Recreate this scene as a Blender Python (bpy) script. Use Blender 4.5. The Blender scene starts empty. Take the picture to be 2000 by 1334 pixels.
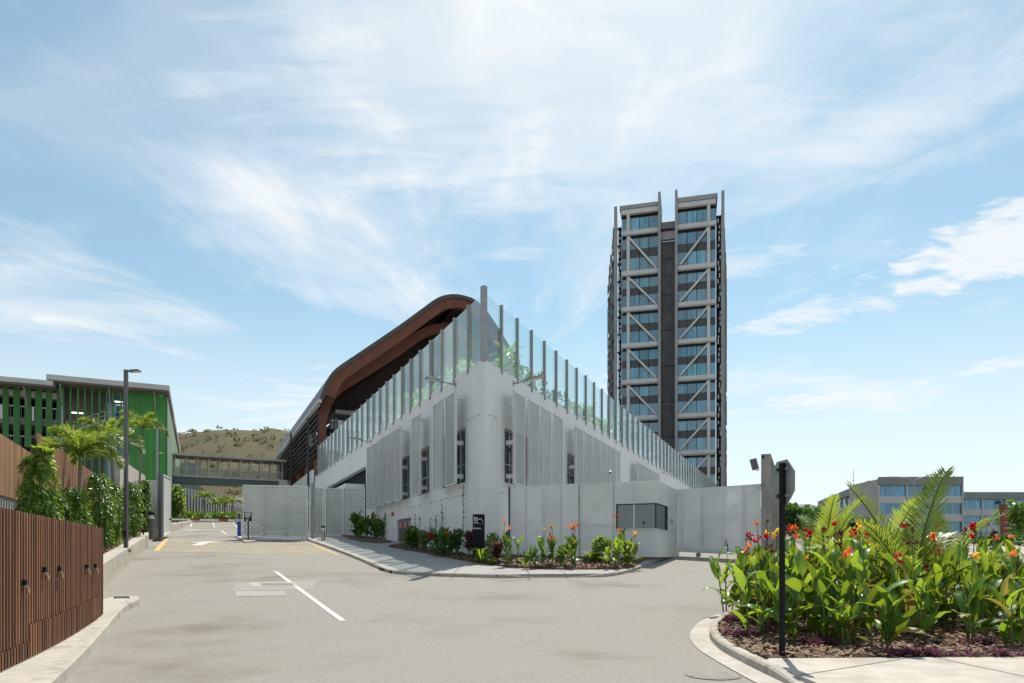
import bpy, bmesh, math, random
from mathutils import Vector, Matrix, noise

sc = bpy.context.scene
col = sc.collection
RND = random.Random(11)
PI = math.pi

# ------------------------------------------------------------------ camera
F = 4000 / 3          # focal length in pixels of the 2000 px wide photograph (24 mm lens)
EYE = 1.6             # eye height
HZ = 1090             # the horizon's row in the photograph (shift lens)
cam = bpy.data.cameras.new('camera')
cam.lens = 24
cam.sensor_width = 36
cam.shift_y = (HZ - 667) / 2000
cam.clip_start = 0.1
cam.clip_end = 6000
camo = bpy.data.objects.new('camera', cam)
col.objects.link(camo)
camo.location = (0, 0, EYE)
camo.rotation_euler = (PI / 2, 0, 0)
sc.camera = camo

# ------------------------------------------------------------------ light
SUN_AZ, SUN_EL = math.radians(15), math.radians(58)
sd = Vector((math.sin(SUN_AZ) * math.cos(SUN_EL), math.cos(SUN_AZ) * math.cos(SUN_EL), math.sin(SUN_EL)))
sun = bpy.data.lights.new('sun', 'SUN')
sun.energy = 3.6
sun.angle = math.radians(0.55)
sun.color = (1.0, 0.94, 0.85)
suno = bpy.data.objects.new('sun', sun)
col.objects.link(suno)
suno.rotation_euler = (-sd).to_track_quat('-Z', 'Y').to_euler()
suno.location = sd * 200

sc.view_settings.view_transform = 'Standard'
sc.view_settings.look = 'None'
sc.view_settings.gamma = 1
sc.view_settings.exposure = 0.66
sc.render.engine = 'CYCLES'
sc.cycles.max_bounces = 8
sc.cycles.transparent_max_bounces = 24


def build_world():
    w = bpy.data.worlds.new('World')
    sc.world = w
    w.use_nodes = True
    nt = w.node_tree
    N, L = nt.nodes, nt.links
    N.clear()
    out = N.new('ShaderNodeOutputWorld')
    bg = N.new('ShaderNodeBackground')
    bg.inputs['Strength'].default_value = 0.1
    L.new(bg.outputs[0], out.inputs[0])
    sky = N.new('ShaderNodeTexSky')
    sky.sky_type = 'NISHITA'
    sky.sun_disc = False
    sky.sun_elevation = SUN_EL
    sky.sun_rotation = SUN_AZ
    sky.air_density = 1.0
    sky.dust_density = 0.6
    sky.ozone_density = 1.4
    tc = N.new('ShaderNodeTexCoord')

    def math_(op, a, b=None, clamp=False):
        n = N.new('ShaderNodeMath')
        n.operation = op
        n.use_clamp = clamp
        for i, s in enumerate((a, b)):
            if s is None:
                continue
            if isinstance(s, (int, float)):
                n.inputs[i].default_value = s
            else:
                L.new(s, n.inputs[i])
        return n.outputs[0]

    sep = N.new('ShaderNodeSeparateXYZ')
    L.new(tc.outputs['Generated'], sep.inputs[0])
    zc = math_('MAXIMUM', sep.outputs[2], 0.0)
    den = math_('ADD', zc, 0.10)
    cx = math_('DIVIDE', sep.outputs[0], den)
    cy = math_('DIVIDE', sep.outputs[1], den)
    cv = N.new('ShaderNodeCombineXYZ')
    L.new(cx, cv.inputs[0])
    L.new(cy, cv.inputs[1])

    def layer(rot, scx, scy, off, scale, detail, rough, dist, lo, hi, gain):
        # the cloud sheet overhead, seen in perspective, drawn out along the wind
        m = N.new('ShaderNodeMapping')
        m.inputs['Rotation'].default_value = (0, 0, math.radians(rot))
        m.inputs['Scale'].default_value = (scx, scy, 1)
        m.inputs['Location'].default_value = (off[0], off[1], 0)
        L.new(cv.outputs[0], m.inputs[0])
        n = N.new('ShaderNodeTexNoise')
        n.inputs['Scale'].default_value = scale
        n.inputs['Detail'].default_value = detail
        n.inputs['Roughness'].default_value = rough
        n.inputs['Distortion'].default_value = dist
        L.new(m.outputs[0], n.inputs['Vector'])
        r = N.new('ShaderNodeMapRange')
        r.interpolation_type = 'SMOOTHSTEP'
        r.inputs['From Min'].default_value = lo
        r.inputs['From Max'].default_value = hi
        r.inputs['To Max'].default_value = gain
        L.new(n.outputs[0], r.inputs['Value'])
        return r.outputs[0]

    def bump(c, rx, ry, rot, gain, edge=None, lo=0.0):
        # one cloud of a given size and place on the sheet; an edge noise frays it
        m = N.new('ShaderNodeMapping')
        m.vector_type = 'TEXTURE'
        m.inputs['Location'].default_value = (c[0], c[1], 0)
        m.inputs['Rotation'].default_value = (0, 0, math.radians(rot))
        m.inputs['Scale'].default_value = (rx, ry, 1)
        L.new(cv.outputs[0], m.inputs[0])
        ln = N.new('ShaderNodeVectorMath')
        ln.operation = 'LENGTH'
        L.new(m.outputs[0], ln.inputs[0])
        d = ln.outputs['Value']
        if edge is not None:
            d = math_('ADD', d, math_('MULTIPLY', math_('SUBTRACT', edge, 0.5), 2.2))
        r = N.new('ShaderNodeMapRange')
        r.interpolation_type = 'SMOOTHSTEP'
        r.inputs['From Min'].default_value = 1.0
        r.inputs['From Max'].default_value = lo
        r.inputs['To Max'].default_value = gain
        L.new(d, r.inputs['Value'])
        return r.outputs[0]

    def raw(rot, scx, scy, scale, detail, rough, dist):
        m = N.new('ShaderNodeMapping')
        m.inputs['Rotation'].default_value = (0, 0, math.radians(rot))
        m.inputs['Scale'].default_value = (scx, scy, 1)
        L.new(cv.outputs[0], m.inputs[0])
        n = N.new('ShaderNodeTexNoise')
        n.inputs['Scale'].default_value = scale
        n.inputs['Detail'].default_value = detail
        n.inputs['Roughness'].default_value = rough
        n.inputs['Distortion'].default_value = dist
        L.new(m.outputs[0], n.inputs['Vector'])
        return n.outputs[0]

    # fan of cirrus: streaks that spread from a point low in the sky
    fx = math_('ADD', cx, 0.15)
    fy = math_('SUBTRACT', 3.1, cy)
    th = math_('ARCTAN2', fx, fy)
    rr_ = math_('SQRT', math_('ADD', math_('MULTIPLY', fx, fx), math_('MULTIPLY', fy, fy)))

    def fan(ks, kr, off, scale, detail, rough, dist, lo, hi, gain):
        c = N.new('ShaderNodeCombineXYZ')
        L.new(math_('MULTIPLY', th, ks), c.inputs[0])
        L.new(math_('MULTIPLY', rr_, kr), c.inputs[1])
        c.inputs[2].default_value = off
        n = N.new('ShaderNodeTexNoise')
        n.inputs['Scale'].default_value = scale
        n.inputs['Detail'].default_value = detail
        n.inputs['Roughness'].default_value = rough
        n.inputs['Distortion'].default_value = dist
        L.new(c.outputs[0], n.inputs['Vector'])
        r = N.new('ShaderNodeMapRange')
        r.interpolation_type = 'SMOOTHSTEP'
        r.inputs['From Min'].default_value = lo
        r.inputs['From Max'].default_value = hi
        r.inputs['To Max'].default_value = gain
        L.new(n.outputs[0], r.inputs['Value'])
        return r.outputs[0]

    fray = raw(-20, 1, 1.6, 7.0, 8, 0.62, 0.4)
    wisp = raw(40, 0.8, 2.6, 1.9, 7, 0.55, 0.5)
    wisp = math_('ADD', math_('MULTIPLY', wisp, 0.72), math_('MULTIPLY', raw(50, 0.7, 3.2, 5.5, 9, 0.62, 0.8), 0.28))
    veil = layer(24, 0.45, 1.0, (3.1, 0.7), 0.9, 3, 0.5, 0.6, 0.42, 0.72, 0.4)
    streak = fan(1.5, 0.55, 2.3, 1.7, 8, 0.58, 0.55, 0.38, 0.76, 0.78)
    fine = fan(2.6, 0.8, 5.1, 3.2, 7, 0.60, 0.8, 0.40, 0.80, 0.45)
    # long bank of cloud low in the sky to the right
    bank = bump((1.27, 1.70), 0.44, 0.27, -40, 0.95, fray, 0.35)
    for c_, rx_, ry_, ro_, g_ in (((1.36, 2.90), 0.78, 0.25, -35, 0.95), ((1.74, 2.46), 0.34, 0.14, -58, 0.85), ((0.93, 2.13), 0.52, 0.15, -38, 0.85), ((0.60, 1.85), 0.36, 0.14, -40, 0.6)):
        bank = math_('MAXIMUM', bank, bump(c_, rx_, ry_, ro_, g_, fray, 0.0))
    bank = math_('MAXIMUM', bank, bump((0.70, 1.33), 0.62, 0.26, -48, 0.78, wisp, -0.3))
    # broad veil in front of the sun, thinning to both sides
    broad = bump((0.0, 1.15), 1.0, 0.95, 0, 0.72, wisp, 0.0)
    low = bump((-0.9, 3.3), 1.6, 1.2, 0, 0.75, wisp, 0.0)
    veil = math_('MAXIMUM', veil, math_('MAXIMUM', broad, low))
    a = math_('MAXIMUM', veil, streak)
    a = math_('ADD', a, math_('MULTIPLY', fine, math_('ADD', a, 0.25)), True)
    a = math_('MAXIMUM', a, bank)
    # haze towards the horizon
    hz = N.new('ShaderNodeMapRange')
    hz.interpolation_type = 'SMOOTHSTEP'
    hz.inputs['From Min'].default_value = 0.0
    hz.inputs['From Max'].default_value = 0.46
    hz.inputs['To Min'].default_value = 0.92
    hz.inputs['To Max'].default_value = 0.0
    L.new(sep.outputs[2], hz.inputs['Value'])
    a = math_('MAXIMUM', a, hz.outputs[0])
    a = math_('MAXIMUM', a, 0.15)
    a = math_('MULTIPLY', a, 0.93)
    mix = N.new('ShaderNodeMix')
    mix.data_type = 'RGBA'
    L.new(a, mix.inputs['Factor'])
    wbal = N.new('ShaderNodeMix')
    wbal.data_type = 'RGBA'
    wbal.blend_type = 'MULTIPLY'
    wbal.inputs['Factor'].default_value = 1
    wbal.inputs['B'].default_value = (0.74, 0.95, 0.85, 1)     # white balance of the photograph
    L.new(sky.outputs[0], wbal.inputs['A'])
    L.new(wbal.outputs['Result'], mix.inputs['A'])
    mix.inputs['B'].default_value = (6.0, 6.2, 6.3, 1)
    L.new(mix.outputs['Result'], bg.inputs['Color'])
    return w


build_world()


# ------------------------------------------------------------------ measuring helpers
def sp(x, w):
    t = x / w
    return x if t > 30 else w * math.log1p(math.exp(t))


def ss(a, b, x):
    t = min(1, max(0, (x - a) / (b - a)))
    return t * t * (3 - 2 * t)


def gz(x, y):
    """height of the ground: level by the camera, then an 8 % rise, easing off on the right and far away"""
    w = ss(0.33, 0.46, x / max(y, 1.0)) if y > 20 else 0
    z = 0.08 * sp(y - 12, 1.2) - 0.065 * sp(y - 112, 3)
    if w:
        z -= w * (0.052 * sp(y - 38, 3) - 0.045 * sp(y - 112, 3))
    return z


def P(px, py, Y):
    return Vector(((px - 1000) / F * Y, Y, EYE + (HZ - py) / F * Y))


def G(px, py, dz=0.0):
    """the place on the ground that the photograph shows at this pixel"""
    r = (px - 1000) / F
    k = (HZ - py) / F
    lo, hi = 2.0, 300.0
    prev = lo
    y = lo
    while y < hi:
        if EYE + k * y - gz(r * y, y) - dz <= 0:
            a, b = prev, y
            for _ in range(40):
                m = (a + b) / 2
                if EYE + k * m - gz(r * m, m) - dz <= 0:
                    b = m
                else:
                    a = m
            return (r * b, b)
        prev = y
        y += 0.25
    return (r * hi, hi)


# ------------------------------------------------------------------ mesh helpers
class MB:
    def __init__(s):
        s.v = []
        s.f = []

    def add(s, vs, fs, M=None):
        o = len(s.v)
        if M is not None:
            vs = [M @ Vector(p) for p in vs]
        s.v.extend([tuple(p) for p in vs])
        s.f.extend([tuple(i + o for i in f) for f in fs])

    def box(s, x0, x1, y0, y1, z0, z1, M=None):
        s.add([(x0, y0, z0), (x1, y0, z0), (x1, y1, z0), (x0, y1, z0), (x0, y0, z1), (x1, y0, z1), (x1, y1, z1), (x0, y1, z1)],
              [(0, 3, 2, 1), (4, 5, 6, 7), (0, 1, 5, 4), (1, 2, 6, 5), (2, 3, 7, 6), (3, 0, 4, 7)], M)
        return s

    def hexa(s, pts):
        """eight corners: four below, four above, each anticlockwise"""
        s.add(pts, [(0, 3, 2, 1), (4, 5, 6, 7), (0, 1, 5, 4), (1, 2, 6, 5), (2, 3, 7, 6), (3, 0, 4, 7)])
        return s

    def prism(s, poly, h0, h1, axis='z'):
        n = len(poly)
        def pt(p, h):
            return {'z': (p[0], p[1], h), 'y': (p[0], h, p[1]), 'x': (h, p[0], p[1])}[axis]
        vs = [pt(p, h0) for p in poly] + [pt(p, h1) for p in poly]
        fs = [tuple(reversed(range(n))), tuple(range(n, 2 * n))]
        fs += [(i, (i + 1) % n, n + (i + 1) % n, n + i) for i in range(n)]
        s.add(vs, fs)
        return s

    def tube(s, pts, r, n=8):
        pts = [Vector(p) for p in pts]
        rr = r if isinstance(r, (list, tuple)) else [r] * len(pts)
        o = len(s.v)
        for i, p in enumerate(pts):
            d = (pts[min(i + 1, len(pts) - 1)] - pts[max(i - 1, 0)]).normalized()
            a = d.orthogonal() if i == 0 else (a - d * a.dot(d))
            a.normalize()
            b = d.cross(a)
            for k in range(n):
                t = 2 * PI * k / n
                s.v.append(tuple(p + (a * math.cos(t) + b * math.sin(t)) * rr[i]))
        for i in range(len(pts) - 1):
            for k in range(n):
                s.f.append((o + i * n + k, o + i * n + (k + 1) % n, o + (i + 1) * n + (k + 1) % n, o + (i + 1) * n + k))
        s.f.append(tuple(o + k for k in reversed(range(n))))
        s.f.append(tuple(o + (len(pts) - 1) * n + k for k in range(n)))
        return s

    def bar(s, p, q, w, h):
        """a square bar from p to q"""
        p, q = Vector(p), Vector(q)
        d = (q - p).normalized()
        up = Vector((0, 0, 1)) if abs(d.z) < 0.95 else Vector((0, 1, 0))
        a = d.cross(up).normalized() * (w / 2)
        b = a.cross(d).normalized() * (h / 2)
        s.hexa([p - a - b, p + a - b, q + a - b, q - a - b, p - a + b, p + a + b, q + a + b, q - a + b])
        return s

    def mesh(s, name, closed=True, smooth=False, bevel=0):
        me = bpy.data.meshes.new(name)
        me.from_pydata(s.v, [], s.f)
        if closed or bevel:
            bm = bmesh.new()
            bm.from_mesh(me)
            if closed:
                bmesh.ops.recalc_face_normals(bm, faces=bm.faces)
            if bevel:
                bmesh.ops.bevel(bm, geom=list(bm.edges), offset=bevel, segments=2, affect='EDGES', profile=0.6, clamp_overlap=True)
            bm.to_mesh(me)
            bm.free()
        if smooth:
            me.polygons.foreach_set('use_smooth', [True] * len(me.polygons))
        me.update()
        return me

    def build(s, name, mat, parent=None, closed=True, smooth=False, bevel=0, loc=None, rot=None):
        return obj(name, s.mesh(name, closed, smooth, bevel), mat, parent, loc, rot)


def obj(name, me, mat=None, parent=None, loc=None, rot=None, scale=None):
    if mat is not None and not me.materials:
        me.materials.append(mat)
    o = bpy.data.objects.new(name, me)
    col.objects.link(o)
    o.parent = parent
    if loc is not None:
        o.location = loc
    if rot is not None:
        o.rotation_euler = rot if hasattr(rot, '__len__') else (0, 0, rot)
    if scale is not None:
        o.scale = scale
    return o


def tag(o, label, cat, group=None):
    o['label'] = label
    o['category'] = cat
    if group:
        o['group'] = group
    return o


def thing(name, label, cat, loc=(0, 0, 0), rotz=0, group=None):
    o = bpy.data.objects.new(name, None)
    o.empty_display_size = 0.2
    col.objects.link(o)
    o.location = loc
    o.rotation_euler = (0, 0, rotz)
    return tag(o, label, cat, group)


def copy_tree(o, parent=None):
    c = o.copy()
    col.objects.link(c)
    c.parent = parent
    for ch in list(o.children):
        copy_tree(ch, c)
    return c


def struct(o):
    o['kind'] = 'structure'
    return o


def grid(xs, ys, zf):
    m = MB()
    nx = len(xs)
    m.v = [(x, y, zf(x, y)) for y in ys for x in xs]
    m.f = [(j * nx + i, j * nx + i + 1, (j + 1) * nx + i + 1, (j + 1) * nx + i) for j in range(len(ys) - 1) for i in range(nx - 1)]
    return m


def slab(name, poly, h, mat, parent=None, skirt=0.4, zf=None, cuts=2, rough=0.0):
    """a raised sheet on the sloping ground inside an outline, with a skirt at its edge"""
    zf = zf or gz
    bm = bmesh.new()
    vs = [bm.verts.new((p[0], p[1], 0)) for p in poly]
    es = [bm.edges.new((vs[i], vs[(i + 1) % len(vs)])) for i in range(len(vs))]
    bmesh.ops.triangle_fill(bm, edges=es, use_beauty=True)
    for _ in range(cuts):
        bmesh.ops.subdivide_edges(bm, edges=bm.edges, cuts=1, use_grid_fill=True)
    for v in bm.verts:
        edge = v.is_boundary
        v.co.z = zf(v.co.x, v.co.y) + h
        if rough and not edge:
            v.co.z += rough * noise.noise(v.co * 2.7) + rough * 0.5 * noise.noise(v.co * 7)
    be = [e for e in bm.edges if e.is_boundary]
    r = bmesh.ops.extrude_edge_only(bm, edges=be)
    for v in [g for g in r['geom'] if isinstance(g, bmesh.types.BMVert)]:
        v.co.z -= skirt
    bmesh.ops.recalc_face_normals(bm, faces=bm.faces)
    if sum(f.normal.z for f in bm.faces) < 0:
        bmesh.ops.reverse_faces(bm, faces=bm.faces)
    me = bpy.data.meshes.new(name)
    bm.to_mesh(me)
    bm.free()
    return obj(name, me, mat, parent)


def resample(path, step):
    pts = [Vector((p[0], p[1])) for p in path]
    acc = [0]
    for i in range(1, len(pts)):
        acc.append(acc[-1] + (pts[i] - pts[i - 1]).length)
    n = max(1, round(acc[-1] / step))
    out = []
    j = 0
    for k in range(n + 1):
        d = acc[-1] * k / n
        while j < len(pts) - 2 and acc[j + 1] < d:
            j += 1
        t = (d - acc[j]) / max(1e-6, acc[j + 1] - acc[j])
        out.append(pts[j].lerp(pts[j + 1], min(1, t)))
    return out


def smooth_path(path, n=6):
    """Catmull-Rom through the points"""
    p = [Vector((q[0], q[1])) for q in path]
    out = []
    for i in range(len(p) - 1):
        a, b, c, d = p[max(0, i - 1)], p[i], p[i + 1], p[min(len(p) - 1, i + 2)]
        for k in range(n):
            t = k / n
            out.append(0.5 * ((2 * b) + (c - a) * t + (2 * a - 5 * b + 4 * c - d) * t * t + (3 * b - a - 3 * c + d) * t ** 3))
    out.append(p[-1])
    return out


def kerb(path, w, hf, mat, parent, step=1.0, side=1, gap=0.006):
    """separate kerb stones along a path; the path is the road edge, the stone lies on the given side.
    hf(i, n) or a number gives the height"""
    pts = resample(path, step / 4)
    n = len(pts) - 1
    nor = []
    for i in range(n + 1):
        d = (pts[min(i + 1, n)] - pts[max(0, i - 1)]).normalized()
        nor.append(Vector((-d.y, d.x)) * side)
    for s in range(0, n, 4):
        m = MB()
        e = min(s + 4, n)
        prof = []
        for i in range(s, e + 1):
            p = pts[i]
            if i == s:
                p = p + (pts[i + 1] - p).normalized() * gap
            if i == e:
                p = p + (pts[i - 1] - p).normalized() * gap
            h = hf(p) if callable(hf) else hf
            z = gz(p.x, p.y)
            b = min(0.03, h * 0.3)
            sec = [(0, -0.2), (0.02, h - b), (0.02 + b, h), (w, h + 0.004), (w, -0.2)]
            prof.append([(p.x + nor[i].x * a, p.y + nor[i].y * a, z + c) for a, c in sec])
        k = 5
        m.v = [q for sct in prof for q in sct]
        for i in range(len(prof) - 1):
            for j in range(k):
                m.f.append((i * k + j, i * k + (j + 1) % k, (i + 1) * k + (j + 1) % k, (i + 1) * k + j))
        m.f.append(tuple(range(k)))
        m.f.append(tuple(reversed(range((len(prof) - 1) * k, len(prof) * k))))
        m.build('kerb_stone', mat, parent)


def strip(name, path, w, mat, parent, lift=0.008, step=0.5):
    """a painted line on the ground, centred on a path"""
    pts = resample(path, step)
    m = MB()
    n = len(pts)
    for i, p in enumerate(pts):
        d = (pts[min(i + 1, n - 1)] - pts[max(0, i - 1)]).normalized()
        q = Vector((-d.y, d.x)) * w / 2
        for s in (-1, 1):
            a = p + q * s
            m.v.append((a.x, a.y, gz(a.x, a.y) + lift))
    m.f = [(2 * i, 2 * i + 2, 2 * i + 3, 2 * i + 1) for i in range(n - 1)]
    return m.build(name, mat, parent, closed=False)


# ------------------------------------------------------------------ materials
def new_mat(name):
    m = bpy.data.materials.new(name)
    m.use_nodes = True
    nt = m.node_tree
    return m, nt, nt.nodes, nt.links, nt.nodes['Principled BSDF']


def rgba(c):
    return (c[0], c[1], c[2], 1)


def M_(name, c, c2=None, scale=3.0, rough=0.7, bump=0.0, bscale=40.0, metal=0.0, rnd=0.0, spec=0.4, stretch=(1, 1, 1), c3=None, scale3=0.4, lo=0.35, hi=0.65, alpha=1.0, detail=6):
    """painted / stone / soil surface: two noise colours in world space, a broad stain, fine relief, and an own shade for each piece"""
    m, nt, N, L, b = new_mat(name)
    b.inputs['Roughness'].default_value = rough
    b.inputs['Metallic'].default_value = metal
    b.inputs['Specular IOR Level'].default_value = spec
    geo = N.new('ShaderNodeNewGeometry')
    mp = N.new('ShaderNodeMapping')
    mp.inputs['Scale'].default_value = stretch
    L.new(geo.outputs['Position'], mp.inputs[0])

    def nz(sc_, det):
        t = N.new('ShaderNodeTexNoise')
        t.inputs['Scale'].default_value = sc_
        t.inputs['Detail'].default_value = det
        t.inputs['Roughness'].default_value = 0.6
        L.new(mp.outputs[0], t.inputs['Vector'])
        return t

    def mixc(fac, a, bb):
        x = N.new('ShaderNodeMix')
        x.data_type = 'RGBA'
        for s, k in ((fac, 'Factor'), (a, 'A'), (bb, 'B')):
            if isinstance(s, tuple):
                x.inputs[k].default_value = rgba(s)
            elif isinstance(s, (int, float)):
                x.inputs[k].default_value = s
            else:
                L.new(s, x.inputs[k])
        return x.outputs['Result']

    def rng(sock, lo_, hi_, tmax=1.0):
        r = N.new('ShaderNodeMapRange')
        r.interpolation_type = 'SMOOTHSTEP'
        r.inputs['From Min'].default_value = lo_
        r.inputs['From Max'].default_value = hi_
        r.inputs['To Max'].default_value = tmax
        L.new(sock, r.inputs['Value'])
        return r.outputs[0]

    cur = tuple(c[:3])
    if c2:
        cur = mixc(rng(nz(scale, detail).outputs[0], lo, hi), cur, tuple(c2))
    if c3:
        cur = mixc(rng(nz(scale3, 5).outputs[0], 0.5, 0.72, 0.8), cur, tuple(c3))
    if rnd:
        oi = N.new('ShaderNodeObjectInfo')
        r = N.new('ShaderNodeMapRange')
        r.inputs['To Min'].default_value = 1 - rnd
        r.inputs['To Max'].default_value = 1 + rnd
        L.new(oi.outputs['Random'], r.inputs['Value'])
        x = N.new('ShaderNodeMix')
        x.data_type = 'RGBA'
        x.blend_type = 'MULTIPLY'
        x.inputs['Factor'].default_value = 1
        if isinstance(cur, tuple):
            x.inputs['A'].default_value = rgba(cur)
        else:
            L.new(cur, x.inputs['A'])
        cb = N.new('ShaderNodeCombineXYZ')
        for i in range(3):
            L.new(r.outputs[0], cb.inputs[i])
        L.new(cb.outputs[0], x.inputs['B'])
        cur = x.outputs['Result']
    if isinstance(cur, tuple):
        b.inputs['Base Color'].default_value = rgba(cur)
    else:
        L.new(cur, b.inputs['Base Color'])
    if bump:
        bp = N.new('ShaderNodeBump')
        bp.inputs['Strength'].default_value = bump
        bp.inputs['Distance'].default_value = 0.02
        L.new(nz(bscale, 4).outputs[0], bp.inputs['Height'])
        L.new(bp.outputs[0], b.inputs['Normal'])
    if alpha < 1:
        out = N['Material Output']
        tr = N.new('ShaderNodeBsdfTransparent')
        mx = N.new('ShaderNodeMixShader')
        mx.inputs[0].default_value = alpha
        L.new(tr.outputs[0], mx.inputs[1])
        L.new(b.outputs[0], mx.inputs[2])
        L.new(mx.outputs[0], out.inputs[0])
    return m


def glass_mat(name, tint, refl=0.10, rough=0.0, haze=0.0):
    m, nt, N, L, b = new_mat(name)
    out = N['Material Output']
    N.remove(b)
    tr = N.new('ShaderNodeBsdfTransparent')
    tr.inputs[0].default_value = rgba(tint)
    gl = N.new('ShaderNodeBsdfGlossy')
    gl.inputs['Roughness'].default_value = rough
    gl.inputs['Color'].default_value = (0.9, 0.97, 1, 1)
    fr = N.new('ShaderNodeLayerWeight')
    fr.inputs[0].default_value = 0.5
    pw = N.new('ShaderNodeMath')
    pw.operation = 'POWER'
    pw.inputs[1].default_value = 5
    L.new(fr.outputs['Facing'], pw.inputs[0])
    ad = N.new('ShaderNodeMath')
    ad.operation = 'MULTIPLY_ADD'
    ad.use_clamp = True
    ad.inputs[1].default_value = 0.75
    ad.inputs[2].default_value = refl
    L.new(pw.outputs[0], ad.inputs[0])
    mx = N.new('ShaderNodeMixShader')
    L.new(ad.outputs[0], mx.inputs[0])
    L.new(tr.outputs[0], mx.inputs[1])
    L.new(gl.outputs[0], mx.inputs[2])
    last = mx.outputs[0]
    if haze:
        df = N.new('ShaderNodeBsdfTranslucent')
        df.inputs[0].default_value = (0.75, 0.85, 0.85, 1)
        m2 = N.new('ShaderNodeMixShader')
        oi = N.new('ShaderNodeObjectInfo')
        hr = N.new('ShaderNodeMapRange')
        hr.inputs['To Min'].default_value = haze * 0.35
        hr.inputs['To Max'].default_value = haze * 1.6
        L.new(oi.outputs['Random'], hr.inputs['Value'])
        L.new(hr.outputs[0], m2.inputs[0])
        L.new(last, m2.inputs[1])
        L.new(df.outputs[0], m2.inputs[2])
        last = m2.outputs[0]
    L.new(last, out.inputs[0])
    return m


def mirror_glass(name, base, rough=0.04, metal=0.0, rnd=0.25, spec=1.0, wob=0.05):
    """coated window glass: dark body colour, strong reflection, a little wobble from pane to pane"""
    m, nt, N, L, b = new_mat(name)
    b.inputs['Roughness'].default_value = rough
    b.inputs['Metallic'].default_value = metal
    b.inputs['Specular IOR Level'].default_value = spec
    b.inputs['IOR'].default_value = 1.9
    oi = N.new('ShaderNodeObjectInfo')
    r = N.new('ShaderNodeMapRange')
    r.inputs['To Min'].default_value = 1 - rnd
    r.inputs['To Max'].default_value = 1 + rnd
    L.new(oi.outputs['Random'], r.inputs['Value'])
    geo = N.new('ShaderNodeNewGeometry')
    mp = N.new('ShaderNodeMapping')
    mp.inputs['Scale'].default_value = (1.2, 1.2, 0.12)
    L.new(geo.outputs['Position'], mp.inputs[0])
    nz = N.new('ShaderNodeTexNoise')
    nz.inputs['Scale'].default_value = 1.3
    nz.inputs['Detail'].default_value = 3
    L.new(mp.outputs[0], nz.inputs['Vector'])
    r2 = N.new('ShaderNodeMapRange')
    r2.inputs['From Min'].default_value = 0.35
    r2.inputs['From Max'].default_value = 0.7
    r2.inputs['To Min'].default_value = 0.75
    r2.inputs['To Max'].default_value = 1.5
    L.new(nz.outputs[0], r2.inputs['Value'])
    mu = N.new('ShaderNodeMath')
    mu.operation = 'MULTIPLY'
    L.new(r.outputs[0], mu.inputs[0])
    L.new(r2.outputs[0], mu.inputs[1])
    x = N.new('ShaderNodeVectorMath')
    x.operation = 'SCALE'
    x.inputs[0].default_value = base
    L.new(mu.outputs[0], x.inputs['Scale'])
    L.new(x.outputs[0], b.inputs['Base Color'])
    if wob:
        n3 = N.new('ShaderNodeTexNoise')
        n3.inputs['Scale'].default_value = 0.5
        L.new(geo.outputs['Position'], n3.inputs['Vector'])
        bp = N.new('ShaderNodeBump')
        bp.inputs['Strength'].default_value = wob
        bp.inputs['Distance'].default_value = 0.3
        L.new(n3.outputs[0], bp.inputs['Height'])
        L.new(bp.outputs[0], b.inputs['Normal'])
    return m


def leaf_mat(name, c, c2, trans, rough=0.35, tfac=0.45, rnd=0.25, nscale=1.5):
    m, nt, N, L, b = new_mat(name)
    out = N['Material Output']
    b.inputs['Roughness'].default_value = rough
    b.inputs['Specular IOR Level'].default_value = 0.45
    geo = N.new('ShaderNodeNewGeometry')
    t = N.new('ShaderNodeTexNoise')
    t.inputs['Scale'].default_value = nscale
    t.inputs['Detail'].default_value = 4
    L.new(geo.outputs['Position'], t.inputs['Vector'])
    r = N.new('ShaderNodeMapRange')
    r.inputs['From Min'].default_value = 0.35
    r.inputs['From Max'].default_value = 0.65
    L.new(t.outputs[0], r.inputs['Value'])
    x = N.new('ShaderNodeMix')
    x.data_type = 'RGBA'
    x.inputs['A'].default_value = rgba(c)
    x.inputs['B'].default_value = rgba(c2)
    L.new(r.outputs[0], x.inputs['Factor'])
    oi = N.new('ShaderNodeObjectInfo')
    rr = N.new('ShaderNodeMapRange')
    rr.inputs['To Min'].default_value = 1 - rnd
    rr.inputs['To Max'].default_value = 1 + rnd
    L.new(oi.outputs['Random'], rr.inputs['Value'])
    sv = N.new('ShaderNodeVectorMath')
    sv.operation = 'SCALE'
    L.new(x.outputs['Result'], sv.inputs[0])
    L.new(rr.outputs[0], sv.inputs['Scale'])
    L.new(sv.outputs[0], b.inputs['Base Color'])
    tl = N.new('ShaderNodeBsdfTranslucent')
    sv2 = N.new('ShaderNodeVectorMath')
    sv2.operation = 'SCALE'
    sv2.inputs[0].default_value = trans
    L.new(rr.outputs[0], sv2.inputs['Scale'])
    L.new(sv2.outputs[0], tl.inputs[0])
    mx = N.new('ShaderNodeMixShader')
    mx.inputs[0].default_value = tfac
    L.new(b.outputs[0], mx.inputs[1])
    L.new(tl.outputs[0], mx.inputs[2])
    L.new(mx.outputs[0], out.inputs[0])
    return m


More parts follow.
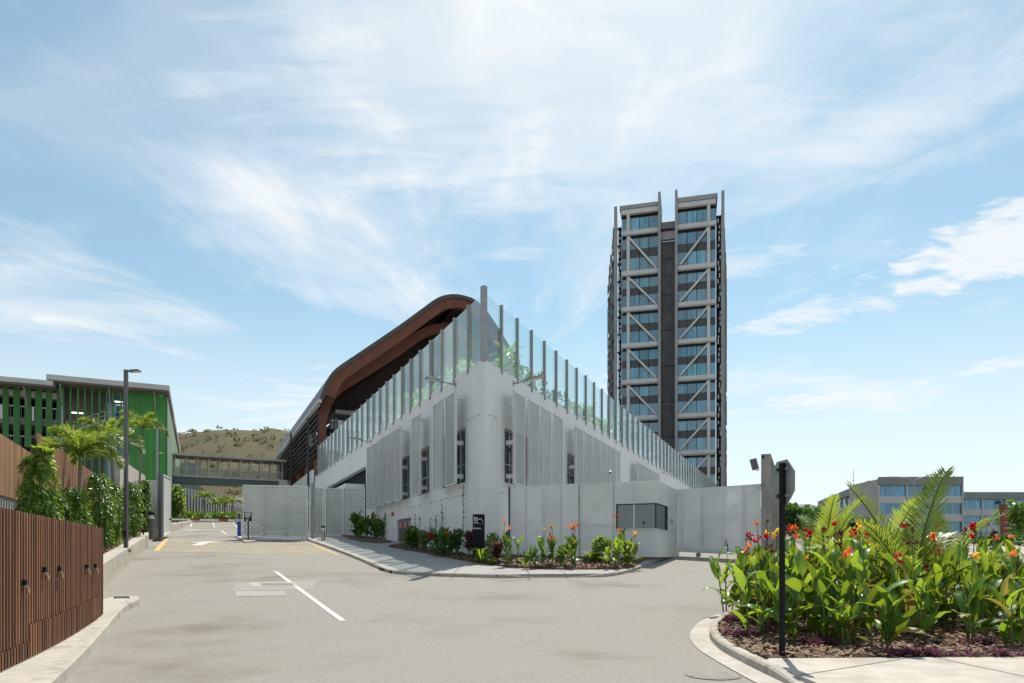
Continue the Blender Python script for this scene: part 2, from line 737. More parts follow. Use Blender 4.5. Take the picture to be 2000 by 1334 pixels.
A = {}
A['asphalt'] = M_('asphalt', (0.235, 0.220, 0.190), (0.318, 0.300, 0.264), scale=34, rough=0.9, bump=0.6, bscale=90, c3=(0.175, 0.154, 0.118), scale3=0.26, spec=0.25)
A['patch'] = M_('patch', (0.27, 0.255, 0.23), (0.31, 0.295, 0.27), scale=6, rough=0.9, bump=0.3, bscale=90)
A['soil'] = M_('soil', (0.20, 0.15, 0.10), (0.13, 0.13, 0.06), scale=0.4, rough=0.95, bump=0.5, bscale=10)
A['sand'] = M_('sand', (0.42, 0.36, 0.29), (0.34, 0.29, 0.22), scale=0.6, rough=0.95, bump=0.3, bscale=10)
A['concrete'] = M_('concrete', (0.46, 0.42, 0.36), (0.38, 0.35, 0.30), scale=2.5, rough=0.85, bump=0.2, bscale=60, c3=(0.29, 0.26, 0.22), scale3=1.3, rnd=0.05)
A['kerb'] = M_('kerb', (0.44, 0.40, 0.34), (0.36, 0.33, 0.28), scale=5, rough=0.85, bump=0.25, bscale=70, c3=(0.24, 0.21, 0.17), scale3=2.2, rnd=0.08)
A['paving'] = M_('paving', (0.36, 0.345, 0.32), (0.31, 0.30, 0.28), scale=3, rough=0.9, bump=0.4, bscale=120, c3=(0.26, 0.25, 0.23), scale3=0.8)
A['pier'] = M_('pier', (0.36, 0.335, 0.30), (0.27, 0.25, 0.225), scale=2.2, rough=0.85, bump=0.25, bscale=30, stretch=(1, 1, 0.35), c3=(0.2, 0.19, 0.17), scale3=0.6)
A['dark_joint'] = M_('dark_joint', (0.06, 0.055, 0.05), rough=0.95)
A['mulch'] = M_('mulch', (0.16, 0.095, 0.06), (0.07, 0.042, 0.028), scale=14, rough=0.95, bump=1.0, bscale=45, c3=(0.24, 0.16, 0.10), scale3=3)
A['chip'] = M_('chip', (0.17, 0.10, 0.065), (0.30, 0.21, 0.14), scale=9, rough=0.9)
A['line_white'] = M_('line_white', (0.56, 0.55, 0.52), (0.38, 0.36, 0.33), scale=7, rough=0.8, lo=0.45, hi=0.8)
A['line_yellow'] = M_('line_yellow', (0.62, 0.42, 0.11), (0.45, 0.36, 0.19), scale=4, rough=0.8)
A['line_faded'] = M_('line_faded', (0.55, 0.42, 0.20), (0.36, 0.33, 0.27), scale=1.4, rough=0.85)
A['white_wall'] = M_('white_wall', (0.80, 0.80, 0.785), (0.75, 0.75, 0.74), scale=0.5, rough=0.65, bump=0.03, bscale=25, c3=(0.72, 0.71, 0.685), scale3=0.9, stretch=(1, 1, 0.30))
A['white_metal'] = M_('white_metal', (0.74, 0.745, 0.74), rough=0.45, rnd=0.03)
A['screen'] = M_('screen', (0.50, 0.525, 0.525), (0.45, 0.475, 0.475), scale=1.0, rough=0.5, rnd=0.06, alpha=0.64)
A['perf'] = M_('perf', (0.78, 0.79, 0.775), (0.72, 0.73, 0.715), scale=0.8, rough=0.5, rnd=0.05, alpha=0.78)
A['lattice'] = M_('lattice', (0.57, 0.59, 0.56), (0.50, 0.52, 0.50), scale=0.8, rough=0.5)
A['post'] = M_('post', (0.36, 0.36, 0.35), (0.30, 0.30, 0.295), scale=3, rough=0.4, metal=0.25, rnd=0.05)
A['alu'] = M_('alu', (0.52, 0.53, 0.53), rough=0.35, metal=0.5)
A['balustrade_glass'] = glass_mat('balustrade_glass', (0.90, 0.965, 0.965), 0.05, haze=0.11)
A['clear_glass'] = glass_mat('clear_glass', (0.27, 0.35, 0.35), 0.12)
A['dark_glass'] = mirror_glass('dark_glass', (0.018, 0.024, 0.032), rnd=0.2, spec=0.5)
A['tower_glass'] = mirror_glass('tower_glass', (0.065, 0.235, 0.335), rnd=0.32, spec=0.6)
A['office_glass'] = mirror_glass('office_glass', (0.07, 0.26, 0.44), rnd=0.3, spec=0.4)
A['spandrel'] = M_('spandrel', (0.085, 0.085, 0.09), rough=0.5, rnd=0.05)
A['tower_white'] = M_('tower_white', (0.60, 0.60, 0.585), (0.54, 0.54, 0.53), scale=0.5, rough=0.55, rnd=0.03)
A['tower_fin'] = M_('tower_fin', (0.33, 0.34, 0.34), (0.28, 0.29, 0.295), scale=0.4, rough=0.6)
A['tower_core'] = M_('tower_core', (0.085, 0.085, 0.085), (0.12, 0.12, 0.118), scale=0.8, rough=0.6, rnd=0.1)
A['tower_screen'] = M_('tower_screen', (0.27, 0.265, 0.26), (0.12, 0.12, 0.125), scale=0.5, rough=0.5, rnd=0.1)
A['dark_steel'] = M_('dark_steel', (0.035, 0.04, 0.05), rough=0.5)
A['timber_arch'] = M_('timber_arch', (0.185, 0.060, 0.028), (0.14, 0.046, 0.022), scale=1.2, rough=0.5, stretch=(1, 1, 0.6), rnd=0.08)
A['roof_metal'] = M_('roof_metal', (0.10, 0.078, 0.066), (0.08, 0.065, 0.058), scale=0.5, rough=0.45, metal=0.3)
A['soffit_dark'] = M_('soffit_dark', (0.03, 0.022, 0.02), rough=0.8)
A['fence_timber'] = M_('fence_timber', (0.190, 0.082, 0.037), (0.115, 0.049, 0.023), scale=2.2, rough=0.6, stretch=(6, 6, 0.25), rnd=0.45, bump=0.15, bscale=25)
A['fence_pale'] = M_('fence_pale', (0.36, 0.20, 0.108), (0.28, 0.152, 0.085), scale=2.2, rough=0.65, stretch=(6, 6, 0.25), rnd=0.25)
A['timber_dark'] = M_('timber_dark', (0.035, 0.02, 0.013), rough=0.8)
A['green_fin'] = M_('green_fin', (0.045, 0.175, 0.035), (0.038, 0.15, 0.03), scale=0.4, rough=0.55, rnd=0.08)
A['green_panel'] = M_('green_panel', (0.055, 0.26, 0.045), (0.045, 0.225, 0.04), scale=0.25, rough=0.5, rnd=0.06)
A['green_pale'] = M_('green_pale', (0.24, 0.36, 0.24), rough=0.5, rnd=0.05, alpha=0.9)
A['grey_wall'] = M_('grey_wall', (0.20, 0.185, 0.17), (0.16, 0.15, 0.14), scale=0.7, rough=0.8)
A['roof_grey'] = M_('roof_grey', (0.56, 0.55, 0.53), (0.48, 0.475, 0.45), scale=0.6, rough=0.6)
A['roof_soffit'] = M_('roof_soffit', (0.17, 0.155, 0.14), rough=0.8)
A['dark_interior'] = M_('dark_interior', (0.02, 0.02, 0.02), rough=0.9)
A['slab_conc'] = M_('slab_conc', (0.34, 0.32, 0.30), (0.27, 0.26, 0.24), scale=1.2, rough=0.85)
A['bridge_steel'] = M_('bridge_steel', (0.13, 0.155, 0.165), rough=0.5)
A['bridge_frame'] = M_('bridge_frame', (0.60, 0.575, 0.52), (0.52, 0.50, 0.45), scale=1, rough=0.6)
A['zinc'] = M_('zinc', (0.33, 0.35, 0.355), (0.27, 0.285, 0.29), scale=1, rough=0.5, rnd=0.12, metal=0.1)
A['lamp_grey'] = M_('lamp_grey', (0.12, 0.125, 0.13), rough=0.45)
A['black'] = M_('black', (0.010, 0.011, 0.012), rough=0.6, spec=0.15)
A['black_panel'] = M_('black_panel', (0.010, 0.012, 0.015), rough=0.6, spec=0.12)
A['steel'] = M_('steel', (0.45, 0.43, 0.40), rough=0.25, metal=0.9)
A['brass'] = M_('brass', (0.55, 0.40, 0.18), rough=0.3, metal=0.9)
A['sign_white'] = M_('sign_white', (0.75, 0.75, 0.74), rough=0.6)
A['sign_back'] = M_('sign_back', (0.30, 0.305, 0.305), (0.26, 0.265, 0.265), scale=3, rough=0.4, metal=0.3)
A['red'] = M_('red', (0.42, 0.03, 0.025), rough=0.5)
A['pink'] = M_('pink', (0.62, 0.20, 0.22), rough=0.6)
A['blue'] = M_('blue', (0.02, 0.06, 0.32), rough=0.4)
A['iron'] = M_('iron', (0.22, 0.20, 0.175), (0.15, 0.14, 0.125), scale=14, rough=0.7, metal=0.2)
A['door_grey'] = M_('door_grey', (0.16, 0.17, 0.18), rough=0.5)
A['office_white'] = M_('office_white', (0.50, 0.51, 0.52), (0.45, 0.46, 0.47), scale=0.3, rough=0.6, rnd=0.04)
A['office_grey'] = M_('office_grey', (0.24, 0.25, 0.26), (0.21, 0.22, 0.23), scale=0.3, rough=0.6, rnd=0.05)
A['canna'] = leaf_mat('canna', (0.062, 0.165, 0.024), (0.040, 0.118, 0.017), (0.33, 0.46, 0.03), rough=0.42, tfac=0.42, rnd=0.5, nscale=3)
A['canna_dark'] = leaf_mat('canna_dark', (0.05, 0.13, 0.03), (0.035, 0.10, 0.022), (0.20, 0.34, 0.04), rough=0.4, tfac=0.4, rnd=0.3, nscale=3)
A['canna_old'] = leaf_mat('canna_old', (0.20, 0.16, 0.045), (0.13, 0.15, 0.035), (0.45, 0.38, 0.06), rough=0.5, tfac=0.4, rnd=0.4, nscale=6)
A['canna_stem'] = M_('canna_stem', (0.13, 0.20, 0.045), (0.15, 0.13, 0.05), scale=6, rough=0.6)
A['flower_stem'] = M_('flower_stem', (0.10, 0.06, 0.04), (0.10, 0.12, 0.04), scale=6, rough=0.7)
A['petal_red'] = leaf_mat('petal_red', (0.55, 0.01, 0.02), (0.40, 0.008, 0.02), (0.75, 0.02, 0.03), tfac=0.4)
A['petal_dark'] = leaf_mat('petal_dark', (0.10, 0.012, 0.018), (0.06, 0.01, 0.012), (0.15, 0.02, 0.02), tfac=0.3)
A['petal_orange'] = leaf_mat('petal_orange', (0.80, 0.22, 0.05), (0.75, 0.14, 0.04), (0.9, 0.30, 0.06), tfac=0.4)
A['petal_yellow'] = leaf_mat('petal_yellow', (0.80, 0.50, 0.04), (0.78, 0.40, 0.03), (0.9, 0.6, 0.06), tfac=0.4)
A['palm'] = leaf_mat('palm', (0.085, 0.18, 0.03), (0.12, 0.20, 0.035), (0.42, 0.52, 0.06), rough=0.4, tfac=0.45, rnd=0.2)
A['palm_trunk'] = M_('palm_trunk', (0.26, 0.22, 0.18), (0.17, 0.145, 0.12), scale=9, rough=0.9, bump=0.5, bscale=20, stretch=(1, 1, 3))
A['shrub'] = leaf_mat('shrub', (0.045, 0.13, 0.022), (0.085, 0.19, 0.03), (0.26, 0.40, 0.035), rough=0.3, tfac=0.4, rnd=0.1, nscale=2.2)
A['shrub_dark'] = leaf_mat('shrub_dark', (0.03, 0.085, 0.02), (0.05, 0.12, 0.025), (0.12, 0.24, 0.03), rough=0.4, tfac=0.35, rnd=0.15)
A['garden'] = leaf_mat('garden', (0.10, 0.165, 0.05), (0.15, 0.21, 0.07), (0.34, 0.44, 0.10), rough=0.4, tfac=0.5, rnd=0.2)
A['tuft'] = leaf_mat('tuft', (0.13, 0.23, 0.04), (0.09, 0.17, 0.03), (0.42, 0.55, 0.06), rough=0.4, tfac=0.5, rnd=0.2)
A['tuft_dry'] = leaf_mat('tuft_dry', (0.16, 0.18, 0.06), (0.11, 0.13, 0.05), (0.28, 0.30, 0.10), rough=0.5, tfac=0.4)
A['purple'] = leaf_mat('purple', (0.13, 0.03, 0.07), (0.085, 0.022, 0.045), (0.22, 0.04, 0.11), rough=0.5, tfac=0.35)
A['cordyline'] = leaf_mat('cordyline', (0.11, 0.045, 0.045), (0.16, 0.08, 0.07), (0.25, 0.08, 0.08), rough=0.45, tfac=0.35)
A['bark'] = M_('bark', (0.14, 0.11, 0.08), (0.09, 0.07, 0.05), scale=8, rough=0.9, bump=0.4, bscale=20)
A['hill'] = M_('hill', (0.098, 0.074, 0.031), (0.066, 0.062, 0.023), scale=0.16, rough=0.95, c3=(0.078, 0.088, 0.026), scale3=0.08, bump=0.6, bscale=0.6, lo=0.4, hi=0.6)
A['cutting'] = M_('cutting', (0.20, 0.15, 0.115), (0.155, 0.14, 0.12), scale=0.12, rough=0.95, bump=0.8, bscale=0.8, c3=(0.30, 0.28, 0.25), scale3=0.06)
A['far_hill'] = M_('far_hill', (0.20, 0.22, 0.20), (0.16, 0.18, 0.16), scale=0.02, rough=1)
A['hill_bush'] = leaf_mat('hill_bush', (0.10, 0.12, 0.03), (0.13, 0.13, 0.04), (0.2, 0.2, 0.05), rough=0.8, tfac=0.3)
# ================================================================== the setting: ground, road, paths
def rng_list(a, b, s):
    n = int(round((b - a) / s))
    return [a + (b - a) * i / n for i in range(n + 1)]


far = [160, 200, 260, 350, 500, 750, 1100, 1700, 2600]
struct(grid([-v for v in reversed(far)] + rng_list(-120, 120, 6) + far, [-300, -150, -60] + rng_list(-30, 150, 4) + far[1:],
            lambda x, y: gz(x, y) - 0.25).build('ground', A['soil'], closed=False))
road = struct(grid(rng_list(-62, 30, 1), rng_list(-8, 118, 1), gz).build('road', A['asphalt'], closed=False))

# sandy verge and the street beyond the island bed, on the right
slab('verge', [(14, 34), (60, 34), (120, 60), (140, 120), (75, 120), (24, 44)], 0.05, A['sand'], cuts=4)['kind'] = 'structure'
slab('street', [(12.5, 19), (40, 21), (90, 44), (70, 44), (13.5, 30)], 0.03, A['asphalt'], cuts=3)['kind'] = 'structure'

# ---------------------------------------------------------------- paint on the road
strip('centre_line', [G(538, 1116), G(670, 1213)], 0.135, A['line_white'], road)
strip('edge_line', [G(612, 1053), G(655, 1073), G(700, 1092), G(735, 1105), G(775, 1120), G(812, 1125)], 0.12, A['line_white'], road)
strip('centre_line', [G(432, 1036), G(442, 1044)], 0.14, A['line_white'], road)
strip('centre_line', [G(416, 1021), G(419, 1030)], 0.14, A['line_white'], road)
strip('edge_line', [G(455, 1022), G(464, 1031)], 0.14, A['line_white'], road)
strip('edge_line', [G(376, 1019), G(372, 1029)], 0.14, A['line_white'], road)


def arrow(px, py, ang, L=3.2, W=1.5):
    x, y = G(px, py)
    a = math.radians(ang)
    poly = [(-.16, -.5), (.16, -.5), (.16, .1), (.5, .1), (0, .5), (-.5, .1), (-.16, .1)]
    m = MB()
    for q in poly:
        u, v = q[0] * W, q[1] * L
        X, Y = x + u * math.cos(a) - v * math.sin(a), y + u * math.sin(a) + v * math.cos(a)
        m.v.append((X, Y, gz(X, Y) + 0.009))
    m.f = [tuple(range(7))]
    m.build('painted_arrow', A['line_white'], road, closed=False)


arrow(396, 1061, 16, 4.6, 2.0)
arrow(391, 1035, 100, 3.6, 2.4)
# hatched yellow box before the gates: border and many worn stripes
strip('yellow_border', [G(325, 1053), G(305, 1076)], 0.28, A['line_yellow'], road)
strip('yellow_border', [G(607, 1062), G(660, 1084)], 0.16, A['line_yellow'], road)
strip('yellow_border', [G(305, 1077), G(480, 1081)], 0.10, A['line_faded'], road)
for k in range(12):
    t = k / 11
    a = Vector(G(326 - 20 * t, 1054 + 22 * t))
    b = Vector(G(606 + 46 * t, 1062 + 20 * t))
    # the stripes run obliquely across the lane and are worn through in places
    off = 0.05 * RND.uniform(-1, 1)
    n = 7
    for i in range(n):
        if RND.random() < 0.12:
            continue
        p = a.lerp(b, (i + .03) / n)
        q = a.lerp(b, (i + .97) / n)
        strip('worn_stripe', [(p.x, p.y + off - 0.12), (q.x, q.y + off + 0.12)], 0.30, A['line_faded'], road, lift=0.006, step=1.0)
for cx_, cy_, w_ in ((363, 1064, 14), (414, 1066, 20), (570, 1070, 26), (545, 1071, 12)):
    strip('worn_letter', [G(cx_ - w_ / 2, cy_), G(cx_ + w_ / 2, cy_ + .5)], 0.3, A['line_yellow'], road, lift=0.010)

# service covers and repairs in the carriageway
def flat_quad(name, pxs, mat, lift):
    m = MB()
    for p in pxs:
        x, y = G(*p)
        m.v.append((x, y, gz(x, y) + lift))
    m.f = [(0, 1, 2, 3)]
    return m.build(name, mat, road, closed=False)


flat_quad('asphalt_patch', [(453, 1154), (608, 1152), (620, 1134), (462, 1138)], A['patch'], 0.004)
fr = flat_quad('service_cover', [(492, 1146), (583, 1146), (577, 1138), (489, 1138)], A['concrete'], 0.008)
flat_quad('cover_lid', [(512, 1144.6), (573, 1144.4), (569, 1139.2), (508, 1139.4)], A['iron'], 0.012)
flat_quad('service_cover', [(462, 1165), (561, 1164), (553, 1154.5), (457, 1155)], A['paving'], 0.008)

# ---------------------------------------------------------------- island bed with kerb, gutter and pavement (right)
nose = [(3.42, 6.2), (3.44, 8.5), (3.46, 10.4), (3.52, 11.8), (3.80, 13.2), (4.45, 14.7), (5.4, 15.9), (6.8, 16.6), (9.5, 17.1), (15, 17.6)]
kp = smooth_path(nose, 8)
pave = slab('pavement', [(3.62, 5.2)] + [(p.x + .16, p.y) for p in kp if p.y < 9.95][1:] + [(3.75, 9.95), (12.6, 10.25), (13, 5.2)], 0.125, A['concrete'], cuts=3)
struct(pave)


def kerb_h(p):
    return 0.015 + 0.125 * ss(7.6, 9.4, p.y)


kerb(kp, 0.17, kerb_h, A['kerb'], pave, step=0.95, side=-1)
# gutter apron
gut = MB()
pts = [p for p in kp if p.y < 15.5]
for i, p in enumerate(pts):
    d = (pts[min(i + 1, len(pts) - 1)] - pts[max(0, i - 1)]).normalized()
    q = p + Vector((-d.y, d.x)) * 0.34
    for s in (p + Vector((d.y, -d.x)) * .05, q):
        gut.v.append((s.x, s.y, gz(s.x, s.y) + 0.012))
gut.f = [(2 * i, 2 * i + 2, 2 * i + 3, 2 * i + 1) for i in range(len(pts) - 1)]
gut.build('gutter', A['concrete'], pave, closed=False)
for a, b in (((3.6, 8.55), (5.75, 9.95)), ((6.2, 10.03), (6.7, 5.3)), ((9.3, 10.1), (9.8, 5.3))):
    m = MB()
    a, b = Vector(a), Vector(b)
    n_ = 8
    d = (b - a).normalized()
    for i in range(n_ + 1):
        p = a.lerp(b, i / n_)
        for s in (-.009, .009):
            m.v.append((p.x - d.y * s, p.y + d.x * s, gz(p.x, p.y) + 0.1285))
    m.f = [(2 * i, 2 * i + 2, 2 * i + 3, 2 * i + 1) for i in range(n_)]
    m.build('expansion_joint', A['dark_joint'], pave, closed=False)

bed_poly = [(3.72, 9.97)] + [(p.x + .17, p.y - .02 if p.y < 14 else p.y - .17) for p in kp if 9.99 < p.y] + [(15, 10.33)]
bed = struct(slab('planting_bed', bed_poly, 0.13, A['mulch'], cuts=4, rough=0.05, skirt=0.1))
# far bed on the other side of the little path
bed_b = struct(slab('planting_bed', [(6.0, 18.2), (12.0, 18.6), (15.5, 19.2), (15.0, 31.0), (12.9, 30), (9.3, 24)], 0.14, A['mulch'], cuts=4, rough=0.05))


def bark_chips(name, poly, n, zf, seed, size=0.05):
    """loose bark lying on a bed"""
    r = random.Random(seed)
    xs = [p[0] for p in poly]
    ys = [p[1] for p in poly]
    m = MB()
    def inside(x, y):
        c = False
        for i in range(len(poly)):
            x1, y1 = poly[i][0], poly[i][1]
            x2, y2 = poly[i - 1][0], poly[i - 1][1]
            if (y1 > y) != (y2 > y) and x < (x2 - x1) * (y - y1) / (y2 - y1) + x1:
                c = not c
        return c
    while n:
        x, y = r.uniform(min(xs), max(xs)), r.uniform(min(ys), max(ys))
        if not inside(x, y):
            continue
        n -= 1
        a = r.uniform(0, 2 * PI)
        l, w = size * r.uniform(.5, 1.5), size * r.uniform(.15, .5)
        z = zf(x, y) + r.uniform(0.0, .035)
        tz = r.uniform(-.5, .5)
        ux, uy = math.cos(a), math.sin(a)
        m.add([(x - ux * l - uy * w, y - uy * l + ux * w, z - tz * l), (x + ux * l - uy * w, y + uy * l + ux * w, z + tz * l),
               (x + ux * l + uy * w, y + uy * l - ux * w, z + tz * l + w * .5), (x - ux * l + uy * w, y - uy * l - ux * w, z - tz * l + w * .4)], [(0, 1, 2, 3)])
    return m


def inside_poly(poly, x, y):
    c = False
    for i in range(len(poly)):
        x1, y1 = poly[i][0], poly[i][1]
        x2, y2 = poly[i - 1][0], poly[i - 1][1]
        if (y1 > y) != (y2 > y) and x < (x2 - x1) * (y - y1) / (y2 - y1) + x1:
            c = not c
    return c


o = bark_chips('bark_mulch', [q for q in bed_poly if q[1] < 17], 9000, lambda x, y: gz(x, y) + .135, 5, 0.055).build('bark_mulch', A['chip'], bed, closed=False)
o['kind'] = 'stuff'

# manhole cover
mh = thing('manhole_cover', 'round cast iron manhole cover with a grid pattern in the asphalt', 'manhole cover', (2.72, 9.25, gz(2.72, 9.25) + .004))
m = MB()
m.prism([(0.37 * math.cos(t * PI / 16), 0.37 * math.sin(t * PI / 16)) for t in range(32)], -.03, 0.006)
m.build('lid', A['iron'], mh)
m = MB()
for i in range(-6, 7):
    u = i * .053
    h = math.sqrt(max(0, .335 ** 2 - u * u))
    n_ = max(1, int(2 * h / .066))
    for k in range(n_):
        s = -h + (k + .5) * 2 * h / n_
        m.box(u - .017, u + .017, s - .024, s + .024, .006, .012)
m.build('raised_pattern', A['concrete'], mh)

# ---------------------------------------------------------------- pavement, kerb and bed before the white building
kpx = [(560, 1042), (600, 1052), (650, 1069), (700, 1089), (742, 1108), (790, 1118), (860, 1121), (980, 1125), (1035, 1127), (1130, 1127), (1190, 1122), (1232, 1113), (1256, 1106)]
kw = [Vector(G(x, y, 0.0)) for x, y in [(600, 1056), (650, 1074), (700, 1094), (735, 1110), (762, 1119.5), (800, 1123), (860, 1126), (980, 1129), (1040, 1128.5), (1130, 1128), (1190, 1126), (1232, 1118), (1254, 1110)]]
kw2 = smooth_path(kw, 6)
foot = slab('footpath', [(p.x, p.y + .12) for p in kw2] + [G(1275, 1100), (4.0, 33), (-1, 36), (-14, 58), (-17, 56)], 0.12, A['paving'], cuts=3, skirt=.3)
struct(foot)


def kerb_h2(p):
    # dropped crossing by the corner
    px = 1000 + p.x / p.y * F
    return 0.13 - 0.105 * (ss(985, 1040, px) * (1 - ss(1125, 1190, px)))


slot = [p for p in kw2]
kerb(kw2, 0.16, kerb_h2, A['kerb'], foot, step=1.3, side=1)
m = MB()
a, b = Vector(G(741, 1113)), Vector(G(765, 1120))
d = (b - a).normalized()
n_ = Vector((d.y, -d.x))
m.hexa([(*(a + n_ * .012), gz(*a) + .015), (*(b + n_ * .012), gz(*b) + .015), (*(b - n_ * .05), gz(*b) + .015), (*(a - n_ * .05), gz(*a) + .015),
        (*(a + n_ * .012), gz(*a) + .105), (*(b + n_ * .012), gz(*b) + .105), (*(b - n_ * .05), gz(*b) + .105), (*(a - n_ * .05), gz(*a) + .105)])
m.build('drain_inlet', A['dark_joint'], foot)
for pxa, pxb in (((1028, 1111), (1036, 1127)), ((1090, 1111), (1116, 1127)), ((905, 1102), (880, 1125))):
    a, b = Vector(G(*pxa, .12)), Vector(G(*pxb, .12))
    m = MB()
    d = (b - a).normalized()
    for i in range(7):
        p = a.lerp(b, i / 6)
        for s in (-.012, .012):
            m.v.append((p.x - d.y * s, p.y + d.x * s, gz(p.x, p.y) + .1235))
    m.f = [(2 * i, 2 * i + 2, 2 * i + 3, 2 * i + 1) for i in range(6)]
    m.build('expansion_joint', A['dark_joint'], foot, closed=False)
fb = [G(*q, .13) for q in [(760, 1068), (800, 1075), (860, 1086), (930, 1099), (1000, 1108), (1060, 1111), (1150, 1112), (1225, 1110), (1246, 1104)]]
fbp = [tuple(p) for p in smooth_path(fb, 4)] + [(5.6, 29.2), (0.2, 32.6), (-1.3, 30.4), (-6.6, 41.5)]
bed_f = struct(slab('corner_bed', fbp, 0.17, A['mulch'], cuts=4, rough=0.05, skirt=.12))
o = bark_chips('bark_mulch', fbp, 3500, lambda x, y: gz(x, y) + .175, 8, 0.08).build('bark_mulch', A['chip'], bed_f, closed=False)
o['kind'] = 'stuff'
fb2 = [G(684, 1053, .13), G(705, 1058, .13), G(740, 1061, .13), G(765, 1058, .13), (-11.2, 51), (-13, 52)]
bed_g = struct(slab('corner_bed', fb2, 0.17, A['mulch'], cuts=3, rough=0.05, skirt=.12))

# ---------------------------------------------------------------- left: kerb, strip, fences, low wall, bed
DL = Vector((-0.4171, 0.9089))
FA, FB = Vector((-5.86, 6.8)), Vector((-8.92, 14.8))      # line of the near timber fence
fd = (FB - FA).normalized()
lk = smooth_path([(-4.75, 6.6), (-5.80, 8.9), (-7.6, 12.7), (-8.9, 15.6), (-9.22, 16.5), (-9.42, 17.3), (-9.75, 17.75), (-10.25, 17.7)], 8)
lpave = slab('fence_footing', [(-5.9, 6.4)] + [(p.x - .1, p.y) for p in lk] + [(-10.4, 17.2), (-9.2, 14.9), (-6.1, 6.8)], 0.13, A['concrete'], cuts=3)
struct(lpave)
kerb(lk, 0.24, 0.16, A['kerb'], lpave, step=1.2, side=1)

lwA, lwB = Vector((-10.75, 17.2)), Vector((-28.4, 55.0))
lw = thing('low_wall', 'long low concrete wall holding the planted bed along the road', 'low wall', (lwA.x, lwA.y, gz(*lwA)))
n_ = 11
lwd = (lwB - lwA).normalized()
lwn = Vector((-lwd.y, lwd.x))      # away from the road
for i in range(n_):
    a, b = lwA.lerp(lwB, i / n_) + lwd * .008, lwA.lerp(lwB, (i + 1) / n_) - lwd * .008
    ha, hb = .74 - .12 * i / n_, .74 - .12 * (i + 1) / n_
    a2, b2 = a + lwn * .48, b + lwn * .48
    za, zb = gz(*a), gz(*b)
    q = lambda p, z: (p.x - lwA.x, p.y - lwA.y, z - gz(*lwA))
    MB().hexa([q(a, za - .2), q(b, zb - .2), q(b2, zb - .2), q(a2, za - .2), q(a, za + ha), q(b, zb + hb), q(b2, zb + hb), q(a2, za + ha)]).build('wall_panel', A['concrete'], lw, bevel=.012)


def upx(y):
    return -14.8 - 0.459 * (y - 19.7)     # line of the upper timber fence


def lbed_z(x, y):
    xw = lwA.x + (lwB.x - lwA.x) * (y - lwA.y) / (lwB.y - lwA.y)
    t = min(1, max(0, (xw - .4 - x) / (xw - .4 - upx(y))))
    h0 = 0.66 - .12 * min(1, max(0, (y - 17) / 38))
    return gz(x, y) + h0 + t * 1.25


lb = [(-6.9, 7.0), (-9.4, 14.9), (-11.15, 17.4), (-28.75, 54.9), (upx(54) + .15, 54), (upx(30) + .15, 30), (upx(17) + .15, 17), (upx(7) + .15, 7)]
lbed = struct(slab('sloping_bed', lb, 0.0, A['mulch'], cuts=5, zf=lbed_z, rough=.05))
o = bark_chips('bark_mulch', [(-11.15, 17.4), (-22, 40), (-24, 40), (-14, 17.4)], 2500, lambda x, y: lbed_z(x, y) + .01, 9, 0.07).build('bark_mulch', A['chip'], lbed, closed=False)
o['kind'] = 'stuff'

# near timber fence: one slat after another on a dark frame
tf = thing('timber_fence', 'dark brown slatted timber fence with padlocked doors on a concrete footing', 'fence', (FA.x, FA.y, 0), math.atan2(fd.y, fd.x))
flen = (FB - FA).length
sm = MB().box(-.031, .031, -.05, 0, 0, 1).mesh('slat')
TOP = 2.25
ns = int(flen / .122)
for i in range(ns + 1):
    u = i * .122
    p = FA + fd * u
    zb = gz(*p) + .15 + RND.uniform(0, .012)
    door_a, door_b = 3.2 < u < 6.75, u <= 3.2
    zt = TOP + RND.uniform(-.004, .004)
    k = i / ns
    split = gz(*p) + (0.62 if u > 3.2 else .38)
    if .22 < k < .93 or u < 3.1:
        o = obj('slat', sm, A['fence_timber'], tf, (u, -RND.uniform(0, .004), split + .012), 0, (1, 1, zt - split - .012))
        o2 = obj('slat', sm, A['fence_timber'], tf, (u, -.018 - RND.uniform(0, .004), zb), 0, (1, 1, split - zb))
    else:
        o = obj('slat', sm, A['fence_timber'], tf, (u, -RND.uniform(0, .004), zb), 0, (1.15 if u < 3.4 else 1, 1, zt - zb))
for zz in (.5, 1.2, 2.12):
    m = MB()
    a, b = FA, FB
    m.hexa([(0, .004, zz), (flen, .004, zz), (flen, .05, zz), (0, .05, zz), (0, .004, zz + .08), (flen, .004, zz + .08), (flen, .05, zz + .08), (0, .05, zz + .08)])
    m.build('rail', A['timber_dark'], tf)
MB().hexa([(0, .06, .1), (flen, .06, gz(*FB) + .1), (flen, .085, gz(*FB) + .1), (0, .085, .1), (0, .06, 2.2), (flen, .06, 2.2), (flen, .085, 2.2), (0, .085, 2.2)]).build('gap_shade_board', A['timber_dark'], tf)  # dark sheet added so the gaps between the slats read as shade
for u in (0.1, 1.8, 3.3, 5.0, 6.7, flen - .05):
    MB().box(u - .05, u + .05, .09, .18, -.1, 2.18).build('fence_post', A['timber_dark'], tf)


def padlock(px, py):
    # where the line of sight meets the fence face
    r = (px - 1000) / F
    n2 = Vector((-fd.y, fd.x))
    t = FA.dot(n2) / (Vector((r, 1)).dot(n2))
    x, y = r * t, t
    u = (Vector((x, y)) - FA).dot(fd)
    z = EYE + (HZ - py) / F * y
    h = MB().box(-.045, .045, -.10, -.046, -.04, .045).build('hasp', A['black'], tf, bevel=.012, loc=(u, 0, z))
    m = MB()
    m.tube([(-.022, -.085, -.03), (-.022, -.11, -.07), (-.012, -.115, -.085), (.012, -.115, -.085), (.022, -.11, -.07), (.022, -.085, -.03)], .007, 6)
    m.build('shackle', A['steel'], h)
    MB().box(-.035, .035, -.135, -.095, -.15, -.085).build('padlock', A['brass'], h, bevel=.01)


